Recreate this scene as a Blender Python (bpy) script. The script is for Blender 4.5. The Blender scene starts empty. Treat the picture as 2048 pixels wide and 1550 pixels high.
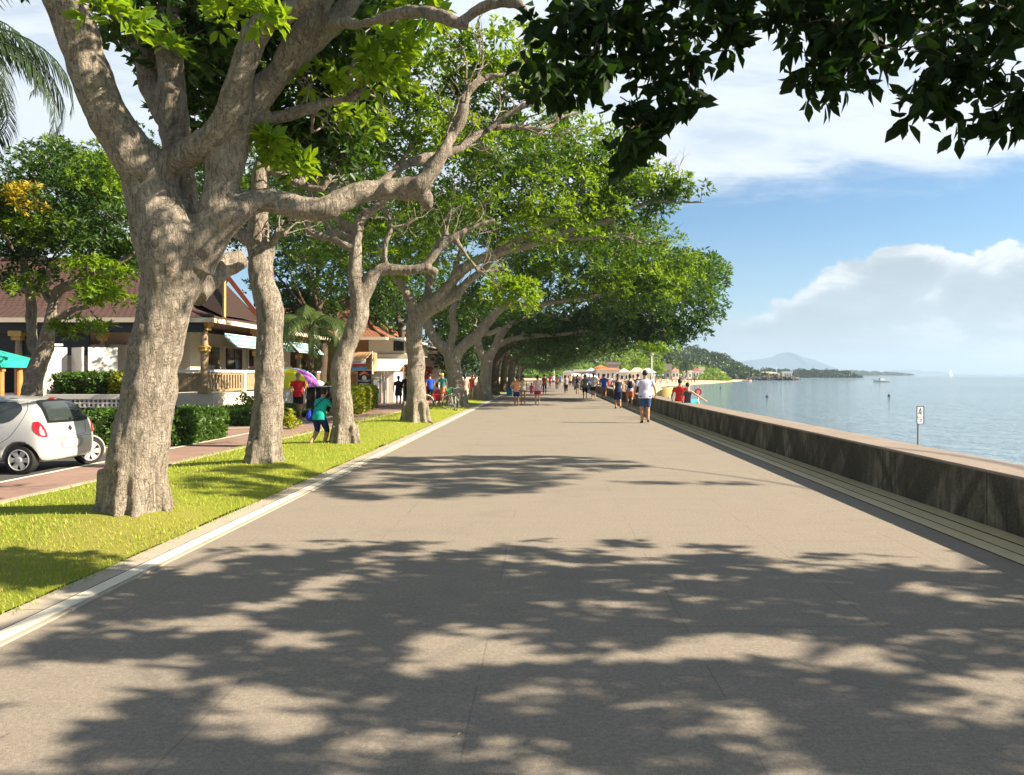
import bpy, bmesh, math, random
import numpy as np
from mathutils import Vector, noise, Matrix
from mathutils.bvhtree import BVHTree
R = math.radians
F = 1479.0; VX = 1090.0; VY = 749.0; CAMH = 1.6
scene = bpy.context.scene
C = scene.collection
EXPO = 1.5; SKYS = 0.05; SKYM = (.70, .97, 1.13)
EL = 32.0; AZ = 8.0
SUN = Vector((math.cos(R(EL))*math.cos(R(AZ)), -math.cos(R(EL))*math.sin(R(AZ)), math.sin(R(EL))))

def W(px, py, d):
    return Vector(((px-VX)/F*d, d, CAMH+(VY-py)/F*d))
def G(px, py, z=0.0):          # point on the level z seen at that place of the photograph
    d = (CAMH-z)*F/(py-VY)
    return Vector(((px-VX)/F*d, d, z))

# ---------------------------------------------------------------- materials
class NT:
    def __init__(s, name):
        s.m = bpy.data.materials.new(name); s.m.use_nodes = True
        s.t = s.m.node_tree; s.t.nodes.clear()
        s.out = s.n('ShaderNodeOutputMaterial')
    def n(s, t, **k):
        nd = s.t.nodes.new(t)
        for a, b in k.items():
            if a.startswith('i_'):
                a = a[2:]
                key = int(a) if a.isdigit() else a.replace('_', ' ')
                nd.inputs[key].default_value = b
            else: setattr(nd, a, b)
        return nd
    def l(s, a, b): s.t.links.new(a, b)
    def coord(s, kind='Object', scale=(1,1,1)):
        tc = s.n('ShaderNodeTexCoord'); mp = s.n('ShaderNodeMapping')
        mp.inputs['Scale'].default_value = scale
        s.l(tc.outputs[kind], mp.inputs['Vector']); return mp.outputs['Vector']
    def noise(s, vec, scale, detail=4, rough=.55, dist=0):
        n = s.n('ShaderNodeTexNoise'); n.inputs['Scale'].default_value = scale
        n.inputs['Detail'].default_value = detail; n.inputs['Roughness'].default_value = rough
        n.inputs['Distortion'].default_value = dist
        s.l(vec, n.inputs['Vector']); return n.outputs['Fac']
    def ramp(s, fac, stops, interp='LINEAR'):
        r = s.n('ShaderNodeValToRGB'); cr = r.color_ramp; cr.interpolation = interp
        while len(cr.elements) < len(stops): cr.elements.new(.5)
        for e, (p, c) in zip(cr.elements, stops):
            e.position = p
            if isinstance(c, (int, float)): c = (c, c, c)
            e.color = (*c, 1)
        s.l(fac, r.inputs['Fac']); return r.outputs['Color']
    def mix(s, f, a, b, mode='MIX'):
        m = s.n('ShaderNodeMix', data_type='RGBA', blend_type=mode)
        for sock, v in ((m.inputs[0], f), (m.inputs[6], a), (m.inputs[7], b)):
            if isinstance(v, (int, float)): sock.default_value = v
            elif isinstance(v, tuple): sock.default_value = (*v, 1)
            else: s.l(v, sock)
        return m.outputs[2]
    def math(s, op, a, b=0.0, c=None):
        m = s.n('ShaderNodeMath', operation=op)
        for i, v in enumerate((a, b) if c is None else (a, b, c)):
            if isinstance(v, (int, float)): m.inputs[i].default_value = v
            else: s.l(v, m.inputs[i])
        return m.outputs[0]
    def bump(s, h, strength=.5, dist=.02, prev=None):
        b = s.n('ShaderNodeBump'); b.inputs['Strength'].default_value = strength
        b.inputs['Distance'].default_value = dist; s.l(h, b.inputs['Height'])
        if prev: s.l(prev, b.inputs['Normal'])
        return b.outputs['Normal']
    def bsdf(s, col, rough=.6, normal=None, metallic=0, spec=.5, **k):
        b = s.n('ShaderNodeBsdfPrincipled')
        if isinstance(col, tuple): b.inputs['Base Color'].default_value = (*col, 1)
        else: s.l(col, b.inputs['Base Color'])
        if isinstance(rough, (int, float)): b.inputs['Roughness'].default_value = rough
        else: s.l(rough, b.inputs['Roughness'])
        b.inputs['Metallic'].default_value = metallic
        b.inputs['Specular IOR Level'].default_value = spec
        for kk, v in k.items(): b.inputs[kk.replace('_', ' ')].default_value = v
        if normal: s.l(normal, b.inputs['Normal'])
        s.l(b.outputs[0], s.out.inputs[0]); return b
_mc = {}
def plain(name, col, rough=.6, var=.12, scale=6.0, metallic=0, spec=.4, bump=0.0, **k):
    if name in _mc: return _mc[name]
    m = NT(name); v = m.coord()
    f = m.noise(v, scale, 5)
    a = tuple(min(1, c*(1-var)) for c in col); b = tuple(min(1, c*(1+var)) for c in col)
    c = m.ramp(f, [(.3, a), (.7, b)])
    nrm = m.bump(m.noise(v, scale*6, 3), bump, .01) if bump else None
    m.bsdf(c, rough, nrm, metallic, spec, **k)
    _mc[name] = m.m; return m.m

# ---------------------------------------------------------------- meshes
def set_props(o, label=None, cat=None, group=None, kind=None):
    if label: o['label'] = label
    if cat: o['category'] = cat
    if group: o['group'] = group
    if kind: o['kind'] = kind
    return o
def thing(name, loc, label, cat, group=None, rz=0.0):
    o = bpy.data.objects.new(name, None); C.objects.link(o)
    o.location = loc; o.rotation_euler = (0, 0, rz); o.empty_display_size = .1
    return set_props(o, label, cat, group)
def link_mesh(name, me, mat, parent=None, world=False, smooth=False):
    if mat is not None:
        for m in (mat if isinstance(mat, (list, tuple)) else [mat]): me.materials.append(m)
    if smooth: me.shade_smooth()
    o = bpy.data.objects.new(name, me); C.objects.link(o)
    if parent is not None:
        o.parent = parent
        if world:
            p = parent; off = Vector((0, 0, 0))
            while p: off += p.location; p = p.parent
            me.transform(Matrix.Translation(-off))
    return o
class MB:
    def __init__(s): s.v = []; s.f = []; s.mi = []
    def add(s, vs, fs, mi=0):
        b = len(s.v); s.v += [tuple(p) for p in vs]
        s.f += [tuple(i+b for i in f) for f in fs]; s.mi += [mi]*len(fs); return s
    def box(s, c, size, rz=0.0, mi=0, rot=None):
        hx, hy, hz = (k/2 for k in size)
        M = rot if rot else Matrix.Rotation(rz, 3, 'Z')
        vs = [Vector(c)+M@Vector((x*hx, y*hy, z*hz)) for x in (-1, 1) for y in (-1, 1) for z in (-1, 1)]
        return s.add(vs, [(0,1,3,2),(4,6,7,5),(0,4,5,1),(2,3,7,6),(0,2,6,4),(1,5,7,3)], mi)
    def box2(s, lo, hi, mi=0):
        return s.box([(a+b)/2 for a, b in zip(lo, hi)], [abs(b-a) for a, b in zip(lo, hi)], mi=mi)
    def quad(s, *p, mi=0): return s.add(p, [tuple(range(len(p)))], mi)
    def slab(s, pts, dz, mi=0):           # polygon thickened by vector dz
        n = len(pts); dz = Vector(dz)
        vs = [Vector(p) for p in pts]+[Vector(p)+dz for p in pts]
        return s.add(vs, [tuple(range(n))[::-1], tuple(range(n, 2*n))]+[(i, (i+1) % n, (i+1) % n+n, i+n) for i in range(n)], mi)
    def bar(s, a, b, r, n=6, r2=None, mi=0):
        return s.tube([a, b], [r, r if r2 is None else r2], n, mi=mi)
    def tube(s, pts, rad, n=8, cap=True, wob=0.0, seed=0, mi=0, flat=1.0):
        pts = [Vector(p) for p in pts]; k = len(pts)
        if k < 2: return s
        vs = []; T = (pts[1]-pts[0]).normalized()
        up = Vector((0, 0, 1)) if abs(T.z) < .95 else Vector((0, 1, 0))
        N = (up-T*up.dot(T)).normalized()
        for i in range(k):
            T = (pts[min(i+1, k-1)]-pts[max(i-1, 0)])
            if T.length < 1e-9: T = Vector((0, 0, 1))
            T.normalize(); N = (N-T*N.dot(T))
            if N.length < 1e-6: N = T.orthogonal()
            N.normalize(); B = T.cross(N)
            for j in range(n):
                a = 2*math.pi*j/n; r = rad[i]
                if wob: r *= 1+wob*noise.noise(Vector((math.cos(a)*1.3+seed, math.sin(a)*1.3, i*.45+seed*3)))
                vs.append(pts[i]+N*math.cos(a)*r+B*math.sin(a)*r*flat)
        fs = [(i*n+j, i*n+(j+1) % n, (i+1)*n+(j+1) % n, (i+1)*n+j) for i in range(k-1) for j in range(n)]
        if cap: fs += [tuple(range(n))[::-1], tuple((k-1)*n+j for j in range(n))]
        return s.add(vs, fs, mi)
    def lathe(s, c, prof, n=16, mi=0, axis=None):
        c = Vector(c); vs = []
        M = axis if axis else Matrix.Identity(3)
        for r, z in prof:
            for j in range(n):
                a = 2*math.pi*j/n; vs.append(c+M@Vector((r*math.cos(a), r*math.sin(a), z)))
        k = len(prof)
        fs = [(i*n+j, i*n+(j+1) % n, (i+1)*n+(j+1) % n, (i+1)*n+j) for i in range(k-1) for j in range(n)]
        fs += [tuple(range(n))[::-1], tuple((k-1)*n+j for j in range(n))]
        return s.add(vs, fs, mi)
    def ball(s, c, r, n=10, mi=0, M=None):
        if isinstance(r, (int, float)): r = (r, r, r)
        c = Vector(c); m = n//2+1; vs = [c+(M@Vector((0, 0, -r[2])) if M else Vector((0, 0, -r[2])))]
        for i in range(1, m):
            ph = -math.pi/2+math.pi*i/m
            for j in range(n):
                a = 2*math.pi*j/n
                p = Vector((r[0]*math.cos(ph)*math.cos(a), r[1]*math.cos(ph)*math.sin(a), r[2]*math.sin(ph)))
                vs.append(c+(M@p if M else p))
        vs.append(c+(M@Vector((0, 0, r[2])) if M else Vector((0, 0, r[2]))))
        fs = [(0, 1+(j+1) % n, 1+j) for j in range(n)]
        for i in range(m-2):
            fs += [(1+i*n+j, 1+i*n+(j+1) % n, 1+(i+1)*n+(j+1) % n, 1+(i+1)*n+j) for j in range(n)]
        t = len(vs)-1; b = 1+(m-2)*n
        fs += [(b+j, b+(j+1) % n, t) for j in range(n)]
        return s.add(vs, fs, mi)
    def mesh(s, name):
        me = bpy.data.meshes.new(name); me.from_pydata(s.v, [], s.f)
        if any(s.mi): me.polygons.foreach_set('material_index', s.mi)
        me.update(); return me
    def build(s, name, mat, parent=None, world=False, smooth=False):
        return link_mesh(name, s.mesh(name), mat, parent, world, smooth)
def evaluate(me, mods):
    """mesh with the given modifiers applied"""
    o = bpy.data.objects.new('tmp', me); C.objects.link(o)
    for t, kw in mods:
        m = o.modifiers.new(t, t)
        for a, b in kw.items(): setattr(m, a, b)
    dg = bpy.context.evaluated_depsgraph_get(); dg.update()
    out = bpy.data.meshes.new_from_object(o.evaluated_get(dg))
    bpy.data.objects.remove(o); return out
def bevel(me, w=.02, seg=2): return evaluate(me, [('BEVEL', dict(width=w, segments=seg, limit_method='ANGLE', angle_limit=R(40)))])
def catmull(pts, vals, sub):
    P = [np.array(p, float) for p in pts]; n = len(P); op = []; ov = []
    for i in range(n-1):
        p0, p1, p2, p3 = P[max(i-1, 0)], P[i], P[i+1], P[min(i+2, n-1)]
        for k in range(sub):
            t = k/sub
            op.append(.5*((2*p1)+(-p0+p2)*t+(2*p0-5*p1+4*p2-p3)*t*t+(-p0+3*p1-3*p2+p3)*t**3))
            ov.append(vals[i]*(1-t)+vals[i+1]*t)
    op.append(P[-1]); ov.append(vals[-1]); return op, ov
def dup(root, loc, label=None, group=None, rz=None, scale=None):
    def cp(o, par):
        c = o.copy(); C.objects.link(c)
        if par is not None: c.parent = par
        for ch in list(o.children): cp(ch, c)
        return c
    r = cp(root, None); r.location = loc
    if label: r['label'] = label
    if group: r['group'] = group
    if rz is not None: r.rotation_euler = (0, 0, rz)
    if scale: r.scale = (scale,)*3
    return r
def text_mesh(body, size, mat, name, parent, M, extrude=.004, align='CENTER'):
    cu = bpy.data.curves.new('txt', 'FONT'); cu.body = body; cu.size = size; cu.extrude = extrude
    cu.align_x = align; cu.align_y = 'CENTER'
    o = bpy.data.objects.new('txt', cu); C.objects.link(o)
    dg = bpy.context.evaluated_depsgraph_get(); dg.update()
    me = bpy.data.meshes.new_from_object(o.evaluated_get(dg)); bpy.data.objects.remove(o)
    me.transform(M); return link_mesh(name, me, mat, parent)
# ---------------------------------------------------------------- camera
cam = bpy.data.cameras.new('Camera'); co = bpy.data.objects.new('Camera', cam); C.objects.link(co)
co.location = (0, 0, CAMH); co.rotation_euler = (R(90), 0, 0)
cam.sensor_width = 36; cam.lens = F/2048*36
cam.shift_x = -(VX-1024)/2048; cam.shift_y = -(775-VY)/2048
cam.clip_start = .05; cam.clip_end = 30000
scene.camera = co
vs = scene.view_settings; vs.view_transform = 'Standard'; vs.look = 'None'; vs.exposure = EXPO; vs.gamma = 1
# ---------------------------------------------------------------- sun
sl = bpy.data.lights.new('Sun', 'SUN'); sl.energy = 5.0; sl.angle = R(.42); sl.color = (1, .86, .68)
so = bpy.data.objects.new('Sun', sl); C.objects.link(so)
so.rotation_euler = (-SUN).to_track_quat('-Z', 'Y').to_euler(); so.location = (20, -5, 20)
# ---------------------------------------------------------------- sky with clouds
w = bpy.data.worlds.new('World'); scene.world = w; w.use_nodes = True
class WN(NT):
    def __init__(s, t): s.t = t; t.nodes.clear(); s.out = s.n('ShaderNodeOutputWorld')
k = WN(w.node_tree)
sky = k.n('ShaderNodeTexSky', sky_type='NISHITA', sun_disc=False, sun_elevation=R(EL), sun_rotation=R(90+AZ), altitude=0, air_density=1.0, dust_density=.6, ozone_density=2.2)
tc = k.n('ShaderNodeTexCoord'); sp = k.n('ShaderNodeSeparateXYZ'); k.l(tc.outputs['Generated'], sp.inputs[0])
X, Y, Z = sp.outputs
ay = k.math('MAXIMUM', k.math('ABSOLUTE', Y), .08)
U = k.math('DIVIDE', X, ay); V = k.math('DIVIDE', Z, ay)
def vec(a, b, c=0.0):
    n = k.n('ShaderNodeCombineXYZ')
    for i, q in enumerate((a, b, c)):
        if isinstance(q, (int, float)): n.inputs[i].default_value = q
        else: k.l(q, n.inputs[i])
    return n.outputs[0]
def smooth(x, a, b):
    m = k.n('ShaderNodeMapRange', interpolation_type='SMOOTHSTEP'); k.l(x, m.inputs[0])
    m.inputs[1].default_value = a; m.inputs[2].default_value = b
    return m.outputs[0]
mul = lambda a, b: k.math('MULTIPLY', a, b)
# high streaky cloud sheet: a wide band, lower edge falling towards the left
n1 = k.noise(vec(mul(U, 1.0), mul(V, 4.2)), 2.3, 7, .55, .5)
n1b = k.noise(vec(mul(U, 2.0), mul(V, 7)), 3.5, 8, .6, .8)
e1 = k.math('SUBTRACT', V, k.math('MULTIPLY_ADD', U, .14, .192))
e1 = k.math('ADD', e1, mul(k.math('SUBTRACT', n1, .5), .16))
e1 = k.math('ADD', e1, mul(k.math('SUBTRACT', n1b, .5), .07))
band = smooth(e1, -.012, .045)
wis = smooth(k.math('ADD', mul(n1, .6), mul(n1b, .5)), .36, .60)
front = mul(smooth(Y, -.05, .25), smooth(k.math('SUBTRACT', 1.05, V), .0, .45))
band = mul(band, front)
cir = mul(band, k.math('MULTIPLY_ADD', wis, .36, .64))
# cumulus bank above the horizon on the right, thinner veil to the left
n2 = k.noise(vec(mul(U, 1.0), mul(V, 1.5), 3.3), 9.5, 10, .56, .1)
n3 = k.noise(vec(mul(U, 1.0), mul(V, 3.6), 7.7), 5.0, 8, .6, .3)
topl = k.math('MULTIPLY_ADD', smooth(U, .22, .55), .078, .104)
e2 = k.math('SUBTRACT', topl, V)
e2 = k.math('ADD', e2, mul(k.math('SUBTRACT', n2, .5), .17))
cum = smooth(e2, -.001, .010)
cum = mul(cum, k.math('MULTIPLY_ADD', smooth(U, .20, .42), .35, .62))
cum = mul(mul(cum, smooth(V, -.03, .05)), front)
shade = smooth(k.math('ADD', e2, mul(k.math('SUBTRACT', n3, .5), .12)), .008, .060)
veil = mul(smooth(k.math('SUBTRACT', .085, V), -.03, .05), k.math('MULTIPLY_ADD', n3, .7, .0))
base = k.mix(1.0, sky.outputs[0], (SKYM[0], SKYM[1], SKYM[2]), 'MULTIPLY')
low = mul(smooth(k.math('SUBTRACT', .13, V), -.10, .13), k.math('MULTIPLY_ADD', front, .6, .4))
base = k.mix(mul(low, .62), base, (4.1, 5.4, 6.3))
base = k.mix(k.math('MULTIPLY_ADD', front, -.5, .5), base, (3.3, 3.1, 2.7))
c1 = k.mix(cir, base, (6.5, 7.05, 7.5))
cumc = k.mix(shade, (7.6, 7.7, 7.8), (4.15, 4.85, 5.4))
n4 = k.noise(vec(mul(U, 1.0), mul(V, 2.2), 5.5), 7.0, 9, .6, .4)
cumc = k.mix(mul(smooth(n4, .44, .62), .75), cumc, (3.45, 4.0, 4.5))
cumc = k.mix(mul(smooth(k.math('SUBTRACT', .5, n4), .02, .12), .55), cumc, (6.9, 7.2, 7.4))
c2 = k.mix(veil, c1, (5.0, 5.9, 6.5))
c3 = k.mix(cum, c2, cumc)
bg = k.n('ShaderNodeBackground'); k.l(c3, bg.inputs[0]); bg.inputs[1].default_value = SKYS
k.l(bg.outputs[0], k.out.inputs[0])
# ---------------------------------------------------------------- ground materials
def mat_promenade():
    m = NT('promenade_asphalt'); v = m.coord()
    big = m.noise(v, .35, 5, .6); mid = m.noise(v, 3.5, 6, .65); fine = m.noise(v, 160, 3, .7); grit = m.noise(v, 38, 6, .8)
    st = m.noise(m.coord(scale=(.35, 2.6, 1)), 1.6, 6, .65, .4)
    c = m.ramp(big, [(.3, (.242, .212, .172)), (.7, (.295, .260, .213))])
    c = m.mix(.4, c, m.ramp(mid, [(.3, (.205, .176, .138)), (.7, (.32, .276, .22))]))
    c = m.mix(m.math('MULTIPLY', m.ramp(st, [(.48, 0), (.72, 1)]), .38), c, (.15, .136, .115))
    c = m.mix(.5, c, m.ramp(fine, [(.34, (.10, .088, .07)), (.5, (.27, .232, .182)), (.66, (.46, .40, .32))]))
    c = m.mix(.32, c, m.ramp(grit, [(.36, (.09, .08, .066)), (.5, (.25, .22, .18)), (.64, (.46, .41, .34))]))
    c = m.mix(m.math('MULTIPLY', m.ramp(m.noise(v, .8, 7, .7, .7), [(.54, 0), (.66, 1)]), .22), c, (.14, .13, .115))
    sp = m.n('ShaderNodeTexVoronoi'); sp.inputs['Scale'].default_value = 9; m.l(v, sp.inputs['Vector'])
    wn = m.n('ShaderNodeTexWhiteNoise'); m.l(sp.outputs['Position'], wn.inputs['Vector'])
    dot = m.math('MULTIPLY', m.math('LESS_THAN', sp.outputs['Distance'], .05), m.math('GREATER_THAN', wn.outputs['Value'], .93))
    c = m.mix(m.math('MULTIPLY', dot, .6), c, (.6, .56, .48))
    # faint slab joints and a few hairline cracks
    sx = m.n('ShaderNodeSeparateXYZ'); m.l(m.coord(), sx.inputs[0])
    jit = m.math('MULTIPLY', m.math('SUBTRACT', m.noise(v, 2.0, 5), .5), .02)
    jx = m.math('PINGPONG', m.math('ADD', m.math('ADD', sx.outputs[0], .35), jit), .62)
    jy = m.math('PINGPONG', m.math('ADD', m.math('ADD', sx.outputs[1], .1), jit), 1.2)
    br = m.math('GREATER_THAN', m.noise(v, 1.1, 3), .50)
    gx = m.math('MULTIPLY', m.math('LESS_THAN', jx, .006), br); gy = m.math('MULTIPLY', m.math('LESS_THAN', jy, .008), m.math('GREATER_THAN', m.noise(v, .9, 3), .47))
    g = m.math('MAXIMUM', gx, gy)
    c = m.mix(m.math('MULTIPLY', g, .28), c, (.07, .065, .06))
    h = m.math('SUBTRACT', m.math('ADD', m.math('ADD', m.math('MULTIPLY', fine, .8), m.math('MULTIPLY', grit, .9)), m.math('MULTIPLY', mid, .3)), m.math('MULTIPLY', g, .5))
    m.bsdf(c, .85, m.bump(h, .55, .006), spec=.3); return m.m
def mat_lawn():
    m = NT('lawn_turf'); v = m.coord()
    big = m.noise(v, .5, 5, .6); mid = m.noise(v, 5, 5, .7); fine = m.noise(v, 120, 3, .8)
    c = m.ramp(big, [(.3, (.215, .32, .024)), (.55, (.31, .40, .03)), (.8, (.40, .43, .045))])
    c = m.mix(.6, c, m.ramp(mid, [(.35, (.20, .28, .018)), (.68, (.45, .46, .04))]))
    # worn, dry ground in front of the big tree
    dry = m.noise(v, 1.4, 6, .7)
    c = m.mix(m.math('MULTIPLY', m.ramp(m.noise(v, .9, 7, .75, .6), [(.52, 0), (.66, 1)]), .55), c, (.40, .34, .07))
    c = m.mix(m.math('MULTIPLY', m.ramp(m.noise(v, 2.2, 6, .7, .4), [(.56, 0), (.68, 1)]), .5), c, (.11, .19, .02))
    d = m.n('ShaderNodeVectorMath', operation='DISTANCE'); m.l(m.coord(scale=(1, .55, 1)), d.inputs[0]); d.inputs[1].default_value = (-4.2, 3.9, 0)
    near = m.math('SUBTRACT', 1.0, m.math('DIVIDE', d.outputs['Value'], 1.9))
    f = m.math('ADD', m.math('MULTIPLY', m.math('MAXIMUM', near, 0), .9), m.math('SUBTRACT', dry, .62))
    c = m.mix(m.math('MULTIPLY', m.ramp(f, [(.28, 0), (.62, 1)]), .75), c, (.50, .36, .13))
    c = m.mix(.55, c, m.ramp(fine, [(.35, (.12, .17, .012)), (.65, (.45, .47, .06))]))
    m.bsdf(c, .75, m.bump(m.math('ADD', fine, mid), .9, .03), spec=.25); return m.m
def mat_brick_path(name, c1, c2, joint):
    m = NT(name); v = m.coord()
    b = m.n('ShaderNodeTexBrick'); b.inputs['Scale'].default_value = 1.0
    b.inputs['Brick Width'].default_value = .22; b.inputs['Row Height'].default_value = .11; b.inputs['Mortar Size'].default_value = .006
    b.inputs['Color1'].default_value = (*c1, 1); b.inputs['Color2'].default_value = (*c2, 1); b.inputs['Mortar'].default_value = (*joint, 1)
    m.l(v, b.inputs['Vector'])
    c = m.mix(.35, b.outputs['Color'], m.ramp(m.noise(v, 1.2, 6, .65), [(.3, tuple(x*.55 for x in c1)), (.7, tuple(min(1, x*1.35) for x in c2))]))
    m.bsdf(c, .8, m.bump(b.outputs['Fac'], -.3, .004), spec=.3); return m.m
def mat_concrete(name, col, var=.2, scale=1.5, rough=.85, bump=.3, joint=0):
    m = NT(name); v = m.coord()
    a = m.noise(v, scale, 7, .65); f = m.noise(v, scale*40, 3, .7)
    c = m.ramp(a, [(.3, tuple(x*(1-var) for x in col)), (.7, tuple(min(1, x*(1+var)) for x in col))])
    c = m.mix(.25, c, m.ramp(f, [(.3, tuple(x*.6 for x in col)), (.7, tuple(min(1, x*1.35) for x in col))]))
    c = m.mix(m.math('MULTIPLY', m.ramp(m.noise(v, scale*3.3, 6, .7, .8), [(.56, 0), (.68, 1)]), .35), c, tuple(x*.5 for x in col))
    if joint:
        sx = m.n('ShaderNodeSeparateXYZ'); m.l(v, sx.inputs[0]); j = m.math('LESS_THAN', m.math('PINGPONG', sx.outputs[1], joint/2), .006)
        c = m.mix(m.math('MULTIPLY', j, .7), c, tuple(x*.25 for x in col))
    m.bsdf(c, rough, m.bump(m.math('ADD', a, f), bump, .006), spec=.3); return m.m
def mat_wall_face():
    m = NT('seawall_stained_concrete'); v = m.coord()
    stre = m.noise(m.coord(scale=(1, 1, .38)), 5.0, 8, .72, 1.0)
    big = m.noise(m.coord(scale=(1, .8, .45)), 1.1, 5, .6, 1.2)
    fine = m.noise(v, 35, 4, .7)
    # slanting dark water stains
    sx = m.n('ShaderNodeSeparateXYZ'); m.l(v, sx.inputs[0])
    sk = m.n('ShaderNodeCombineXYZ'); m.l(m.math('MULTIPLY_ADD', sx.outputs[2], .9, sx.outputs[1]), sk.inputs[0]); m.l(m.math('MULTIPLY', sx.outputs[2], .25), sk.inputs[1])
    sl_ = m.noise(sk.outputs[0], 1.3, 3, .5, 1.0)
    sk2 = m.n('ShaderNodeCombineXYZ'); m.l(m.math('MULTIPLY_ADD', sx.outputs[2], -.8, sx.outputs[1]), sk2.inputs[0]); m.l(m.math('MULTIPLY', sx.outputs[2], .25), sk2.inputs[1])
    sr_ = m.noise(sk2.outputs[0], 1.1, 3, .5, 1.0)
    c = m.ramp(stre, [(.34, (.045, .042, .034)), (.5, (.17, .152, .115)), (.66, (.33, .29, .215))])
    c = m.mix(m.math('MULTIPLY', m.ramp(sl_, [(.52, 0), (.60, 1)]), .8), c, (.028, .028, .024))
    c = m.mix(m.math('MULTIPLY', m.ramp(sr_, [(.55, 0), (.63, 1)]), .8), c, (.030, .029, .026))
    c = m.mix(m.math('MULTIPLY', m.ramp(big, [(.45, 0), (.62, 1)]), .65), c, (.04, .038, .030))
    c = m.mix(.2, c, m.ramp(fine, [(.32, (.02, .02, .018)), (.68, (.34, .30, .22))]))
    run = m.noise(m.coord(scale=(1, 1, .05)), 16, 4, .6, .3); c = m.mix(m.math('MULTIPLY', m.ramp(run, [(.56, 0), (.66, 1)]), .5), c, (.03, .028, .024))
    jt = m.math('LESS_THAN', m.math('PINGPONG', m.math('ADD', sx.outputs[1], 9.0), 1.2), .008); c = m.mix(m.math('MULTIPLY', jt, .7), c, (.012, .011, .01))
    m.bsdf(c, .9, m.bump(fine, .4, .01), spec=.2); return m.m
def mat_tile():
    m = NT('tactile_tile'); v = m.coord()
    sx = m.n('ShaderNodeSeparateXYZ'); m.l(v, sx.inputs[0])
    fl = m.math('FLOOR', m.math('DIVIDE', sx.outputs[1], .6))
    wn = m.n('ShaderNodeTexWhiteNoise', noise_dimensions='1D'); m.l(fl, wn.inputs['W'])
    c = m.mix(wn.outputs['Value'], (.92, .74, .38), (.92, .80, .50))
    j = m.math('LESS_THAN', m.math('PINGPONG', sx.outputs[1], .3), .004)
    c = m.mix(m.math('MULTIPLY', j, .6), c, (.2, .16, .1))
    c = m.mix(.25, c, m.ramp(m.noise(v, 12, 6, .7), [(.3, (.5, .38, .2)), (.7, (.98, .92, .74))]))
    m.bsdf(c, .28, spec=.7, Coat_Weight=.5, Coat_Roughness=.15); return m.m
def mat_water():
    m = NT('sea_water'); v = m.coord()
    vv = m.coord(scale=(.75, 1.15, 1))
    h1 = m.noise(vv, .55, 5, .55, .4); h2 = m.noise(vv, 2.4, 4, .6, .5); h3 = m.noise(vv, 8.0, 3, .6)
    h = m.math('ADD', m.math('MULTIPLY', h1, 1.0), m.math('ADD', m.math('MULTIPLY', h2, .45), m.math('MULTIPLY', h3, .12)))
    c = m.ramp(m.noise(v, .012, 4), [(.35, (.16, .24, .29)), (.65, (.20, .29, .34))])
    m.bsdf(c, .06, m.bump(h, 1.0, .75), spec=.5, IOR=1.33); return m.m
MP = mat_promenade(); ML = mat_lawn(); MW = mat_wall_face(); MT = mat_tile(); MS = mat_water()
MBR = mat_brick_path('brick_paving', (.34, .215, .165), (.28, .18, .145), (.30, .25, .21))
MKERB = mat_concrete('kerb_concrete', (.42, .37, .29), .14, 2.5, joint=1.0)
MWHITE = mat_concrete('white_line_paint', (.78, .72, .58), .08, 3, .6)
MCOPE = mat_concrete('coping_concrete', (.29, .24, .20), .16, 1.5)
MROAD = mat_concrete('road_asphalt', (.085, .082, .08), .2, 1.5)
MGROOVE = plain('groove', (.05, .045, .04), .9)
MSAND = mat_concrete('beach_sand', (.62, .49, .31), .10, .3, .95, .2)
MEARTH = mat_concrete('earth', (.13, .12, .07), .3, .2)
# ---------------------------------------------------------------- ground sheets
def sheet(name, pts, z, mat, thick=0.0, kind='structure', label=None):
    b = MB()
    if thick: b.slab([(x, y, z-thick) for x, y in pts], (0, 0, thick))
    else: b.quad(*[(x, y, z) for x, y in pts])
    o = b.build(name, mat)
    if kind: o['kind'] = kind
    return o
YN = -9.0; YF = 150.0
sheet('ground', [(-5500, -60), (6.0, -60), (6.0, YN), (4.9, YN), (4.9, YF), (5.2, 160), (-20, 400), (-500, 3000), (-5500, 3000)], -.03, MEARTH)
sheet('promenade', [(-3.6, YN), (4.9, YN), (4.9, YF), (-3.6, YF)], 0, MP)
def lawn_mesh():
    b = MB(); ys = np.concatenate([np.arange(YN, 20, .25), np.arange(20, YF, 2.5)]); nx = 22
    for y in ys:
        xl = -6.72 if y < 10 else max(-6.72, -6.72+(y-10)*.03) if y < 26 else -6.2
        for i in range(nx+1):
            t = i/nx; x = -3.62*(1-t)+xl*t
            z = .012+.075*math.sin(math.pi*t)+.018*noise.noise(Vector((x*1.7, y*1.7, 0)))
            z += .07*sum(math.exp(-((x-tx)**2+(y-ty)**2)/.5) for tx, ty in ((-4.5, 8.2), (-4.7, 12.5), (-4.35, 16.2), (-4.2, 24.1)) if abs(y-ty) < 3)
            b.v.append((x, y, z))
    for j in range(len(ys)-1):
        for i in range(nx):
            a = j*(nx+1)+i; b.f.append((a, a+1, a+nx+2, a+nx+1))
    b.mi = [0]*len(b.f)
    o = b.build('lawn', ML, smooth=True); o['kind'] = 'structure'; return o
lawn = lawn_mesh()
sheet('kerb', [(-3.60, YN), (-3.20, YN), (-3.20, YF), (-3.60, YF)], .012, MKERB, .03)
sheet('white_line', [(-3.37, YN), (-3.235, YN), (-3.235, YF), (-3.37, YF)], .016, MWHITE)
sheet('kerb_groove', [(-3.382, YN), (-3.37, YN), (-3.37, YF), (-3.382, YF)], .0155, MGROOVE)
sheet('sidewalk', [(-6.78, YN), (-6.78, 10), (-6.28, 26), (-6.28, YF), (-8.6, YF), (-8.0, 30), (-8.0, YN)][::-1], .0, MBR)
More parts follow.
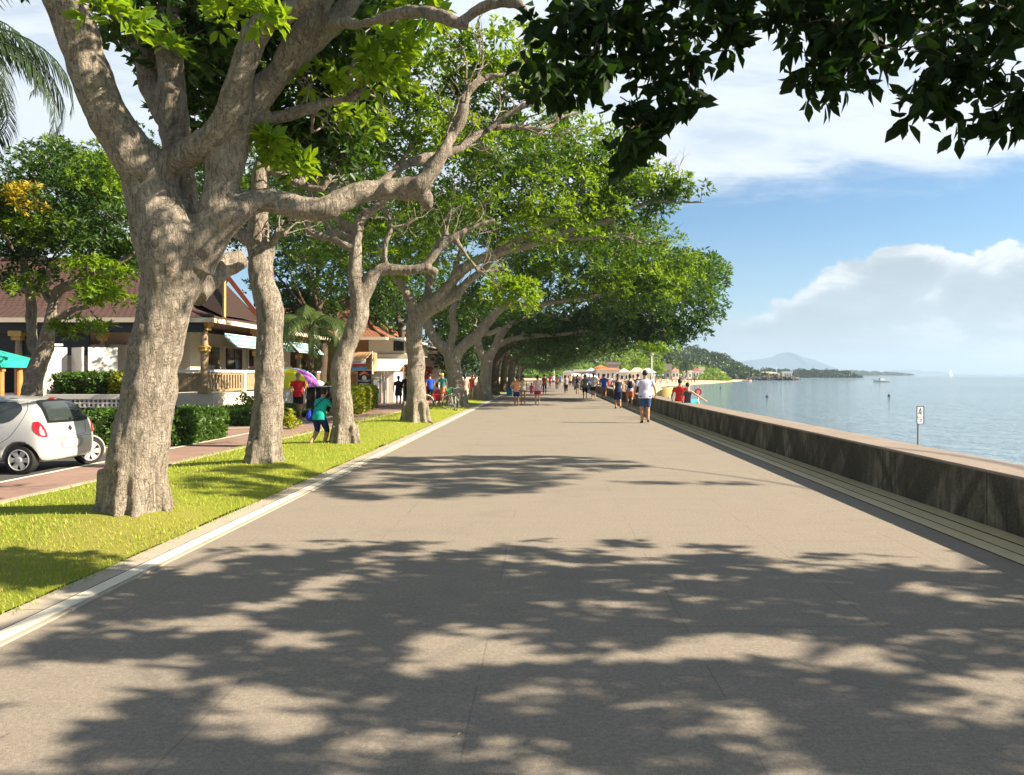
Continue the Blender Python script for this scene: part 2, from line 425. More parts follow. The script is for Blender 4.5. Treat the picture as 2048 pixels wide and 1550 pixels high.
sheet('sidewalk_edge', [(-6.66, YN), (-6.66, 10), (-6.16, 26), (-6.16, YF), (-6.28, YF), (-6.28, 26), (-6.78, 10), (-6.78, YN)][::-1], .03, MKERB, .06)
sheet('parking_road', [(-40, YN), (-8.12, YN), (-8.12, 14.9), (-40, 14.9)], -.012, MROAD)
sheet('road_edge', [(-8.12, YN), (-8.0, YN), (-8.0, 30), (-8.12, 30)], .006, MWHITE)
sheet('plaza', [(-8.12, 14.9), (-8.12, 30), (-8.6, YF), (-60, YF), (-60, 14.9)], -.008, MBR)
sheet('plaza_line', [(-8.12, 22.2), (-8.12, 22.8), (-16, 19.0), (-16, 18.6)], .002, MKERB)
sheet('parking_kerb', [(-40, 14.78), (-8.3, 14.78), (-8.3, 15.0), (-40, 15.0)], .13, mat_concrete('ochre_kerb', (.5, .36, .16), .15), .16)
# tactile strip: three tiled bands with dark grooves between
for i, (a, b_) in enumerate(((4.02, 4.185), (4.225, 4.41), (4.465, 4.66))):
    sheet('tile_strip', [(a, YN), (b_, YN), (b_, YF), (a, YF)], .010, MT, .014)
sheet('strip_groove', [(4.00, YN), (4.66, YN), (4.66, YF), (4.00, YF)], .003, MGROOVE)
# ---------------------------------------------------------------- seawall
sw = thing('seawall', (4.66, 0, 0), 'long low stained concrete seawall between promenade and sea', 'seawall')
b = MB(); b.box2((4.66, YN, -1.6), (5.26, YF, .565)); b.build('wall_body', MW, sw, world=True)
b = MB(); yy = YN
while yy < YF:
    b.box2((4.652, yy+.004, .565), (5.30, min(yy+2.4, YF)-.004, .60)); yy += 2.4
link_mesh('coping', bevel(b.mesh('c'), .012), MCOPE, sw, world=True)
# ---------------------------------------------------------------- sea, beach, hills
sea = sheet('sea', [(-7000, -500), (7000, -500), (7000, 7000), (-7000, 7000)], -1.0, MS)
WL = [(5.3, 52), (8.5, 62), (12, 78), (18, 110), (24.5, 158), (34, 182), (46, 206), (62, 250), (88, 318), (130, 420), (190, 560), (290, 800)]
def beach():
    b = MB(); n = len(WL)
    for i, (x, y) in enumerate(WL):
        d = min(26, 4+y*.09)
        b.v += [(x+d*.18, y-d*.12, -1.5), (x, y, -1.0), (x-d*.28, y+d*.1, -.72), (x-d, y+d*.45, -.25), (x-d*2.2-12, y+d*1.2+10, .15), (x-d*2.2-90, y+d*1.2+60, .8)]
    for i in range(n-1):
        for j in range(5): a = i*6+j; b.f.append((a, a+6, a+7, a+1))
    b.mi = [0]*len(b.f); o = b.build('beach', MSAND, smooth=True); o['kind'] = 'structure'; return o
beach()
def far_xy(px, d): return (px-VX)/F*d
def ridge(name, prof, d, depth, mat, z0=-1.2, rough=.0, seed=0):
    """hill whose skyline follows prof = [(px, py)] at distance d"""
    pts, _ = catmull([(p[0], p[1], 0) for p in prof], [0]*len(prof), 6)
    b = MB(); rows = 12; n = len(pts)
    for i, p in enumerate(pts):
        x = far_xy(p[0], d); zt = CAMH+(VY-p[1])/F*d
        for j in range(rows+1):
            t = j/rows; yy = d+depth*(t-.5)*(1 if t < .5 else 1.6)
            f = math.sin(math.pi*t)**.8
            nz = noise.fractal(Vector((x/depth*2.2, yy/depth*3, seed)), 1.0, 2.0, 4)
            b.v.append((x+(t-.5)*depth*.1, yy, z0+(zt-z0)*f*(1+rough*nz*(.4+abs(t-.5)))))
    for i in range(n-1):
        for j in range(rows): a = i*(rows+1)+j; b.f.append((a, a+rows+1, a+rows+2, a+1))
    b.mi = [0]*len(b.f); o = b.build(name, mat, smooth=True); o['kind'] = 'structure'; return o
MFAR = plain('haze_tinted_forest', (.03, .095, .17), .95, .35, .004)  # blue of the distant haze put into the forest colour
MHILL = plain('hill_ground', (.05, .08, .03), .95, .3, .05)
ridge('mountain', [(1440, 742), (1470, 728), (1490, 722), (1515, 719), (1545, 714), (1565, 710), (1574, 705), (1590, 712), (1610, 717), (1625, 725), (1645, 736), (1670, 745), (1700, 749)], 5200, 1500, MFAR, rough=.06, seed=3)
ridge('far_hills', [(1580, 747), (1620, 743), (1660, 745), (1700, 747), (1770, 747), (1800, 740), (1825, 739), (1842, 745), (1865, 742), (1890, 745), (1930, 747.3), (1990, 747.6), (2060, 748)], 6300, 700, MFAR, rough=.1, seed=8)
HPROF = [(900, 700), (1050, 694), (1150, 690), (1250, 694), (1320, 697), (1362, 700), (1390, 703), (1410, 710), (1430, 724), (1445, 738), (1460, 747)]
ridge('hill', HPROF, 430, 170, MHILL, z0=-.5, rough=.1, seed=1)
# ---------------------------------------------------------------- bark and leaf materials
def mat_bark(name='grey_bark', light=(.52, .455, .365), mid=(.33, .28, .215), dark=(.075, .058, .042), s=1.0):
    m = NT(name); v = m.coord()
    big = m.noise(v, 1.5*s, 5, .6, .8); med = m.noise(m.coord(scale=(1, 1, .45)), 9*s, 6, .7, 1.2)
    wr = m.n('ShaderNodeTexWave', wave_type='BANDS', bands_direction='Z'); m.l(m.coord(scale=(.5, .5, 1)), wr.inputs['Vector'])
    wr.inputs['Scale'].default_value = 4.5*s; wr.inputs['Distortion'].default_value = 9; wr.inputs['Detail'].default_value = 4; wr.inputs['Detail Scale'].default_value = 2.2
    vert = m.noise(m.coord(scale=(1, 1, .13)), 26*s, 5, .7, .6)
    crk = m.n('ShaderNodeTexVoronoi', feature='DISTANCE_TO_EDGE'); crk.inputs['Scale'].default_value = 13*s; crk.inputs['Randomness'].default_value = 1
    dv = m.n('ShaderNodeVectorMath', operation='ADD'); m.l(m.coord(scale=(1, 1, .5)), dv.inputs[0])
    nn = m.n('ShaderNodeTexNoise'); nn.inputs['Scale'].default_value = 5*s; m.l(v, nn.inputs['Vector'])
    sc_ = m.n('ShaderNodeVectorMath', operation='SCALE'); sc_.inputs['Scale'].default_value = .35; m.l(nn.outputs['Color'], sc_.inputs[0]); m.l(sc_.outputs[0], dv.inputs[1])
    m.l(dv.outputs[0], crk.inputs['Vector'])
    crack = m.ramp(crk.outputs['Distance'], [(0, 0), (.05, 1)])
    fine = m.noise(v, 70*s, 4, .7)
    c = m.ramp(big, [(.3, mid), (.62, light)])
    c = m.mix(.55, c, m.ramp(med, [(.34, dark), (.48, mid), (.66, light)]))
    c = m.mix(.30, c, m.ramp(vert, [(.35, dark), (.6, light)]))
    c = m.mix(m.math('MULTIPLY', m.ramp(m.noise(v, 1.9*s, 7, .72, 1.8), [(.54, 0), (.66, 1)]), .5), c, dark)
    ln = m.math('ABSOLUTE', m.math('SUBTRACT', m.noise(m.coord(scale=(1, 1, .28)), 8*s, 5, .6, 1.6), .5)); lines = m.ramp(ln, [(.0, 1), (.022, 0)])
    lz = m.math('ABSOLUTE', m.math('SUBTRACT', m.noise(m.coord(scale=(.5, .5, 1.5)), 7*s, 4, .55, 2.2), .5)); lines2 = m.ramp(lz, [(.0, 1), (.012, 0)])
    lines = m.math('MAXIMUM', lines, m.math('MULTIPLY', lines2, .6))
    c = m.mix(m.math('MULTIPLY', lines, .65), c, dark)
    inv = m.math('SUBTRACT', 1.0, crack)
    c = m.mix(m.math('MULTIPLY', m.math('MULTIPLY', inv, .5), m.ramp(med, [(.4, 0), (.6, 1)])), c, dark)
    c = m.mix(.2, c, m.ramp(fine, [(.3, dark), (.7, light)]))
    h = m.math('ADD', m.math('MULTIPLY', med, .9), m.math('ADD', m.math('MULTIPLY', lines, -.35), m.math('ADD', m.math('MULTIPLY', vert, .9), m.math('MULTIPLY', fine, .25))))
    h = m.math('ADD', h, m.math('MULTIPLY', crack, .12))
    m.bsdf(c, .85, m.bump(h, .9, .045/s), spec=.2); return m.m
def mat_leaf(name, a, b_, trans, tfac=.42, rough=.42, old=None):
    """a..b_: range of leaf colours, picked leaf by leaf"""
    m = NT(name); at = m.n('ShaderNodeAttribute', attribute_name='rnd')
    stops = [(0, a), (.75, b_), (1, old or b_)]
    c = m.ramp(at.outputs['Fac'], stops)
    tr = m.mix(1.0, c, trans, 'MULTIPLY')
    p = m.n('ShaderNodeBsdfPrincipled'); m.l(c, p.inputs['Base Color']); p.inputs['Roughness'].default_value = rough
    p.inputs['Specular IOR Level'].default_value = .12 if name.startswith('broad') else .35
    t = m.n('ShaderNodeBsdfTranslucent'); m.l(tr, t.inputs['Color'])
    mx = m.n('ShaderNodeMixShader'); mx.inputs[0].default_value = tfac
    m.l(p.outputs[0], mx.inputs[1]); m.l(t.outputs[0], mx.inputs[2]); m.l(mx.outputs[0], m.out.inputs[0]); return m.m
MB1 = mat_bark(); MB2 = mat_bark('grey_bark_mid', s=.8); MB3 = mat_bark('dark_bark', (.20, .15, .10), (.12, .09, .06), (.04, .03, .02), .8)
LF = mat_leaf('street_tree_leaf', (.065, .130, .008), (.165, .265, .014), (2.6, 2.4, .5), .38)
LFM = mat_leaf('shaded_street_leaf', (.020, .056, .008), (.075, .150, .010), (2.6, 2.4, .5), .34)  # inner-crown shade put into a darker copy of the leaf colour
LFY = mat_leaf('sunlit_leaf', (.10, .20, .008), (.21, .33, .016), (1.9, 1.7, .5), .45)  # sunlight on the leaves put into a brighter yellow-green
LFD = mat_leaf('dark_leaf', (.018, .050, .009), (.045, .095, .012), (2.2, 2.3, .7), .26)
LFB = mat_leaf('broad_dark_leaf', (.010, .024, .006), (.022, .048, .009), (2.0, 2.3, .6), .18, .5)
LHY = mat_leaf('hedge_leaf_yellow', (.17, .23, .012), (.33, .36, .02), (1.3, 1.2, .5), .3)
LHG = mat_leaf('hedge_leaf', (.03, .075, .012), (.075, .15, .02), (1.8, 1.8, .7), .3)
LFL = mat_leaf('flower_leaf', (.22, .22, .012), (.46, .36, .02), (1.2, 1.0, .4), .3)
LP = mat_leaf('palm_leaf', (.04, .075, .02), (.085, .13, .035), (1.7, 1.7, .7), .3)
LPD = mat_leaf('dark_palm_leaf', (.015, .03, .012), (.03, .055, .018), (1.7, 1.7, .7), .15)
LFAR = mat_leaf('far_leaf', (.03, .065, .016), (.075, .125, .022), (1.6, 1.6, .7), .25)
# ---------------------------------------------------------------- leaf scatter
LEAF_FINE = (np.array([(0, 0, 0), (.22, .36, .05), (.55, .5, .08), (1, 0, -.10), (.55, -.5, .08), (.22, -.36, .05), (.5, 0, -.03)]),
             [(0, 1, 6), (1, 2, 6), (2, 3, 6), (3, 4, 6), (4, 5, 6), (5, 0, 6)])
LEAF_LOW = (np.array([(0, 0, 0), (.5, .5, .10), (1, 0, -.06), (.5, -.5, .10)]), [(0, 2, 1), (0, 3, 2)])
def unit(a): return a/np.maximum(np.linalg.norm(a, axis=-1, keepdims=True), 1e-9)
def leaves_mesh(name, P, D, N, L, Wd, tmpl, rnd):
    T, Fc = tmpl; n = len(P); k = len(T)
    S = unit(np.cross(D, N)); N = unit(np.cross(S, D))
    L = L[:, None, None]; Wd = Wd[:, None, None]
    V = P[:, None, :]+T[None, :, 0:1]*L*D[:, None, :]+T[None, :, 1:2]*Wd*S[:, None, :]+T[None, :, 2:3]*L*N[:, None, :]
    V = V.reshape(-1, 3).astype(np.float32)
    f = np.array(Fc, dtype=np.int32); nf = len(f)
    idx = (f[None]+(np.arange(n)*k)[:, None, None]).reshape(-1).astype(np.int32)
    me = bpy.data.meshes.new(name); me.vertices.add(len(V)); me.vertices.foreach_set('co', V.ravel())
    me.loops.add(len(idx)); me.loops.foreach_set('vertex_index', idx)
    me.polygons.add(n*nf); me.polygons.foreach_set('loop_start', np.arange(0, len(idx), 3, dtype=np.int32))
    me.polygons.foreach_set('loop_total', np.full(n*nf, 3, dtype=np.int32))
    at = me.attributes.new('rnd', 'FLOAT', 'POINT'); at.data.foreach_set('value', np.repeat(rnd, k).astype(np.float32))
    me.update(calc_edges=True); return me
def rosettes(rng, cen, axis, k, L, w, spread=1.05, droop=.25):
    """k leaves fanned round every centre; returns arrays for leaves_mesh"""
    n = len(cen); cen = np.repeat(cen, k, 0); ax = np.repeat(unit(axis), k, 0)
    r = unit(rng.normal(size=(n*k, 3))); r = unit(r-ax*np.sum(r*ax, 1, keepdims=True))
    sp = rng.uniform(.45, 1.25, (n*k, 1))*spread
    D = unit(ax*np.cos(sp)+r*np.sin(sp)); D[:, 2] -= droop*rng.uniform(.2, 1.4, n*k); D = unit(D)
    N = unit(ax+.35*rng.normal(size=(n*k, 3)))
    P = cen+D*rng.uniform(.0, .35, (n*k, 1))*L
    Ls = L*rng.uniform(.65, 1.2, n*k); base = np.repeat(rng.uniform(0, 1, n), k)
    rnd = np.clip(.55*base+.45*rng.uniform(0, 1, n*k), 0, 1)
    return P, D, N, Ls, Ls*w*rng.uniform(.8, 1.15, n*k), rnd
def clump_rosettes(rng, C_, rad, per, flat=.62):
    """rosette centres + axes in flattened lumpy clumps"""
    n = len(C_); c = np.repeat(C_, per, 0); rr = np.repeat(rad, per)
    d = unit(rng.normal(size=(n*per, 3))+np.array([.25, 0, .55])); q = rng.uniform(.15, 1, n*per)**.30
    off = d*(rr*q)[:, None]; off[:, 2] *= flat
    ax = unit(d*.8+np.array([0.1, 0, .75])+.35*rng.normal(size=d.shape))
    return c+off, ax
def ell_clumps(rng, specs):
    """specs: (px, py, d, rx_px, ry_px, rdepth_m, n, clump_r) -> clump centres, radii"""
    Cs = []; Rs = []
    for px, py, d, rx, ry, rd, n, cr in specs:
        u = unit(rng.normal(size=(n, 3))); q = rng.uniform(0, 1, n)**.42
        o = u*q[:, None]; dd = d+o[:, 1]*rd
        x = (px-VX)/F*d+o[:, 0]*rx/F*d; z = CAMH+(VY-py)/F*d+o[:, 2]*ry/F*d
        Cs.append(np.stack([x, dd, z], 1)); Rs.append(cr*rng.uniform(.6, 1.25, n))
    return np.concatenate(Cs), np.concatenate(Rs)
def limb(d, pts):
    """[(px, py, r_px, depth offset)] -> smooth world path and radii"""
    P = []; r = []
    for p in pts:
        dd = d+(p[3] if len(p) > 3 else 0)
        P.append(W(p[0], p[1], dd)); r.append(max(.004, p[2]/F*dd))
    return catmull(P, r, 5)
def grow(rng, nodes, rads, targets, kink=.16, tip=.005, share=.5, maxr=.05):
    """branches from the nearest point of the skeleton to every target; returns tube paths"""
    nodes = [np.array(p) for p in nodes]; rads = list(rads); paths = []
    N_ = np.array(nodes); Rr = np.array(rads)
    d0 = np.min(np.linalg.norm(targets[:, None]-N_[None], axis=2), 1)
    for ti in np.argsort(d0):
        t = targets[ti]; dist = np.linalg.norm(N_-t, axis=1)
        # a branch prefers to leave from below and inside
        i = int(np.argmin(dist+.6*np.maximum(0, N_[:, 2]-t[2]+.1)))
        a = N_[i]; L = dist[i]
        if L < .15: continue
        k = int(min(7, max(3, L/.28))); r0 = min(Rr[i]*share+.004, maxr, .006+.016*L)
        ph = rng.normal(size=3); pts = []; rs = []
        for j in range(k+1):
            s = j/k; p = a*(1-s)+t*s; p = p+rng.normal(size=3)*kink*L*.32*math.sin(math.pi*s)
            p[2] += .10*L*math.sin(math.pi*s)*(1 if ph[0] > -.4 else -1)
            pts.append(p); rs.append(r0*(1-s)+tip*s)
        paths.append((pts, rs)); N_ = np.vstack([N_, np.array(pts[1:])]); Rr = np.append(Rr, rs[1:])
    return paths
def displace(me, f):
    n = len(me.vertices); co_ = np.empty(n*3, np.float32); me.vertices.foreach_get('co', co_); co_ = co_.reshape(-1, 3)
    no = np.empty(n*3, np.float32); me.vertices.foreach_get('normal', no); no = no.reshape(-1, 3)
    out = co_.copy()
    for i in range(n): out[i] += no[i]*f(Vector(co_[i]))
    me.vertices.foreach_set('co', out.ravel()); me.update()
def tree(name, base, label, group, limbs, specs, leaf, L, w, k=6, per=9, seed=1, bark=None, voxel=.03, vmin=.035,
         tmpl=LEAF_LOW, extra=(), targets_every=1, cat='tree', droop=.25, twig_tip=.005, crown_name='crown', maxr=.05, amp=.02, flat=.62, nodes_r=.11, twigs=None):
    rng = np.random.default_rng(seed)
    t = thing(name, base, label, cat, group)
    thick = MB(); thin = MB(); nodes = []; rads = []
    for pts, rs in limbs:
        if rs[0] > vmin:
            cut = len(rs)
            for i, r in enumerate(rs):
                if r < vmin*.8: cut = i+1; break
            cut = max(2, cut); thick.tube(pts[:cut], rs[:cut], 16, wob=.05, seed=seed+len(thick.v)*.01)
            if cut < len(rs)-1: thin.tube(pts[cut-1:], rs[cut-1:], 8, wob=.15)
        else: thin.tube(pts, rs, 8, wob=.2, seed=len(thin.v)*.01)
        for p, r in zip(pts, rs):
            if r < nodes_r: nodes.append(np.array(p)); rads.append(r)
    if twigs:
        idx, cnt, ln = twigs
        for li in idx:
            pts, rs = limbs[li]; n_ = len(pts)
            for q in range(cnt):
                j = int(n_*(.35+.65*rng.random())); j = min(j, n_-2); p = np.array(pts[j]); T_ = unit(np.array(pts[j+1])-p); a_ = rng.normal(size=3); a_[2] = abs(a_[2])+.4; d_ = unit(T_*.9+unit(a_)*.9)
                def tw(p, d_, L_, r_, dep):
                    path = [p]; k_ = 5
                    for i_ in range(k_): d_ = unit(d_+rng.normal(size=3)*.33+np.array([0, 0, .06])); p = p+d_*L_/k_; path.append(p)
                    thin.tube(path, [r_*(1-.8*i_/k_) for i_ in range(k_+1)], 5, cap=False)
                    if dep:
                        for i_ in (2, 3, 4):
                            if rng.random() < .75: tw(path[i_], unit(d_+rng.normal(size=3)*.8), L_*.5, r_*.55, dep-1)
                tw(p, d_, ln*rng.uniform(.6, 1.3), max(.006, min(.018, rs[j]*.4)), 2)
    Cc, Rc = ell_clumps(rng, specs)
    if nodes:
        for pts, rs in grow(rng, nodes, rads, Cc[::targets_every], tip=twig_tip, maxr=maxr): thin.tube(pts, rs, 5, cap=False)
    bx_, by_ = base[0], base[1]; r0 = limbs[0][1][2]; rrt = random.Random(seed); rt = MB()
    if name == 'street_tree':
        for i_ in range(8):
            a = i_*.785+rrt.uniform(-.25, .25); u_ = np.array((math.cos(a), math.sin(a), 0)); c0 = np.array((limbs[0][0][4][0], limbs[0][0][4][1], 0))
            q_, rr_ = catmull([c0+u_*r0*.72+np.array((0, 0, .5*r0/.35)), c0+u_*r0*.88+np.array((0, 0, .16)), c0+u_*r0*rrt.uniform(1.0, 1.15)+np.array((0, 0, .04)), c0+u_*r0*rrt.uniform(1.2, 1.45)+np.array((0, 0, -.05))], [r0*.13, r0*.13, r0*.10, r0*.05], 5)
            thick.tube(q_, rr_, 10, wob=.15, seed=i_)
    me = thick.mesh('trunk')
    me = evaluate(me, [('REMESH', dict(mode='VOXEL', voxel_size=voxel)), ('SMOOTH', dict(factor=.5, iterations=4))])
    sd = seed*7.3
    displace(me, lambda p: amp*1.5*noise.fractal(p*1.6+Vector((sd, 0, 0)), 1.0, 2.0, 3)+amp*.7*noise.fractal(Vector((p.x*8, p.y*8, p.z*3)), 1.0, 2.0, 3))
    me2 = thin.mesh('twigs')
    bm = bmesh.new(); bm.from_mesh(me); bm.from_mesh(me2)
    for f in bm.faces: f.smooth = True
    me3 = bpy.data.meshes.new('trunk'); bm.to_mesh(me3); bm.free()
    link_mesh('trunk', me3, bark or MB1, t, world=True)
    P, ax = clump_rosettes(rng, Cc, Rc, per, flat)
    A = rosettes(rng, P, ax, k, L, w, droop=droop)
    me = leaves_mesh('crown', *A[:5], tmpl, A[5])
    link_mesh(crown_name, me, leaf, t, world=True)
    for nm, sp2, lf2, per2 in extra:
        Cc, Rc = ell_clumps(rng, sp2); P, ax = clump_rosettes(rng, Cc, Rc, per2, flat)
        A = rosettes(rng, P, ax, k, L, w, droop=droop)
        link_mesh(nm, leaves_mesh(nm, *A[:5], tmpl, A[5]), lf2, t, world=True)
    return t
GRP = 'street trees in a row along the lawn'
# ---- first tree, close by
d = 8.13
L1 = [limb(d, x) for x in [
 [(268,1062,78),(268,1042,66),(269,1014,59),(280,900,54),(287,838,50),(298,780,52),(303,729,47),(318,670,48),(330,619,51),(340,570,57),(347,531,64),(347,490,68),(335,455,64),(318,415,56),(305,385,52)],
 [(345,540,60),(330,480,60),(312,420,54),(300,370,50),(288,335,46,-.1),(255,290,41,-.2),(225,248,39,-.3),(200,200,38,-.4),(174,130,38,-.5),(150,60,38,-.6),(128,0,38,-.7),(100,-80,33,-.8),(60,-170,26,-.9),(0,-260,16,-1)],
 [(315,400,44),(318,360,36),(335,332,30),(387,302,26,-.1),(445,252,25,-.2),(476,174,24,-.3),(495,110,23,-.35),(520,55,22,-.4),(581,20,20,-.5),(640,-30,16,-.6),(700,-120,10,-.6)],
 [(362,470,30,.35),(366,434,27,.45),(368,387,26,.5),(360,330,27,.5),(350,270,30,.45),(346,232,28,.4),(341,150,25,.4),(338,60,24,.3),(335,-20,22,.2),(330,-120,16,.1)],
 [(350,270,24,.45),(322,215,22,.5),(302,174,21,.5),(292,120,20,.5),(283,85,18,.5),(262,40,14,.5),(250,-40,9,.5)],
 [(385,520,46),(410,475,40),(428,434,36),(442,380,33),(450,330,34),(458,290,34),(472,255,33),(497,218,30),(540,168,27),(575,132,24),(612,92,22),(658,50,20),(700,5,18),(750,-60,13),(800,-140,8)],
 [(560,150,20,-.05),(575,110,20,-.1),(600,75,20,-.15),(632,28,19,-.2),(660,-20,16,-.3),(690,-90,10,-.4)],
 [(385,530,44),(410,490,38),(438,455,33),(462,430,30),(490,410,27,.1),(523,400,25,.15),(560,405,23,.2),(600,414,23,.25),(640,418,23,.3),(670,408,23,.35),(700,393,23,.4),(732,380,22,.45),(765,380,20,.5),(800,384,19,.55),(838,388,18,.6),(852,402,16,.6),(856,420,10,.6)],
 [(765,378,17,.45),(800,372,16,.5),(840,368,17,.5),(855,350,15,.5),(872,325,14,.5),(891,298,12,.5),(903,272,11,.6),(918,248,10,.6),(927,220,9,.6),(931,190,9,.7),(945,172,8,.7),(972,155,6,.8),(1000,150,4,.8),(1030,146,2.5,.9)],
 [(755,372,12,.5),(778,352,11,.6),(805,332,10,.7),(850,316,10,.8),(887,308,10,.9),(925,292,9,1),(958,268,8,1.1),(990,256,6,1.2),(1023,253,5,1.3),(1060,258,5,1.4),(1085,257,4,1.4),(1104,250,3.5,1.5),(1120,236,3,1.5),(1165,222,2,1.6)],
 [(975,262,6,1.1),(1000,240,5,1.1),(1042,214,4.5,1.1),(1080,201,4,1.1),(1135,192,2,1.1)],
 [(385,590,32,.2),(410,562,26,.4),(438,540,24,.6),(465,524,22,.7),(488,515,17,.8)],
 [(500,235,13),(530,238,12,.1),(565,232,11,.2),(600,221,11,.2),(640,208,10,.3),(675,200,9,.3),(705,192,9,.4),(728,176,8,.4)],
 [(700,192,7,.4),(702,170,6,.4),(700,145,6,.4),(708,125,5,.4),(715,105,3,.4)],
 [(655,52,13,-.2),(690,46,11,-.6),(725,48,10,-.9),(760,38,10,-1.2),(800,28,11,-1.5),(840,24,11,-1.7),(880,32,12,-1.9),(915,45,12,-2.0),(940,50,9,-2.0)],
 [(925,42,10,-2.0),(950,24,10,-2.0),(980,8,11,-2.1),(1010,2,12,-2.1),(1035,6,12,-2.2),(1052,26,6,-2.2),(1062,34,3,-2.2)],
]]
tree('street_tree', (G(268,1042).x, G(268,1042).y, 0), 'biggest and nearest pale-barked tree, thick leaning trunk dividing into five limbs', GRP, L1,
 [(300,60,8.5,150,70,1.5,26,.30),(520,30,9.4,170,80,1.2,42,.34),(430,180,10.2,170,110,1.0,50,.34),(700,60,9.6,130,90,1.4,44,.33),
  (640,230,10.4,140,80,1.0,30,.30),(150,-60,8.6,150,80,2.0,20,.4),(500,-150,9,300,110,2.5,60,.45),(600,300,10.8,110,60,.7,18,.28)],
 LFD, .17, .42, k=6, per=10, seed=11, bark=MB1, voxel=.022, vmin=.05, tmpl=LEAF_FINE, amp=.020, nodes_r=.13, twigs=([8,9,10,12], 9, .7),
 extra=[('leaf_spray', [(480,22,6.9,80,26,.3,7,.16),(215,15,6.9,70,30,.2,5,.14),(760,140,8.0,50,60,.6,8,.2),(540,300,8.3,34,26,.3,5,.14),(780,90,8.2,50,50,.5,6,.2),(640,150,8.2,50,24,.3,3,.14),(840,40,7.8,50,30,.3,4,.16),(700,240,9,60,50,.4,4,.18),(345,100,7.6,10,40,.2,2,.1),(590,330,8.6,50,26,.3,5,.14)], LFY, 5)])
# ---- second tree
d = 12.5
L2 = [limb(d, x) for x in [
 [(526,952,44),(527,935,38),(530,890,33),(535,839,29),(538,751,27.5),(537,690,25),(540,640,26),(535,600,27),(526,565,24),(520,510,22),(514,480,22),(518,440,18),(519,400,18),(520,350,17),(530,310,13),(536,270,10),(540,220,7),(530,170,4)],
 [(522,500,16),(505,482,15,.1),(480,466,14,.3),(455,452,12,.6),(430,440,9,.9)],
 [(535,520,12),(543,498,9),(548,480,7,-.1),(560,468,7,-.2),(572,468,8,-.2)],
 [(548,480,5,-.1),(556,458,4,-.1),(566,440,3.5,-.1)],
 [(528,340,8),(555,346,8),(581,360,7),(612,372,7),(640,376,6),(655,362,5),(665,340,4)],
 [(612,370,5),(600,350,5),(585,338,3)],[(640,376,4),(632,350,3.5),(640,320,3)],
]]
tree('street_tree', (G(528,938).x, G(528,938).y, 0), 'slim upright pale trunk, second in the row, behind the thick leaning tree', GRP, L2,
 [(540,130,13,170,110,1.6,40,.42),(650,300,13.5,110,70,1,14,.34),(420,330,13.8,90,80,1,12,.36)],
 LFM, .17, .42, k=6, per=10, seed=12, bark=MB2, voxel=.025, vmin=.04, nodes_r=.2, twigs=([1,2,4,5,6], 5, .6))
# ---- third tree
d = 16.2
L3 = [limb(d, x) for x in [
 [(690,906,36),(690,892,27),(689,860,22),(687,830,20),(682,778,19),(684,726,19),(702,675,18.5),(716,640,20),(719,610,18),(716,580,19),(710,550,14),(712,500,12),(716,460,11),(722,430,10)],
 [(718,440,8),(732,430,8),(763,406,7),(775,380,6),(790,340,5),(812,310,5),(830,270,4),(838,230,4),(845,190,3)],
 [(714,500,11),(693,491,10),(663,476,9),(636,470,9),(620,460,9),(612,437,8.5),(606,415,7),(600,390,5)],
 [(712,478,9),(690,468,8.5),(664,460,8.5),(650,440,8),(640,424,7),(636,390,5)],
 [(715,462,8.5),(700,452,8),(682,445,8),(668,428,8),(660,400,6),(668,370,4)],
 [(720,600,16),(730,582,15),(744,556,14),(763,540,13),(790,538,11.5),(815,540,11),(837,537,10.5),(856,524,9.5),(868,507,8.5),(882,492,8),(905,475,8),(926,464,7),(960,449,5),(990,440,3)],
 [(845,532,8),(862,540,8),(876,546,7)],
 [(780,538,7),(771,520,6),(771,484,5.5),(783,457,5),(778,435,4.5),(765,410,4),(770,380,3)],
 [(868,500,6),(890,470,5),(897,440,4),(905,415,3)],
 [(783,455,4),(810,450,3),(835,436,2.5)],[(905,470,5),(940,520,4),(960,545,3)],
 [(812,310,4),(850,330,4),(880,300,4),(905,255,4),(930,230,3.5)],
 [(606,410,4.5),(625,380,4),(650,360,3),(660,320,3)],
]]
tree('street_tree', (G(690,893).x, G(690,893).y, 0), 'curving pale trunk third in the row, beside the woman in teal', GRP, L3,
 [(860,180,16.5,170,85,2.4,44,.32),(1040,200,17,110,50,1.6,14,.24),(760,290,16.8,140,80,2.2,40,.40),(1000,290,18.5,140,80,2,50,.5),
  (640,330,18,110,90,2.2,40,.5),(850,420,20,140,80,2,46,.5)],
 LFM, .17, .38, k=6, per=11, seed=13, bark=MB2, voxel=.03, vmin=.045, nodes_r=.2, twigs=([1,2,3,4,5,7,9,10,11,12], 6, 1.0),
 extra=[('sunny_leaves', [(950,120,15.8,150,60,1.8,46,.28),(1070,150,16.4,80,50,1.2,16,.24),(860,250,15.5,150,60,1.2,26,.34)], LFY, 8)])
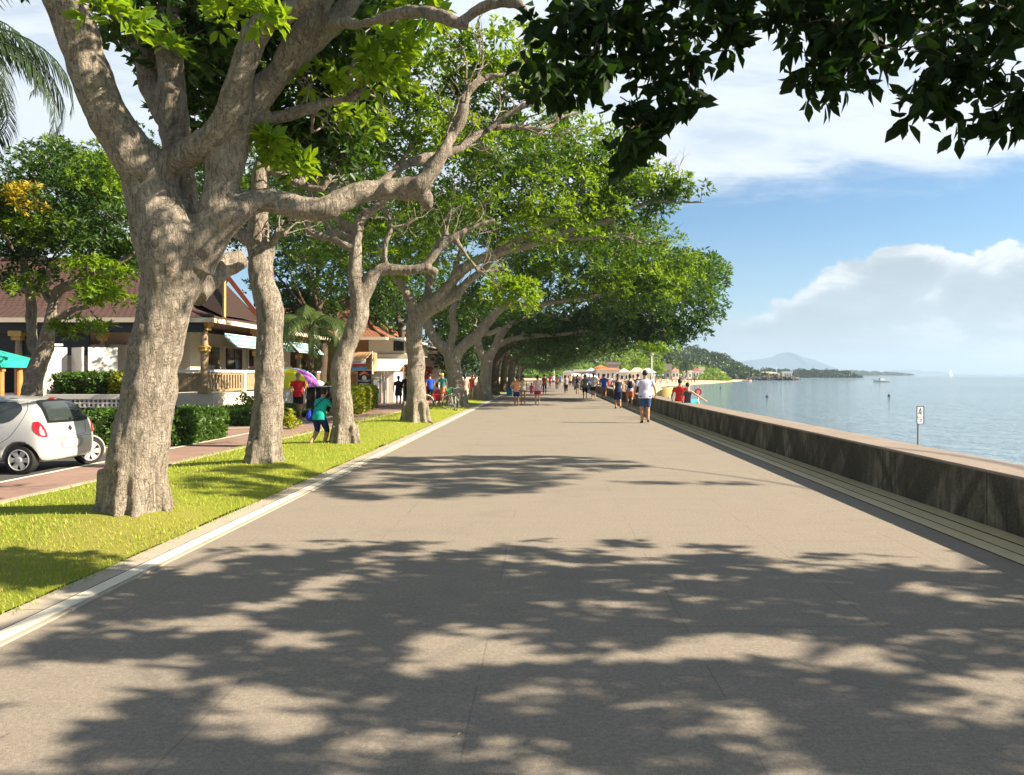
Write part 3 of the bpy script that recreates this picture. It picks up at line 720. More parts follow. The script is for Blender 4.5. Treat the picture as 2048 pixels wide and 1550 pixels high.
# ---- fourth tree
d = 24.1
L4 = [limb(d, x) for x in [
 [(831,856,36),(831,846,26),(832,820,20),(833,797,19.5),(832,760,18),(833,719,17.5),(829,690,16),(828,660,17),(832,635,17),(825,610,12),(812,585,10),(798,565,9),(785,545,8),(770,520,7),(755,495,6)],
 [(834,640,15),(848,615,12.5),(870,597,11.5),(893,577,11),(919,545,10.5),(942,528,10),(966,516,9.5),(1012,501,9),(1040,495,8.5),(1062,488,8.5),(1106,469,7.5),(1169,453,6),(1227,437,5.5),(1266,418,4.5),(1309,402,4),(1356,404,3),(1408,404,1.5)],
 [(985,510,7),(1032,480,6.5),(1071,463,6),(1114,437,6),(1149,414,5),(1180,398,4.5),(1215,378,3.5),(1260,372,2.5)],
 [(1114,437,4.5),(1126,420,4.5),(1120,400,4),(1108,375,3.5),(1100,350,3)],
 [(1062,488,5),(1120,478,4),(1190,476,3.5),(1240,470,2.5),(1290,490,2)],
 [(836,640,14),(860,622,11),(888,606,10.5),(911,590,10),(934,566,8),(966,540,6.5),(985,520,5)],
 [(855,600,8,.3),(860,560,7.5,.5),(872,520,7,.7),(880,480,6,.9),(900,450,5,1)],
 [(905,560,6),(915,520,5.5),(925,490,5),(922,460,4.5),(935,430,4)],
]]
tree('street_tree', (G(831,847).x, G(831,847).y, 0), 'fourth trunk in the row, throwing one long low limb across the promenade', GRP, L4,
 [(1100,360,25,200,90,3.0,130,.6),(1240,400,24.5,110,70,1.8,44,.45),(1340,392,24.3,70,30,1.0,16,.3),(940,430,26,160,90,3,90,.65),(700,500,27,150,110,3,90,.7),(1160,470,27,190,60,2.5,70,.6)],
 LFM, .19, .36, k=6, per=13, seed=14, bark=MB2, voxel=.04, vmin=.06, nodes_r=.25, twig_tip=.007, maxr=.07, twigs=([1,2,3,4,5,6,7], 6, 1.5),
 extra=[('sunny_leaves', [(1110,300,24.5,170,50,2.6,66,.5),(1250,370,24,110,40,1.6,30,.4),(1080,420,22.5,190,90,1,60,.36),(820,480,23,140,90,1.5,30,.36)], LF, 9)])  # lighter leaf colour painted on the sunlit edges of the crown
# ---- fifth tree
d = 35.8
L5 = [limb(d, x) for x in [
 [(916,822,26),(914,812,20),(912,795,17),(910,765,16),(907,740,15.5),(904,718,16),(893,700,12),(878,688,11),(866,672,10),(856,650,9),(850,625,7)],
 [(906,722,15),(918,702,11.5),(935,685,11),(955,668,10.5),(972,648,10),(990,628,8.5),(1010,612,7),(1040,590,5),(1080,560,4)],
 [(900,700,9),(903,680,8.5),(908,655,8),(904,630,7),(912,600,6)],
 [(955,668,6),(985,665,5),(1000,655,4)],
 [(1010,612,5),(1070,610,5),(1130,600,4.5),(1200,590,4),(1260,580,3)],
]]
tree('street_tree', (G(914,816).x, G(914,816).y, 0), 'fifth trunk in the row, forked, with bicycles leaning at its foot', GRP, L5,
 [(1170,530,36,190,85,4,130,.9),(1280,560,37,130,80,3,70,.8),(1020,560,37,130,80,3,60,.85),(880,600,38,90,70,3,40,.9),(1390,560,38,60,55,2.4,26,.7)],
 LFM, .24, .36, k=6, per=15, seed=15, bark=MB2, voxel=.05, vmin=.08, nodes_r=.4, twig_tip=.01, maxr=.09,
 extra=[('sunlit_sprays', [(1020,585,31,62,42,1.2,30,.5)], LFY, 11), ('sunny_leaves', [(1180,470,35,150,40,3,40,.6),(1230,540,33.5,190,80,1.5,60,.5)], LF, 9)])  # sunlit clump done in a brighter leaf colour
# ---- sixth tree
d = 46.4
L6 = [limb(d, x) for x in [
 [(967,806,22),(966,798,17),(968,775,14.5),(972,745,12),(975,722,12),(983,705,9),(993,690,8.5),(1000,672,8),(1014,655,7.5),(1030,645,6),(1080,630,5),(1140,640,4)],
 [(974,722,10),(962,705,8),(956,685,7.5),(958,660,6)],
 [(1000,690,6),(1020,680,5.5),(1060,672,5),(1110,670,4),(1180,660,3.5)],
]]
tree('street_tree', (G(967,800).x, G(967,800).y, 0), 'sixth trunk in the row, dark crown reaching out to the sea', GRP, L6,
 [(1290,610,47,150,80,5,140,1.1),(1370,560,47,70,60,4,40,.9),(1160,640,48,140,60,4,70,1.0),(1060,660,48,90,40,3,40,.9),(1330,670,46,70,32,3,34,.8),(950,650,49,60,50,3,26,1)],
 LFD, .30, .36, k=6, per=17, seed=16, bark=MB2, voxel=.06, vmin=.1, nodes_r=.5, twig_tip=.012, maxr=.12,
 extra=[('sunny_leaves', [(1270,540,45.5,130,36,3.5,30,.8),(1310,700,44,50,10,2,8,.5)], LF, 11)])
# ---- seventh tree and the rest of the row, copies with their own turn
d = 57
L7 = [limb(d, x) for x in [
 [(990,797,13),(989,790,10),(990,765,8.5),(991,740,8),(993,722,7),(1000,700,5.5),(1010,680,4.5)],
 [(991,735,7),(1002,712,6),(1020,695,5),(1050,685,4),(1090,680,3.5)],
]]
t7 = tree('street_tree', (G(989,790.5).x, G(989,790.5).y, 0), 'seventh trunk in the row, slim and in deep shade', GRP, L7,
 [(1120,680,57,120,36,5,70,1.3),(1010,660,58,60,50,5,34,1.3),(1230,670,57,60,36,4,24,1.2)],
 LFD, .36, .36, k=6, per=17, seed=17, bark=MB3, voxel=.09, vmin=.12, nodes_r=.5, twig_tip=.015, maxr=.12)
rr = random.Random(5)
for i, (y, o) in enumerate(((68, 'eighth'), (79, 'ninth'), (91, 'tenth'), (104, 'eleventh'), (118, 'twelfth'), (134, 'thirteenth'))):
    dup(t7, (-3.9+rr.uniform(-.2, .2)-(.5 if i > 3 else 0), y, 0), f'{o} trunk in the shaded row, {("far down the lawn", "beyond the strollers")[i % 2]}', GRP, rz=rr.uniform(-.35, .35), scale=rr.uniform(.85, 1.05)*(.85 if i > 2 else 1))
# ---------------------------------------------------------------- overhanging tree: trunk behind the camera, boughs over the promenade
def in_poly(x, y, P):
    c = False; n = len(P)
    for i in range(n):
        x1, y1 = P[i]; x2, y2 = P[(i+1) % n]
        if (y1 > y) != (y2 > y) and x < (x2-x1)*(y-y1)/(y2-y1)+x1: c = not c
    return c
LIT = [[(-40,1350),(125,1310),(190,1325),(350,1322),(475,1345),(350,1370),(225,1385),(320,1395),(240,1425),(135,1440),(185,1475),(55,1485),(-40,1520)],
 [(500,1300),(600,1252),(690,1258),(590,1302),(500,1322)],[(775,1285),(1024,1250),(1070,1290),(1024,1312),(900,1345),(780,1332)],
 [(300,1470),(410,1470),(430,1500),(370,1520)],[(560,1460),(750,1452),(870,1490),(750,1505),(600,1482)],[(600,1368),(820,1378),(780,1402),(600,1394)],
 [(1474,1258),(1674,1268),(1924,1240),(1864,1262),(1810,1285),(1834,1300),(1674,1325),(1534,1315),(1430,1280)],
 [(1460,1362),(1544,1378),(1530,1400),(1610,1430),(1474,1450),(1460,1415)],[(1824,1362),(2060,1378),(2060,1408),(1974,1435),(1824,1425),(1754,1395)],
 [(1000,1498),(1150,1506),(1204,1560),(1000,1560),(960,1520)],[(1744,1328),(1884,1338),(1800,1348)],[(1229,1162),(1404,1168),(1304,1184)],
 [(560,1168),(680,1160),(700,1180),(600,1186)],[(230,1215),(370,1205),(360,1225),(260,1232)]]
FAR_DARK = [[(640,975),(720,925),(850,900),(1100,905),(1330,930),(1180,945),(1080,985),(850,1000),(700,1000)],[(820,895),(900,872),(1060,868),(1010,890)],[(340,975),(420,950),(560,940),(660,950),(560,1000),(380,1000)],[(1230,962),(1580,964),(1580,969),(1230,968)],[(90,1180),(0,1200),(0,1232),(60,1215)],[(560,1036),(640,1040),(600,1052)]]
DARK = [(-60,1380),(90,1290),(200,1190),(430,1120),(560,1100),(600,1088),(740,1084),(900,1100),(1024,1102),(1160,1096),(1240,1094),(1300,1116),(1420,1108),(1540,1112),(1700,1106),(1790,1110),(1900,1120),(2120,1128),(2700,1250),(3100,1700),(3000,2400),(-400,2400),(-700,1560)]
def overhang():
    rng = np.random.default_rng(77); t = thing('shade_tree', (5.55, -10.2, 0), 'overhanging boughs of broad dark leaves hanging into the top right of the view', 'tree')
    # unseen leaves, set back along the sun to shape the shadows on the paving
    cen = []
    S = np.array(SUN)
    tries = 0
    while len(cen) < 4600 and tries < 200000:
        tries += 1
        gx = rng.uniform(-4.6, 6.5); gy = rng.uniform(1.4, 7.25)
        jx_ = 44*noise.noise(Vector((gx*1.6, gy*3.1, 7)))+30*noise.noise(Vector((gx*5, gy*9, 3)))
        px = VX+gx/gy*F+jx_; py = VY+CAMH/gy*F-12+jx_*.9*(7.5/gy)**-1.2*1.6
        if not in_poly(px, py, DARK): continue
        nz = noise.noise(Vector((gx*1.15, gy*2.0, 4.2)))+.5*noise.noise(Vector((gx*2.7, gy*4.2, 1.2)))
        if nz > .22: continue
        if noise.noise(Vector((gx*6.5, gy*9, 2.2))) > .16: continue
        if any(in_poly(px, py, q) for q in LIT): continue
        z = rng.uniform(4.7, 6.2)+.4*noise.noise(Vector((gx, gy, 9))); p = np.array((gx, gy, 0))+S*(z/S[2])
        cen.append(p)
    for _ in range(6000):  # more leaves added out of view for the shadow streaks farther along
        gx = rng.uniform(-6.5, 3); gy = rng.uniform(9.2, 14.5); px = VX+gx/gy*F; py = VY+CAMH/gy*F
        if not any(in_poly(px, py, q_) for q_ in FAR_DARK) or noise.noise(Vector((gx*1.3, gy*2.6, 5))) > .10: continue
        z = rng.uniform(8.8, 9.8); cen.append(np.array((gx, gy, 0))+S*(z/S[2]))
    allp = [p for pts, rs in L1[:7] for p in pts[::2]]
    for _ in range(900):  # leaves added out of view to dapple the first trunk
        p0 = np.array(allp[rng.integers(len(allp))])+rng.normal(size=3)*.22
        if p0[2] < 1.3 or noise.noise(Vector((p0[0]*1.3, p0[2]*1.6, 3.3))) < (.05 if p0[2] < 3.2 else -.10): continue
        z = rng.uniform(7.0, 8.6); p = p0+S*((z-p0[2])/S[2]); cen.append(p)
    cen = np.array(cen)
    ax = unit(rng.normal(size=cen.shape)*.5+np.array([.3, 0, .9]))
    A = rosettes(rng, cen, ax, 6, .15, .42)
    def vis(P): return (P[:, 1] > .3) & (np.abs(VX+P[:, 0]/np.maximum(P[:, 1], .3)*F-1024) < 1054) & (VY-(P[:, 2]-CAMH)/np.maximum(P[:, 1], .3)*F > -30)
    keep = ~vis(A[0]); A = [a[keep] for a in A]
    link_mesh('unseen_shadow_foliage', leaves_mesh('unseen_shadow_foliage', *A[:5], LEAF_LOW, A[5]), LFB, t, world=True)
    # foliage seen against the sky
    specs = [(1200,60,5.2,130,60,.5,24,.13),(1100,160,5.0,44,30,.3,6,.09),(1170,150,5.1,70,46,.3,8,.10),(1290,130,5.3,90,60,.4,13,.11),(1290,220,5.1,80,34,.3,9,.09),(1270,290,5.0,66,18,.25,6,.08),(1375,215,5.0,26,20,.2,2,.08),(1380,130,5.1,40,24,.2,3,.08),
      (1400,45,5.3,90,44,.4,11,.11),(1470,90,5.2,26,20,.2,2,.08),(1550,25,5.2,80,28,.4,7,.10),(1680,60,5.0,110,56,.4,17,.11),(1650,140,4.9,50,36,.3,6,.09),(1600,170,4.9,24,20,.2,2,.07),(1770,130,4.9,26,22,.2,2,.08),(1720,15,5.1,200,26,.5,13,.12),
      (1960,55,4.8,95,56,.4,17,.11),(1930,170,4.7,80,44,.3,9,.10),(1860,200,4.7,40,18,.3,3,.08),(2000,200,4.7,56,44,.3,6,.10),(1930,262,4.7,16,14,.2,1,.06),(2030,235,4.6,34,36,.3,3,.08),(1300,-20,5.2,300,30,.5,24,.14),(1800,-20,5,330,30,.5,24,.14),
      (1060,60,5.4,20,24,.2,1,.08)]
    Cc, Rc = ell_clumps(rng, specs); P, ax = clump_rosettes(rng, Cc, Rc*1.2, 4, .95)
    ax = unit(ax*np.array([1, 1, .2])+np.array([0, 0, -.45]))
    A = rosettes(rng, P, ax, 5, .135, .48, droop=.3)
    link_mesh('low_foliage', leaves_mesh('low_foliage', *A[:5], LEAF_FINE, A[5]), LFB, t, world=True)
    # trunk and boughs
    b = MB()
    def T(pts, rs, n=12):
        p, r = catmull(pts, rs, 5); b.tube(p, r, n, wob=.1, seed=len(b.v)*.01); return p, r
    T([(5.6,-10.2,-.1),(5.5,-10,1.2),(5.7,-9.4,2.8),(6.0,-8.6,4.2)], [.5,.40,.36,.32])
    nodes = []; rads = []
    for pts, rs in (([(6.0,-8.8,3.9),(7.2,-6,5.4),(8.4,-3,6.2),(9.2,0,6.5),(9.6,3,6.6),(9.9,5.6,6.5)], [.28,.18,.07,.04,.03,.02]),
                    ([(6.0,-8.8,4.1),(5.2,-5,5.6),(4.8,-1,6.3),(4.6,2,6.4),(5.2,4.6,6.2)], [.22,.16,.09,.05,.02]),
                    ([(5.1,-4.6,5.7),(3.6,-1,6.2),(2.4,2.4,5.9),(1.7,4.4,5.0)], [.10,.07,.045,.02]),
                    ([(12.4,2.6,6.9),(16.2,4.6,7.9),(18.0,7.6,8.8),(16.4,10.8,9.2),(13.4,11.8,9.2)], [.03,.025,.022,.018,.01]),
                    ([(8.6,-2.2,6.3),(10.8,0,6.8),(12.4,2.6,6.9),(13,4.6,6.6)], [.08,.03,.018,.012]),
                    ([(4.8,0,6.3),(6.8,2.5,6.6),(7.4,5.2,6.5)], [.06,.04,.02])):
        p, r = T(pts, rs)
        for a_, c_ in zip(p, r): nodes.append(a_); rads.append(c_)
    sub = cen[::26]; sub = sub[(sub[:, 1] < 6.9) | (sub[:, 1] > 9.0) & (sub[:, 2] > 8)]
    for p, r in grow(rng, nodes, rads, np.vstack([sub, Cc+np.array([0, 0, .05])]), tip=.004, maxr=.03, kink=.10): b.tube(p, r, 5, cap=False)
    b.build('trunk', MB3, t, world=True, smooth=True)
overhang()
# ---------------------------------------------------------------- trees on the left and behind the restaurants
d = 20.5
LL = [limb(d, x) for x in [
 [(58,850,24),(62,790,19),(70,750,17),(82,715,16),(90,695,16),(95,670,13),(100,640,11),(108,605,10),(118,580,10),(150,567,9),(180,552,7.5),(215,538,6),(250,520,5),(270,500,4)],
 [(84,712,13),(66,690,9,.2),(63,650,9,.2),(62,610,9,.2),(60,590,8.5,.2),(50,560,8,.2),(48,530,7,.2),(42,490,6,.2),(45,450,5,.2),(42,410,4,.2),(30,380,3,.2),(0,372,3,.2)],
 [(100,640,8),(125,632,6.5),(150,618,5),(180,615,3.5)],
 [(106,610,7),(90,585,6.5,.2),(98,560,5,.2),(100,530,4,.2),(130,500,3,.3)],
 [(182,622,2,-.1),(200,640,2,-.2),(225,650,1.5,-.3),(245,655,1.5,-.3)],
]]
tree('leaning_tree', (G(60,864).x, 20.5, 0), 'dark forked tree rising behind the parked white car', None, LL,
 [(130,430,21,130,120,2.6,110,.5),(215,480,20.5,70,80,1.6,46,.4),(30,500,21,70,90,1.6,40,.4),(150,360,21.5,90,60,2,34,.4)],
 LFD, .17, .36, k=6, per=13, seed=21, bark=MB2, voxel=.03, vmin=.05, nodes_r=.2,
 extra=[('sunny_leaves', [(200,590,19.6,56,34,.8,26,.28),(190,545,19.8,60,30,.8,18,.26),(170,655,19.8,70,18,.6,10,.2),(60,455,19.6,80,30,.8,12,.26),(200,360,20.4,60,50,1,22,.34),(50,575,19.6,40,20,.5,5,.2)], LF, 9)])
d = 19
LFt = [limb(d, x) for x in [
 [(-150,866,20),(-140,700,15),(-110,560,12),(-70,450,9),(-20,390,6),(20,380,4),(60,392,2.5)],
 [(-110,560,8),(-60,480,6),(-5,455,4),(26,500,2.5)]]]
tree('flowering_tree', (G(-150,866).x, 19.5, 0), 'yellow flowering crown at the left edge of the view', None, LFt,
 [(-60,430,19,110,70,1.6,50,.4)], LFD, .15, .36, k=6, per=10, seed=22, bark=MB3, voxel=.03, vmin=.04, nodes_r=.2,
 extra=[('blossom', [(34,378,18.6,46,24,.8,11,.17),(56,408,18.6,22,16,.6,4,.14),(-20,370,18.6,50,24,.8,7,.2)], LFL, 9)])
def back_tree(px, d, h, label, specs, leaf, seed, L=.3, r=.3, per=13, extra=(), group='tall trees behind the restaurants', base=None):
    x = (px-VX)/F*d; rng = random.Random(seed)
    limbs = [catmull([(x, d, 0), (x+.2, d, h*.3), (x-.3, d+.3, h*.55), (x+.1, d, h*.85)], [r, r*.8, r*.55, r*.15], 5)]
    for i in range(5):
        a = rng.uniform(0, 6.28); z0 = h*rng.uniform(.3, .5); q = h*rng.uniform(.2, .34)
        limbs.append(catmull([(x-.1, d+.1, z0), (x+math.cos(a)*q*.5, d+math.sin(a)*q*.5, z0+h*.14), (x+math.cos(a)*q, d+math.sin(a)*q, z0+h*.3)], [r*.5, r*.3, r*.1], 4))
    return tree('broadleaf_tree', (x, d, 0), label, group, limbs, specs, leaf, L, .38, k=6, per=per, seed=seed, bark=MB3, voxel=.08, vmin=.12, nodes_r=.4, twig_tip=.012, maxr=.09, extra=extra)
back_tree(640, 44, 12, 'dark tree behind the palm, its crown filling the gap between the second and third trunks',
 [(640,500,44,120,110,4,110,.95),(590,600,46,90,50,3,50,.9),(760,620,50,70,50,3,40,.9),(560,420,45,110,110,4,80,.95),(720,400,46,120,120,4,70,1.0)], LFD, 31)
back_tree(800, 52, 12, 'tall dark tree behind the orange tiled roof',
 [(800,540,52,110,110,4,90,1.1),(850,440,52,110,90,4,60,1.1),(760,600,53,70,50,3,26,1.0)], LFD, 32)
back_tree(400, 50, 14, 'big dark tree behind the brown roofed restaurant',
 [(400,430,50,150,110,4,110,1.1),(330,340,50,110,80,4,50,1.1),(480,360,50,110,110,4,60,1.1)], LFD, 33)
back_tree(150, 46, 13, 'bushy tree at the far left behind the brown roof',
 [(170,420,46,120,90,4,70,1.0),(60,470,46,120,90,4,60,1.0),(140,330,46,80,40,3,26,.9)], LFD, 34, extra=[('sunny_leaves', [(150,330,45,110,50,3,36,.8),(230,360,45,60,60,3,20,.8)], LF, 10)])
back_tree(905, 66, 12, 'dark tree filling the shade behind the fifth and sixth trunks',
 [(880,660,64,90,70,5,70,1.3),(960,660,66,80,60,5,50,1.3),(900,730,66,60,40,3,24,1.2)], LFD, 35, L=.4)
# ---------------------------------------------------------------- palms
def frond(b, o, a, elev, L, droop, rng, w=.42, n=46, lw=.022):
    """feathered palm leaf with drooping leaflets"""
    pts = []; p = Vector(o); e = elev
    for i in range(13):
        pts.append(p.copy()); s = L/12
        p = p+Vector((math.cos(a)*math.cos(e), math.sin(a)*math.cos(e), math.sin(e)))*s
        e -= droop/12*(1+i*.12)
    b.tube(pts, [.022*(1-i/13)+.004 for i in range(13)], 5)
    cp, _ = catmull(pts, [0]*13, 6)
    for i in range(n):
        t = .12+.87*i/n; k = t*(len(cp)-1); j = int(k); q = Vector(cp[j]); q2 = Vector(cp[min(j+1, len(cp)-1)])
        T = (q2-q).normalized() if (q2-q).length > 0 else T
        S = T.cross(Vector((0, 0, 1))).normalized()
        ll = w*L*.55*math.sin(math.pi*min(1, t*.93+.05))**.6*rng.uniform(.85, 1.1)
        for sg in (-1, 1):
            D = (S*sg*.8+T*.55+Vector((0, 0, -.45-.2*rng.random()))).normalized(); D2 = (D+Vector((0, 0, -.75))).normalized()
            m_ = q+D*ll*.55; e_ = m_+D2*ll*.45; V_ = T*lw
            b.add([q-V_*.5, q+V_*.5, m_+V_, m_-V_, e_+V_*.15, e_-V_*.15], [(0, 1, 2, 3), (3, 2, 4, 5)])
def palm(name, base, h, nf, L, label, seed, lmat=None, lean=(0, 0), amin=0, amax=6.283, r=.16, emin=-.1, emax=1.2, lw=.022):
    rng = random.Random(seed); t = thing(name, base, label, 'palm')
    p, rs = catmull([(0, 0, -.05), (lean[0]*.2, lean[1]*.2, h*.35), (lean[0]*.6, lean[1]*.6, h*.7), (lean[0], lean[1], h)], [r*1.35, r, r*.9, r*.8], 6)
    b = MB(); b.tube(p, [q*(1+.06*(i % 2)) for i, q in enumerate(rs)], 12); b.build('trunk', MB3, t, smooth=True)
    for i in range(nf):
        a = amin+(amax-amin)*(i+rng.uniform(-.3, .3))/nf; b = MB()
        frond(b, (lean[0], lean[1], h), a, rng.uniform(emin, emax), L*rng.uniform(.85, 1.1), rng.uniform(1.3, 2.2), rng, lw=lw)
        me = b.mesh('frond'); at = me.attributes.new('rnd', 'FLOAT', 'POINT'); at.data.foreach_set('value', np.full(len(me.vertices), rng.random(), np.float32))
        link_mesh('frond', me, lmat or LP, t)
q = W(-150, 60, 13.0)
palm('tall_palm', (q.x, 13.0, 0), q.z, 24, 3.3, 'tall palm whose dark drooping fronds hang in at the top left', 41, lmat=LPD, lw=.02)
palm('garden_palm', (W(622, 700, 36).x, 36, 0), 3.9, 17, 3.3, 'short leafy palm between the two restaurants', 42, r=.14, lw=.03)
# ---------------------------------------------------------------- materials of the buildings
def mat_rooftile(name, a, b_, row=.28, s=1.0):
    m = NT(name); v = m.coord('UV')
    br = m.n('ShaderNodeTexBrick'); br.inputs['Scale'].default_value = 1; br.inputs['Brick Width'].default_value = .26*s; br.inputs['Row Height'].default_value = row
    br.inputs['Mortar Size'].default_value = .045*s; br.inputs['Mortar Smooth'].default_value = .2
    br.inputs['Color1'].default_value = (*a, 1); br.inputs['Color2'].default_value = (*b_, 1); br.inputs['Mortar'].default_value = (*(x*.25 for x in a), 1)
    m.l(v, br.inputs['Vector'])
    c = m.mix(.35, br.outputs['Color'], m.ramp(m.noise(m.coord(), 1.3, 6, .7), [(.3, tuple(x*.5 for x in a)), (.7, tuple(min(1, x*1.4) for x in b_))]))
    m.bsdf(c, .75, m.bump(br.outputs['Fac'], -.8, .03), spec=.3); return m.m
MRB = mat_rooftile('brown_roof_tile', (.135, .072, .052), (.10, .055, .043)); MRO = mat_rooftile('orange_roof_tile', (.42, .185, .095), (.34, .14, .075))
MWALL = mat_concrete('cream_render', (.66, .60, .49), .07, 1.0, .85, .1); MWW = mat_concrete('white_render', (.78, .75, .68), .05, 1.0, .85, .1)
MBRN = plain('brown_wall', (.30, .145, .055), .7, .15, 2); MTAN = plain('tan_board', (.46, .24, .10), .6, .12, 3); MDARK = plain('dark_interior', (.016, .013, .011), .6, .2)
MGOLD = plain('gilded_wood', (.52, .33, .08), .45, .2, 8, spec=.5); MWOOD = plain('weathered_wood', (.34, .25, .14), .7, .25, 9); MREDW = plain('red_brown_wood', (.17, .045, .025), .5, .2, 6)
MORW = plain('orange_wood', (.55, .24, .06), .55, .2, 6); MTRIM = plain('pale_trim', (.68, .6, .46), .6, .08); MGREY = plain('grey_metal', (.35, .35, .35), .45, .1, metallic=.4)
MBLK = plain('black_paint', (.018, .018, .02), .45, .2); MSTEEL = plain('white_paint', (.80, .79, .76), .4, .05)
MTEAL = plain('teal_canvas', (.02, .42, .33), .7, .1); MLT = plain('light_teal', (.33, .66, .62), .5, .06)
def mat_glass():
    m = NT('window_glass'); m.bsdf((.02, .022, .024), .06, spec=.8); return m.m
MGLASS = mat_glass()
def roof_face(b, pts, mi=0):
    b.add(pts, [tuple(range(len(pts)))], mi)
def uv_roof(me):
    uv = me.uv_layers.new(name='UVMap')
    for p in me.polygons:
        n = p.normal; ax = Vector((0, 0, 1)).cross(n); ax = ax.normalized() if ax.length > .05 else Vector((1, 0, 0)); ay = n.cross(ax)
        for li in p.loop_indices:
            co_ = me.vertices[me.loops[li].vertex_index].co; uv.data[li].uv = (co_.dot(ax), co_.dot(ay))
def hip_roof(name, x0, x1, y0, y1, ze, zr, ridge, mat, parent, th=.12, sag=.5):
    """hipped roof with slightly flared eaves; ridge = (xa, xb, y)"""
    xa, xb, yr = ridge; E = [(x0, y0), (x1, y0), (x1, y1), (x0, y1)]; Rg = [(xa, yr), (xb, yr)]
    # mid ring makes the flare
    M_ = []; t = .32
    near = [0, 1, 1, 0]
    for (x, y), k_ in zip(E, near): M_.append((x+(Rg[k_][0]-x)*t, y+(Rg[k_][1]-y)*t, ze+(zr-ze)*t*.62))
    E3 = [(x, y, ze) for x, y in E]; R3 = [(x, y, zr) for x, y in Rg]
    b = MB()
    for i in range(4): j = (i+1) % 4; roof_face(b, [E3[i], E3[j], M_[j], M_[i]])
    roof_face(b, [M_[0], M_[1], R3[1], R3[0]]); roof_face(b, [M_[2], M_[3], R3[0], R3[1]])
    roof_face(b, [M_[1], M_[2], R3[1]]); roof_face(b, [M_[3], M_[0], R3[0]])
    o = b.build(name, mat, parent, world=True); uv_roof(o.data)
    u = MB(); u.quad(*[(x, y, ze-.03) for x, y, _ in E3][::-1]); u.build('soffit', plain('soffit_brown', (.20, .10, .045), .7), parent, world=True)
    f = MB()
    for i in range(4):
        p, q = Vector(E3[i]), Vector(E3[(i+1) % 4]); f.slab([p+Vector((0, 0, -.16)), q+Vector((0, 0, -.16)), q+Vector((0, 0, .02)), p+Vector((0, 0, .02))], ((q-p).cross(Vector((0, 0, 1)))).normalized()*.05)
    f.build('fascia', MTRIM, parent, world=True)
    for e, m_, r_ in ((E3[0], M_[0], R3[0]), (E3[1], M_[1], R3[1]), (E3[2], M_[2], R3[1]), (E3[3], M_[3], R3[0])):
        pp, _ = catmull([e, m_, r_], [0]*3, 16)
        pp, _ = catmull(pp, [0]*len(pp), 4); h = MB(); h.tube([p+np.array((0, 0, .03)) for p in pp], [.10+.045*((i % 4)/3) for i in range(len(pp))], 8); h.build('hip_tiles', mat, parent, world=True)
    h = MB(); nn = int((xb-xa)/.08); h.tube([(xa+(xb-xa)*i/nn, yr, zr+.03) for i in range(nn+1)], [.11+.045*((i % 4)/3) for i in range(nn+1)], 8); h.build('ridge_tiles', mat, parent, world=True)
def column(x, y, z0, z1, parent, r=.13, mat=None):
    p = MB(); p.box((x, y, z0+.1), (r*2.6, r*2.6, .2)); p.lathe((x, y, z0+.2), [(r, 0), (r, (z1-z0)*.55), (r*.8, (z1-z0)*.8), (r*.8, z1-z0-.4)], 14)
    c = p.build('column', mat or MWOOD, parent, world=True)
    g = MB(); g.lathe((x, y, z0+(z1-z0)*.56), [(r*1.1, 0), (r*1.7, .08), (r*1.5, .14), (r*1.75, .22), (r*1.1, .30)], 12); g.build('gilded_collar', MGOLD, parent, world=True); g = MB()
    g.box((x, y, z1-.28), (r*2.6, r*2.6, .16)); g.box((x, y, z1-.1), (r*3.6, r*3.6, .2)); g.build('capital', MGOLD, parent, world=True)
# ---------------------------------------------------------------- restaurant with the brown roof
RA = thing('restaurant', (-13.4, 29, 0), 'brown tiled restaurant with a raised terrace, gilded columns and striped awnings', 'restaurant')
b = MB(); b.box2((-24, 29.3, -.02), (-13.2, 45, .84)); b.build('terrace_base', MWW, RA, world=True)
b = MB(); b.box2((-14.6, 29.0, -.02), (-13.0, 31.2, .86)); b.build('terrace_step', MWALL, RA, world=True)
b = MB()
b.box2((-36, 31.6, .0), (-22.3, 31.8, 3.4)); b.box2((-22.28, 32.4, .84), (-15.6, 32.6, 3.5)); b.box2((-22.6, 31.8, 0), (-22.3, 45, 3.5))
b.box2((-15.7, 32.3, .84), (-15.5, 45, 3.5)); b.build('house_wall', MWALL, RA, world=True)
b = MB(); b.box2((-21.9, 31.9, .84), (-19.2, 32.38, 2.9)); b.box2((-18.9, 32.1, .84), (-18.2, 32.38, 2.9)); b.build('porch_pier', MWW, RA, world=True)
for x0, x1 in ((-29.7, -28.3), (-26.3, -25.5), (-23.7, -22.7)):
    b = MB(); b.box2((x0, 31.52, .2), (x1, 31.6, 2.6)); b.build('dark_doorway', MDARK, RA, world=True)
for x0, x1 in ((-17.75, -16.3),):
    b = MB(); b.box2((x0, 32.30, 1.7), (x1, 32.38, 2.95)); w_ = b.build('window', MTRIM, RA, world=True)
    b = MB(); b.box2((x0+.06, 32.27, 1.76), (x1-.06, 32.31, 2.89)); g_ = b.build('pane', MGLASS, w_, world=True)
for y0, y1 in ((33.2, 35), (35.6, 37.6), (38.4, 40.4), (41, 43)):
    b = MB(); b.box2((-15.52, y0, 1.2), (-15.40, y1, 2.95)); w_ = b.build('window', MTRIM, RA, world=True)
    b = MB(); b.box2((-15.41, y0+.08, 1.28), (-15.36, y1-.08, 2.87)); b.box2((-15.37, (y0+y1)/2-.02, 1.28), (-15.34, (y0+y1)/2+.02, 2.87)); b.build('pane', MGLASS, w_, world=True)
hip_roof('roof', -38, -12.9, 28.6, 46.5, 3.78, 7.3, (-30, -20.5, 37), MRB, RA)
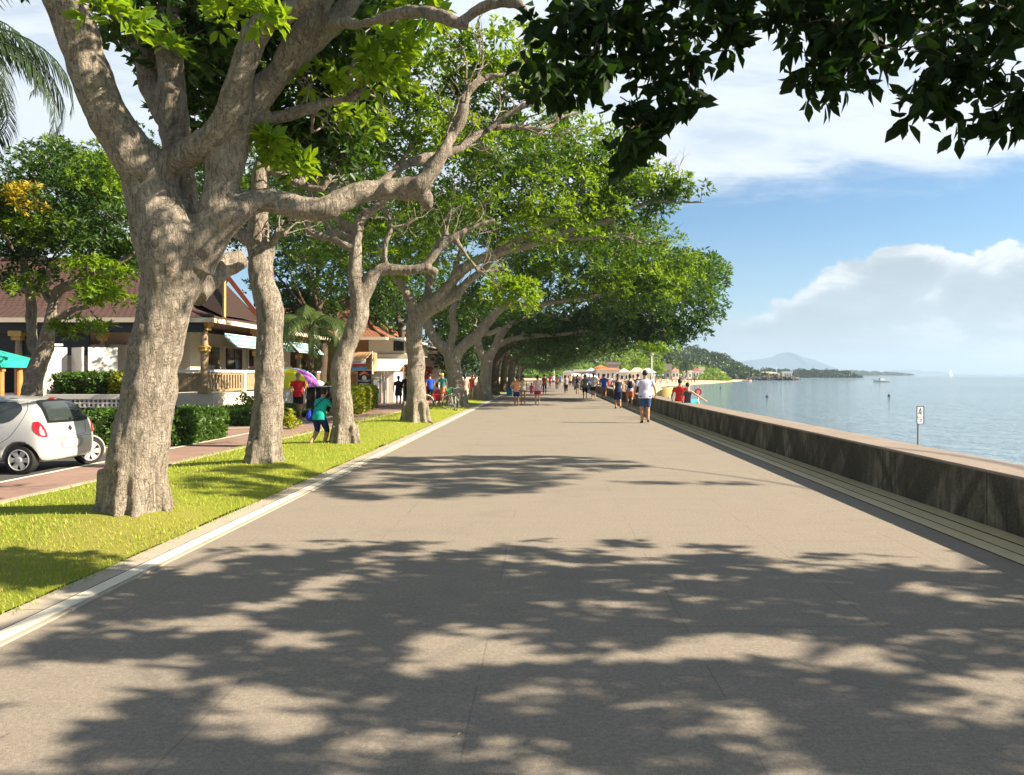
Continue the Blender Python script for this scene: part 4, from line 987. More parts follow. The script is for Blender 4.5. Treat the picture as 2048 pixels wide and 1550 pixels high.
# low porch roof and black sheets painted as the shade under the eaves
b = MB(); b.box2((-37.5, 28.75, 3.25), (-13.3, 29.0, 3.62)); b.box2((-37.5, 29.02, 2.35), (-17.9, 29.12, 3.24)); b.build('eave_shade', MBLK, RA, world=True)
b = MB(); b.slab([(-39.5, 27.3, 3.2), (-30.5, 27.3, 3.2), (-30.5, 30, 3.9), (-39.5, 30, 3.9)], (0, 0, .1)); o = b.build('porch_roof', MRB, RA, world=True); uv_roof(o.data)
for x in (-29.2, -24.9, -20.6): column(x, 28.95, 0.0, 3.3, RA, .14, MWOOD)
column(-13.38, 29.06, .86, 3.7, RA, .14); column(-13.38, 34.3, .84, 3.7, RA, .12); column(-13.38, 40.2, .84, 3.7, RA, .12); column(-17.6, 29.4, .84, 3.3, RA, .10)
def balustrade(p, q, parent, n, solid=False):
    p = Vector(p); q = Vector(q); d_ = (q-p).normalized(); L_ = (q-p).length; rz = math.atan2(d_.y, d_.x)
    b = MB(); b.box((p+q)/2+Vector((0, 0, .88)), (L_, .12, .10), rz); b.build('handrail', MSTEEL, parent, world=True)
    b = MB(); b.box((p+q)/2+Vector((0, 0, .10)), (L_, .09, .10), rz); b.box((p+q)/2+Vector((0, 0, .76)), (L_, .06, .06), rz)
    for i in range(n):
        c = p+d_*L_*(i+.5)/n; w_ = L_/n*(.93 if solid else .5); b.box(c+Vector((0, 0, .43)), (w_, .035, .62), rz)
    b.build('slat_panel', MWOOD, parent, world=True)
for y0, y1, n, s_ in ((29.3, 32.6, 12, False), (32.8, 36.4, 14, True), (36.6, 40.1, 14, False), (40.4, 44.4, 14, False)):
    balustrade((-13.32, y0, .86), (-13.32, y1, .86), RA, n, s_)
balustrade((-16.5, 29.42, .86), (-13.6, 29.42, .86), RA, 14, True)
for y_ in (32.7, 36.5): b = MB(); b.box((-13.32, y_, 1.3), (.16, .16, .95)); b.build('rail_post', MSTEEL, RA, world=True)
def striped_awning_mat():
    m = NT('striped_awning'); sx = m.n('ShaderNodeSeparateXYZ'); m.l(m.coord(), sx.inputs[0])
    f = m.math('GREATER_THAN', m.math('PINGPONG', sx.outputs[2], .10), .05)
    m.bsdf(m.mix(f, (.16, .50, .52), (.72, .80, .74)), .7); return m.m
MAW = striped_awning_mat()
for y0, y1 in ((30.0, 32.2), (32.3, 34.6), (34.7, 37.0), (37.6, 41.8)):
    b = MB(); b.slab([(-13.0, y0, 3.25), (-13.0, y1, 3.25), (-12.5, y1, 2.72), (-12.5, y0, 2.72)], (0, 0, .03))
    b.build('awning', MAW, RA, world=True)
# front-facing end of the awning run
b = MB(); b.slab([(-13.0, 29.98, 3.25), (-12.5, 29.98, 2.75), (-12.5, 29.98, 2.70), (-13.0, 29.98, 3.15)], (0, .02, 0)); b.build('awning', MAW, RA, world=True)
# ornamental gable with gilded and red barge boards on the right slope
b = MB(); A_ = Vector((-13.7, 31.3, 4.1)); B_ = Vector((-14.1, 36.8, 4.25)); T_ = Vector((-14.9, 34.3, 5.9))
b.add([A_, B_, T_, Vector((-18.5, 35.5, 5.95))], [(0, 1, 2), (0, 2, 3), (1, 3, 2)]); b.build('gable', plain('dark_gable', (.035, .018, .012), .8), RA, world=True)
b = MB(); b.bar(A_+Vector((.12, 0, -.1)), T_+Vector((.12, -.2, .2)), .07, 4); b.build('gold_barge_board', MGOLD, RA, world=True)
b = MB(); b.bar(B_+Vector((.1, 0, -.1)), T_+Vector((.1, .1, .3)), .14, 4); b.build('red_barge_board', MREDW, RA, world=True)
# ---------------------------------------------------------------- building with the orange roof
RB = thing('shop_house', (-16.5, 47, 0), 'shop with orange tiled hip roof, brown walls and cream upper corner', 'shop')
b = MB(); b.box2((-20.5, 47, 0), (-11.2, 56, 3.9)); b.build('brown_wall', MBRN, RB, world=True)
b = MB(); b.box2((-11.18, 46.9, 2.9), (-8.9, 56, 3.95)); b.box2((-11.3, 46.7, 2.6), (-8.6, 47.6, 2.88)); b.build('cream_bay', MWALL, RB, world=True)
hip_roof('roof', -21.8, -9.8, 45.6, 57.5, 3.9, 6.9, (-16.8, -13.4, 51.5), MRO, RB)
b = MB(); b.slab([(-9.9, 46.0, 3.85), (-8.0, 46.0, 3.5), (-8.0, 60, 3.5), (-9.9, 60, 3.85)], (0, 0, .1)); b.build('side_roof', plain('slate_sheet', (.22, .24, .27), .5), RB, world=True)
for x0, x1 in ((-11.1, -9.0),):
    b = MB(); b.box2((x0, 46.85, .0), (x1, 46.95, 2.6)); b.build('shopfront', MDARK, RB, world=True)
b = MB(); b.box2((-10.35, 46.7, 0), (-10.1, 46.84, 2.6)); b.box2((-9.2, 46.7, 0), (-8.95, 46.84, 2.6)); b.build('orange_post', MORW, RB, world=True)
b = MB(); b.box2((-9.6, 46.84, 3.1), (-8.95, 46.9, 3.75)); b.build('window', MGLASS, RB, world=True)
b = MB(); b.slab([(-11.4, 46.6, 2.5), (-8.4, 46.6, 2.5), (-8.4, 45.4, 2.2), (-11.4, 45.4, 2.2)], (0, 0, .06)); b.build('canopy', MTRIM, RB, world=True)
# more roofs behind
RC = thing('market_hall', (-12, 66, 0), 'low white shop with red doors and slate roof seen beyond the fourth trunk', 'shop')
b = MB(); b.box2((-24, 64, 0), (-9.2, 74, 3.4)); b.build('wall', MWALL, RC, world=True)
hip_roof('roof', -25, -8.4, 63, 75, 3.5, 5.8, (-19, -14, 69), MRO, RC)
b = MB(); b.box2((-12.6, 63.9, .1), (-11.4, 64, 2.3)); b.box2((-10.8, 63.9, .1), (-9.8, 64, 2.3)); b.build('red_door', plain('red_paint', (.45, .06, .03), .5), RC, world=True)
RD = thing('grey_roofed_house', (-34, 33, 0), 'house with pale metal roofs at the far left edge', 'house')
b = MB(); b.box2((-44, 34, 0), (-37.2, 42, 3.3)); b.build('wall', MWW, RD, world=True)
b = MB(); b.slab([(-46, 30, 3.5), (-36.2, 30, 3.5), (-36.2, 38, 5.3), (-46, 38, 5.3)], (0, 0, .12)); b.slab([(-46, 26.5, 2.9), (-34.6, 26.5, 2.9), (-34.6, 29.8, 3.2), (-46, 29.8, 3.2)], (0, 0, .08)); b.build('roof', plain('pale_sheet_roof', (.5, .5, .5), .5, metallic=.2), RD, world=True)
# white booth and pierced block wall
WB = thing('white_kiosk', (-11.2, 41, 0), 'white kiosk with a sloping white canopy behind the two people in black', 'kiosk')
b = MB(); b.box2((-12.0, 42.6, 0), (-8.7, 45.2, 1.75)); b.build('wall', MWW, WB, world=True)
b = MB(); b.slab([(-11.6, 42.0, 1.78), (-8.3, 42.0, 1.78), (-8.3, 44.8, 2.5), (-10.4, 44.8, 2.5)], (0, 0, .05)); b.build('canopy', MSTEEL, WB, world=True)
for x in (-11.3, -10.2, -9.0):
    b = MB(); b.bar((x, 42.2, 0), (x, 42.2, 1.78), .05); b.build('post', MSTEEL, WB, world=True)
b = MB(); b.box2((-10.9, 42.5, .7), (-10.0, 42.58, 1.5)); b.box2((-9.8, 42.5, .7), (-9.1, 42.58, 1.5)); b.build('grey_shutter', MGREY, WB, world=True)
def pierced_wall():
    t = thing('pierced_block_wall', (-14.5, 22.3, 0), 'low white wall of pierced blocks behind the white car', 'wall')
    b = MB(); x0, x1 = -15.0, -12.55; y = 22.3; b.box2((x0, y, 0), (x1, y+.12, .25)); b.box2((x0-.1, y-.02, .86), (x1+.6, y+.16, 1.0)); nx, nz = 16, 5
    for i in range(nx+1): x = x0+(x1-x0-.25)*i/nx; b.box2((x-.028, y+.001, .25), (x+.028, y+.118, .86))
    for j in range(nz+1): z = .25+.61*j/nz; b.box2((x0, y+.003, z-.022), (x1-.25, y+.116, z+.022))
    b.build('pierced_panel', MWW, t, world=True)
    b = MB(); b.box2((x1, y-.05, 0), (x1+.5, y+.2, 1.02)); b.build('pier', MWW, t, world=True)
    b = MB(); b.box2((x0, y+.121, .2), (x1, y+.14, .86)); b.build('dark_backing', MDARK, t, world=True)
pierced_wall()
# ---------------------------------------------------------------- brown sign booth with signs
SB = thing('sign_booth', (-10.6, 42, 0), 'tan timber booth with slanted top carrying red, blue and black signs', 'booth')
b = MB(); b.slab([(-11.8, 41.6, 0), (-9.72, 41.6, 0), (-9.72, 41.6, 2.85), (-11.8, 41.6, 2.85)], (0, 1.2, 0)); b.build('board_wall', MTAN, SB, world=True)
b = MB(); b.slab([(-11.8, 41.2, 2.2), (-10.2, 41.2, 2.2), (-9.78, 41.58, 2.84), (-11.8, 41.58, 2.84)], (0, .03, .03)); b.build('slanted_hood', plain('light_tan_board', (.55, .33, .15), .6), SB, world=True)
b = MB(); b.bar((-9.70, 41.55, 0), (-9.70, 41.55, 2.9), .035, 4); b.bar((-10.2, 41.17, 2.2), (-9.74, 41.55, 2.86), .03, 4); b.build('pale_edge', MTRIM, SB, world=True)
MSR = plain('sign_red', (.62, .05, .05), .5, .05); MSB = plain('sign_blue', (.10, .33, .62), .5, .05); MSW = plain('sign_white', (.85, .83, .8), .5, .03); MSO = plain('sign_orange', (.75, .20, .08), .5, .05); MSG = plain('sign_green', (.03, .18, .16), .5, .05)
MX = Matrix.Translation((0, 0, 0))@Matrix.Rotation(R(90), 4, 'X')
def at_sign(x, y, z): o = SB.location; return Matrix.Translation((x-o.x, y-o.y, z-o.z))@Matrix.Rotation(R(90), 4, 'X')
b = MB(); b.box2((-11.4, 41.16, 2.20), (-9.98, 41.20, 2.40)); b.build('white_sign', MSW, SB, world=True)
text_mesh('FRESH GRILL', .17, MSR, 'lettering', SB, at_sign(-10.66, 41.15, 2.30))
b = MB(); b.box2((-11.4, 41.16, 2.07), (-10.05, 41.20, 2.19)); b.build('red_sign', MSR, SB, world=True)
b = MB(); b.box2((-11.5, 41.15, 1.84), (-9.92, 41.20, 2.03)); b.build('blue_sign', MSB, SB, world=True)
b = MB(); b.box2((-10.52, 41.48, .92), (-9.76, 41.56, 1.82)); bs = b.build('black_sign', MBLK, SB, world=True)
b = MB(); b.box2((-10.55, 41.50, .88), (-9.73, 41.54, .91)); b.box2((-10.55, 41.50, 1.83), (-9.73, 41.54, 1.86)); b.box2((-10.56, 41.50, .88), (-10.53, 41.54, 1.86)); b.build('sign_frame', MSW, bs, world=True)
b = MB(); pts = [(-10.42, 1.60), (-10.25, 1.74), (-10.14, 1.79), (-10.03, 1.74), (-9.86, 1.60), (-9.90, 1.54), (-10.14, 1.66), (-10.38, 1.54)]
b.slab([(x, 41.475, z) for x, z in pts], (0, -.01, 0)); b.build('orange_emblem', MSO, bs, world=True)
b = MB(); pts = [(-10.26, 1.32), (-10.26, 1.46), (-10.20, 1.54), (-10.12, 1.56), (-10.04, 1.52), (-10.02, 1.44), (-10.03, 1.32)]
b.slab([(x, 41.475, z) for x, z in pts], (0, -.01, 0)); b.build('white_emblem', MSW, bs, world=True)
text_mesh('BOOKOUT', .135, MSW, 'lettering', SB, at_sign(-10.14, 41.47, 1.24)); text_mesh('RESTAURANT', .088, MSW, 'lettering', SB, at_sign(-10.14, 41.47, 1.07))
NP = thing('notice_panel', (-9.3, 41, 0), 'pale grey upright notice panel with small green poster beside the tan booth', 'notice board')
b = MB(); b.box2((-9.62, 41, 0), (-9.08, 41.15, 1.62)); b.build('panel', MGREY, NP, world=True)
b = MB(); b.box2((-9.5, 40.97, .55), (-9.2, 41, .78)); b.build('green_poster', MSG, NP, world=True)
b = MB(); b.box2((-9.5, 40.97, .82), (-9.22, 41, 1.3)); b.build('pale_poster', MSW, NP, world=True)
b = MB(); b.box2((-9.5, 40.965, 1.38), (-9.25, 40.995, 1.45)); b.build('yellow_strip', plain('yellow_paint', (.7, .6, .05), .5), NP, world=True)
WP = thing('white_post', (-8.22, 37.8, 0), 'thin white upright post at the edge of the brick path', 'post')
b = MB(); b.bar((-8.22, 37.8, 0), (-8.22, 37.8, 1.75), .045, 8); b.lathe((-8.22, 37.8, 0), [(.09, 0), (.09, .05), (.05, .08)], 10); b.build('pole', MSTEEL, WP, world=True)
# teal garden pavilion at the left edge
TG = thing('garden_pavilion', (-17.2, 23, 0), 'teal canvas pavilion on orange timber posts at the left edge', 'pavilion')
b = MB(); ap = (-18.9, 23.3, 2.8); c_ = [(-21.2, 22.6, 2.12), (-16.65, 22.6, 2.12), (-16.65, 24.0, 2.12), (-21.2, 24.0, 2.12)]
for i in range(4): b.add([c_[i], c_[(i+1) % 4], ap], [(0, 1, 2)])
b.slab([(x, y, 1.82) for x, y, z in c_], (0, 0, .29)); b.build('canopy', MTEAL, TG, world=True)
for x in (-20.8, -16.85):
    for y in (22.9, 23.7):
        b = MB(); b.bar((x, y, 0), (x, y, 1.85), .09, 10); b.build('post', MORW, TG, world=True)
b = MB(); b.box2((-20.9, 22.82, 1.70), (-16.75, 22.97, 1.80)); b.build('beam', MORW, TG, world=True)

FS = thing('folding_screen_wall', (-16.4, 27.3, 0), 'white folding screen wall standing above the tall dark hedge', 'screen wall')  # added panels, angled to catch the sun like the restaurant's lit pillars
for i, (x, y, a, w_) in enumerate(((-16.35, 27.35, 42, .95), (-17.25, 27.3, -38, .95), (-18.05, 27.2, 35, .8))):
    b = MB(); b.box((x, y, 1.3), (w_, .07, 2.6), R(a)); b.build('panel', MWW, FS, world=True)
PW_ = thing('white_pillar', (W(108, 0, 26).x, 26, 0), 'square white pillar just right of the dark forked tree', 'pillar')
b = MB(); b.box((W(108, 0, 26).x, 26, 1.3), (.42, .42, 2.6), R(35)); b.build('shaft', MWW, PW_, world=True)
b = MB(); b.box((W(108, 0, 26).x, 26, 2.64), (.52, .52, .08), R(35)); b.build('cap', MWW, PW_, world=True)
# ---------------------------------------------------------------- hedges and small plants
def hedge(name, foot, h, leaf, label, seed, L=.09, dens=260, extra=None, w=.45, core=(.02, .035, .008), cat='hedge', group=None):
    """clipped hedge: foot = ground polygon corners (4), leaves in a shell over a dark twiggy core"""
    rng = np.random.default_rng(seed); P4 = [np.array(p, float) for p in foot]; c = sum(P4)/4
    t = thing(name, (c[0], c[1], 0), label, cat, group)
    b = MB(); s = .90; top = [(*(c+(p-c)*s*.97), h*.93) for p in P4]; bot = [(*(c+(p-c)*s), 0) for p in P4]
    b.add(bot+top, [(0, 1, 2, 3)[::-1], (4, 5, 6, 7), (0, 1, 5, 4), (1, 2, 6, 5), (2, 3, 7, 6), (3, 0, 4, 7)]); b.build('inner_twigs', plain('twig_core', core, .9, .3), t, world=True)
    pts = []; nor = []
    def face(a, b_, n, z0, z1, dens_):
        L_ = np.linalg.norm(b_-a); k_ = int(L_*(z1-z0)*dens_)
        u = rng.uniform(0, 1, k_); v = rng.uniform(z0, z1, k_)
        bul = .05*np.sin(u*L_*2.3+seed)+.03*np.sin(u*L_*5.1)
        q = a+(b_-a)*u[:, None]; q = q+n*(rng.uniform(-.07, .05, k_)+bul)[:, None]
        pts.append(np.column_stack([q, v])); nor.append(np.tile([n[0], n[1], .35], (k_, 1)))
    for i in range(4):
        a, b_ = P4[i], P4[(i+1) % 4]; d_ = (b_-a)/np.linalg.norm(b_-a); n = np.array([d_[1], -d_[0]]); n = n if np.dot(n, a-c) > 0 else -n
        face(a, b_, n, 0.02, h, dens)
    area = np.linalg.norm(P4[1]-P4[0])*np.linalg.norm(P4[2]-P4[1]); k_ = int(area*dens); u, v = rng.uniform(0, 1, k_), rng.uniform(0, 1, k_)
    q = (P4[0]*(1-u)[:, None]+P4[1]*u[:, None])*(1-v)[:, None]+(P4[3]*(1-u)[:, None]+P4[2]*u[:, None])*v[:, None]
    pts.append(np.column_stack([q, h+rng.uniform(-.06, .05, k_)+.035*np.sin(q[:, 0]*3+seed)*np.cos(q[:, 1]*2.2)])); nor.append(np.tile([0, 0, 1.], (k_, 1)))
    Pp = np.concatenate(pts); Nn = unit(np.concatenate(nor)+.45*rng.normal(size=Pp.shape))
    A = rosettes(rng, Pp, Nn, 4, L, w, spread=1.0, droop=.1)
    link_mesh('foliage', leaves_mesh('foliage', *A[:5], LEAF_LOW, A[5]), leaf, t, world=True); return t
hedge('hedge', [(-9.95, 15.5), (-9.0, 15.7), (-8.9, 16.9), (-9.9, 16.9)], .72, LHG, 'dark green hedge between the white car and the leaning trunk', 51, .11, 200)
hedge('hedge', [(-8.85, 15.95), (-8.2, 16.6), (-8.15, 18.9), (-9.1, 18.9)], .70, LHG, 'bushy dark green hedge to the right of the leaning trunk', 52, .12, 200)
hedge('low_hedge', [(-12.4, 19.4), (-9.6, 19.4), (-9.4, 20.4), (-12.4, 20.4)], .62, LHG, 'low clipped green hedge in front of the pierced block wall', 53, .09, 180)
hedge('low_hedge', [(-10.4, 23), (-8.9, 23), (-8.9, 26.6), (-10.4, 26.6)], .48, LHG, 'low light green hedge along the brick plaza beside the white terrace', 54, .09, 180)
hedge('yellow_tipped_hedge', [(-16.4, 24.6), (-14.05, 24.6), (-14.05, 25.8), (-16.4, 25.8)], 1.56, LHG, 'tall dark hedge above the pierced block wall', 55, .13, 150)
hedge('golden_hedge', [(-14.3, 24.45), (-13.7, 24.45), (-13.7, 25.8), (-14.3, 25.8)], 1.6, LHY, 'golden leaved bush ending the tall dark hedge', 56, .13, 170, cat='bush')
hedge('golden_hedge', [(-7.75, 28.6), (-7.5, 29.6), (-8.5, 37.2), (-9.6, 36.8)], .95, LHY, 'bright yellow green hedge below the tan sign booth', 57, .13, 200)
def bush(name, c, r, h, leaf, label, seed, L=.12, n=18, per=10, cat='shrub'):
    rng = np.random.default_rng(seed); t = thing(name, c, label, cat)
    cc = unit(rng.normal(size=(n, 3)))*rng.uniform(.3, .9, (n, 1)); cc[:, 2] = np.abs(cc[:, 2])
    cc = cc*np.array([r, r, h*.8])+np.array([c[0], c[1], h*.15]); P, ax = clump_rosettes(rng, cc, np.full(n, r*.42), per, .8)
    P[:, 2] = np.maximum(P[:, 2], .03); A = rosettes(rng, P, ax, 5, L, .42, droop=.15)
    link_mesh('foliage', leaves_mesh('foliage', *A[:5], LEAF_LOW, A[5]), leaf, t, world=True)
    b = MB()
    for q in cc[::2]: b.tube([(c[0], c[1], 0), ((c[0]+q[0])/2+.03, (c[1]+q[1])/2, q[2]*.5), q], [.015, .01, .005], 5, cap=False)
    b.build('stems', MB3, t, world=True)
bush('shrub', (W(500,0,27.6).x, 27.6, 0), .5, 1.25, LHY, 'upright yellow green shrub in front of the terrace corner', 61)
bush('shrub', (W(795,0,34).x+.25, 37.5, 0), .5, .55, LHY, 'rounded light green bush beside the thin white post', 62)
bush('shrub', (W(650,0,34.5).x, 36.5, 0), .6, 1.5, LHG, 'dark rounded bush behind the black cart', 63, n=24)
bush('shrub', (W(632,0,46).x, 47.0-1.2, 0), 1.1, 1.9, LFD, 'dark shrub in the shade under the palm', 64, n=26, L=.16)
bush('shrub', (W(575,0,44).x, 46, 0), 1.2, 2.6, LFD, 'tall dark shrub beyond the end of the terrace', 68, n=30, L=.18)
bush('shrub', (W(565,0,21.5).x, 21.8, 0), .35, .62, LHY, 'small pale spiky shrub just right of the second trunk', 65)
def strap_plant(loc, n, L, label, seed):
    rng = random.Random(seed); t = thing('strap_leaved_plant', loc, label, 'plant'); b = MB()
    for i in range(n):
        a = i*2.4+rng.uniform(-.2, .2); e = rng.uniform(.5, 1.25); p = Vector((0, 0, .25*rng.random())); pts = []
        for k_ in range(6): pts.append(p.copy()); p = p+Vector((math.cos(a)*math.cos(e), math.sin(a)*math.cos(e), math.sin(e)))*L/6; e -= .3
        S = Vector((-math.sin(a), math.cos(a), 0)); v_ = []
        for k_, q in enumerate(pts): wd = .045*math.sin(math.pi*(k_+.6)/6.2); v_ += [q-S*wd, q+S*wd]
        b.add(v_, [(2*k_, 2*k_+1, 2*k_+3, 2*k_+2) for k_ in range(5)])
    me = b.mesh('blades'); at = me.attributes.new('rnd', 'FLOAT', 'POINT'); at.data.foreach_set('value', np.full(len(me.vertices), .5, np.float32)); link_mesh('blades', me, LHG, t)
strap_plant((W(395, 0, 21).x, 21.2, 0), 26, .8, 'spiky strap leaved plant in front of the white terrace wall', 66)
strap_plant((W(368, 0, 20).x, 20.2, 0), 22, .7, 'shorter spiky plant close to the leaning trunk', 67)
hedge('low_hedge', [(-10.6, 28.0), (-8.5, 27.9), (-8.5, 28.7), (-10.6, 28.7)], .2, LHG, 'strip of low ground cover behind the man in the red shirt', 69, .09, 160)
# ---------------------------------------------------------------- grass blades on the lawn and fallen leaves
def blades():
    rng = np.random.default_rng(3); P = []
    for y0, y1, dn, hh in ((2.8, 6.5, 2600, .034), (6.5, 10, 1500, .040), (10, 18, 520, .05), (18, 30, 160, .06)):
        n = int((y1-y0)*3.1*dn); x = rng.uniform(-6.7, -3.50, n); y = rng.uniform(y0, y1, n); ok = (x > -y*.76-.4) & ((x < -3.57) | (rng.uniform(0, 1, n) < .35))
        x, y = x[ok], y[ok]; z = .012+.075*np.sin(np.pi*np.clip((-3.62-x)/3.1, 0, 1)); z = z+sum(.07*np.exp(-((x-tx)**2+(y-ty)**2)/.5) for tx, ty in ((-4.5, 8.2), (-4.7, 12.5), (-4.35, 16.2), (-4.2, 24.1))); bare = rng.uniform(0, 1, len(x)) > .75*np.exp(-((x+4.45)**2+(y-8.05)**2)/.55); x, y, z = x[bare], y[bare], z[bare]; P.append(np.column_stack([x, y, z-.008, np.full(len(x), hh)]))
    P = np.concatenate(P); n = len(P); a = rng.uniform(0, 6.28, n)
    D = unit(np.column_stack([np.cos(a)*.55, np.sin(a)*.55, rng.uniform(.7, 1.1, n)])); N = unit(np.column_stack([np.cos(a), np.sin(a), np.zeros(n)])*-.6+np.array([0, 0, .5]))
    Ls = P[:, 3]*rng.uniform(.6, 1.5, n); T = (np.array([(0, .5, 0), (0, -.5, 0), (1, 0, 0)]), [(0, 1, 2)])
    m = mat_leaf('grass_blade', (.23, .34, .022), (.40, .47, .045), (1.2, 1.1, .5), .3, .6, (.55, .46, .16))
    o = link_mesh('grass', leaves_mesh('grass', P[:, :3], D, N, Ls, Ls*.16, T, rng.uniform(0, 1, n)), m); o['kind'] = 'stuff'
blades()
def litter():
    rng = np.random.default_rng(8); n = 170
    x = np.concatenate([rng.uniform(-3.4, 4.3, 60), rng.uniform(-6.3, -3.0, 60), rng.normal(-3.9, .5, 50)]); y = np.concatenate([rng.uniform(2.6, 14, 60), rng.uniform(4.5, 13, 60), rng.normal(8, 1.2, 50)])
    z = np.where(x < -3.62, .03+.075*np.sin(np.pi*np.clip((-3.62-x)/3.1, 0, 1)), .014); a = rng.uniform(0, 6.28, n)
    D = unit(np.column_stack([np.cos(a), np.sin(a), rng.uniform(-.05, .2, n)])); N = unit(np.column_stack([rng.normal(size=(n, 2))*.2, np.ones(n)]))
    L = rng.uniform(.012, .035, n)
    m = mat_leaf('dry_leaf', (.28, .17, .06), (.5, .38, .2), (1, 1, 1), .1, .7)
    o = link_mesh('fallen_leaves', leaves_mesh('fallen_leaves', np.column_stack([x, y, z]), D, N, L, L*.5, LEAF_LOW, rng.uniform(0, 1, n)), m); o['kind'] = 'stuff'
litter()
# ---------------------------------------------------------------- white hatchback
def make_car():
    O = Vector((-8.08, 12.62, -.012)); t = thing('parked_car', O, 'white five door hatchback parked in front of the hedge, seen from its rear corner', 'car')
    paint = NT('white_car_paint'); v = paint.coord()
    dirt = paint.noise(v, 3, 5, .6); sx = paint.n('ShaderNodeSeparateXYZ'); paint.l(v, sx.inputs[0])
    low = paint.math('MULTIPLY', paint.ramp(sx.outputs[2], [(.15, 1), (.5, 0)]), dirt)
    paint.bsdf(paint.mix(paint.math('MULTIPLY', low, .6), (.46, .46, .455), (.27, .25, .21)), .22, spec=.5, Coat_Weight=.6, Coat_Roughness=.05)
    blk = plain('car_black_trim', (.012, .012, .013), .35, .1); gl = NT('car_glass'); gl.bsdf((.035, .045, .045), .04, spec=.9)
    st = [(0.0,.50,.26,.52,.50,.44),(-.015,.62,.215,.60,.62,.50),(-.05,.70,.19,.74,.80,.58),(-.12,.735,.175,.82,1.00,.55),(-.22,.75,.17,.84,1.15,.52),(-.42,.76,.17,.85,1.225,.51),(-.9,.765,.17,.84,1.26,.52),(-1.5,.765,.17,.83,1.26,.52),(-1.95,.76,.17,.82,1.20,.49),(-2.3,.755,.17,.80,1.02,.50),(-2.6,.75,.18,.78,.86,.52),(-2.95,.73,.19,.70,.78,.50),(-3.2,.68,.21,.60,.68,.45),(-3.3,.55,.26,.48,.50,.38)]
    b = MB(); n = 14
    for x, w_, zb, zm, zt, rw in st:
        h = [(0, zb), (w_*.5, zb), (w_*.9, zb+.01), (w_, zb+.12), (w_*1.01, (zb+zm)/2+.02), (w_*.985, zm), (max(rw, w_*.72), min(zt, zm+.6)*1.0-.07 if zt > zm+.1 else zt-.02), (rw*.78, zt), ]
        ring = [(y, z) for y, z in h]+[(-y, z) for y, z in h[:0:-1]]
        n = len(ring); b.v += [(x, y, z) for y, z in ring]
    for i in range(len(st)-1):
        for j in range(n): b.f.append((i*n+j, i*n+(j+1) % n, (i+1)*n+(j+1) % n, (i+1)*n+j))
    b.f += [tuple(range(n))[::-1], tuple((len(st)-1)*n+j for j in range(n))]; b.mi = [0]*len(b.f)
    me = evaluate(b.mesh('b'), [('SUBSURF', dict(levels=3, render_levels=3))])
    bm = bmesh.new(); bm.from_mesh(me); bmesh.ops.recalc_face_normals(bm, faces=bm.faces); bm.to_mesh(me); bvh = BVHTree.FromBMesh(bm); bm.free()
    cut = MB(); WX = (-.37, -2.62)
    for wx in WX:
        for s in (-1, 1): cut.lathe((wx, s*.80, .235), [(.295, -.32), (.295, .32)], 32, axis=Matrix.Rotation(R(90), 3, 'X'))
    cm = cut.mesh('cut'); co_ = bpy.data.objects.new('cutter', cm); C.objects.link(co_)
    me2 = evaluate(me, [('BOOLEAN', dict(object=co_, operation='DIFFERENCE', solver='EXACT'))]); bpy.data.objects.remove(co_)
    me2.materials.clear(); o = link_mesh('body', me2, paint.m, t, smooth=True)
    def cast(p, d_, off):
        h = bvh.ray_cast(p, d_); return (h[0]+h[1]*off*(1 if h[1].dot(d_) < 0 else -1)) if h[0] else None
    def patch(name, poly, org, U_, dirv, mat, off=.006, rings=7, par=None):
        U_ = Vector(U_).normalized(); d_ = Vector(dirv).normalized(); org = Vector(org)
        pp, _ = catmull([(u, z, 0) for u, z in poly]+[(*poly[0], 0)], [0]*(len(poly)+1), 4); pp = pp[:-1]
        cx = sum(p[0] for p in pp)/len(pp); cz = sum(p[1] for p in pp)/len(pp); m_ = len(pp); V_ = []
        for r_ in range(rings+1):
            s = r_/rings
            for p in pp:
                q = org+U_*(cx+(p[0]-cx)*s)+Vector((0, 0, cz+(p[1]-cz)*s)); h = cast(q, d_, off); V_.append(h if h else q+d_*1.0)
        F_ = [(r_*m_+j, r_*m_+(j+1) % m_, (r_+1)*m_+(j+1) % m_, (r_+1)*m_+j) for r_ in range(rings) for j in range(m_)]
        bb = MB(); bb.add(V_, F_); return bb.build(name, mat, par or t, smooth=True)
    def seam(pts, org, U_, dirv, par, r=.0035, nm='door_seam', mt=None):
        pp, _ = catmull([(u, z, 0) for u, z in pts], [0]*len(pts), 6); q = []
        for p in pp:
            h = cast(Vector(org)+Vector(U_).normalized()*p[0]+Vector((0, 0, p[1])), Vector(dirv).normalized(), .0)
            if h: q.append(h)
        bb = MB(); bb.tube(q, [r]*len(q), 5); return bb.build(nm, mt or blk, par)
    # rear window and side windows
    patch('window_surround', [(-.52,.815),(.52,.815),(.50,1.0),(.40,1.165),(0,1.185),(-.40,1.165),(-.50,1.0)], (2,0,0), (0,1,0), (-1,0,0), blk, .004, 9)
    rg = patch('rear_window', [(-.47,.85),(.47,.85),(.44,1.0),(.36,1.135),(0,1.15),(-.36,1.135),(-.44,1.0)], (2,0,0), (0,1,0), (-1,0,0), gl.m, .009, 9)
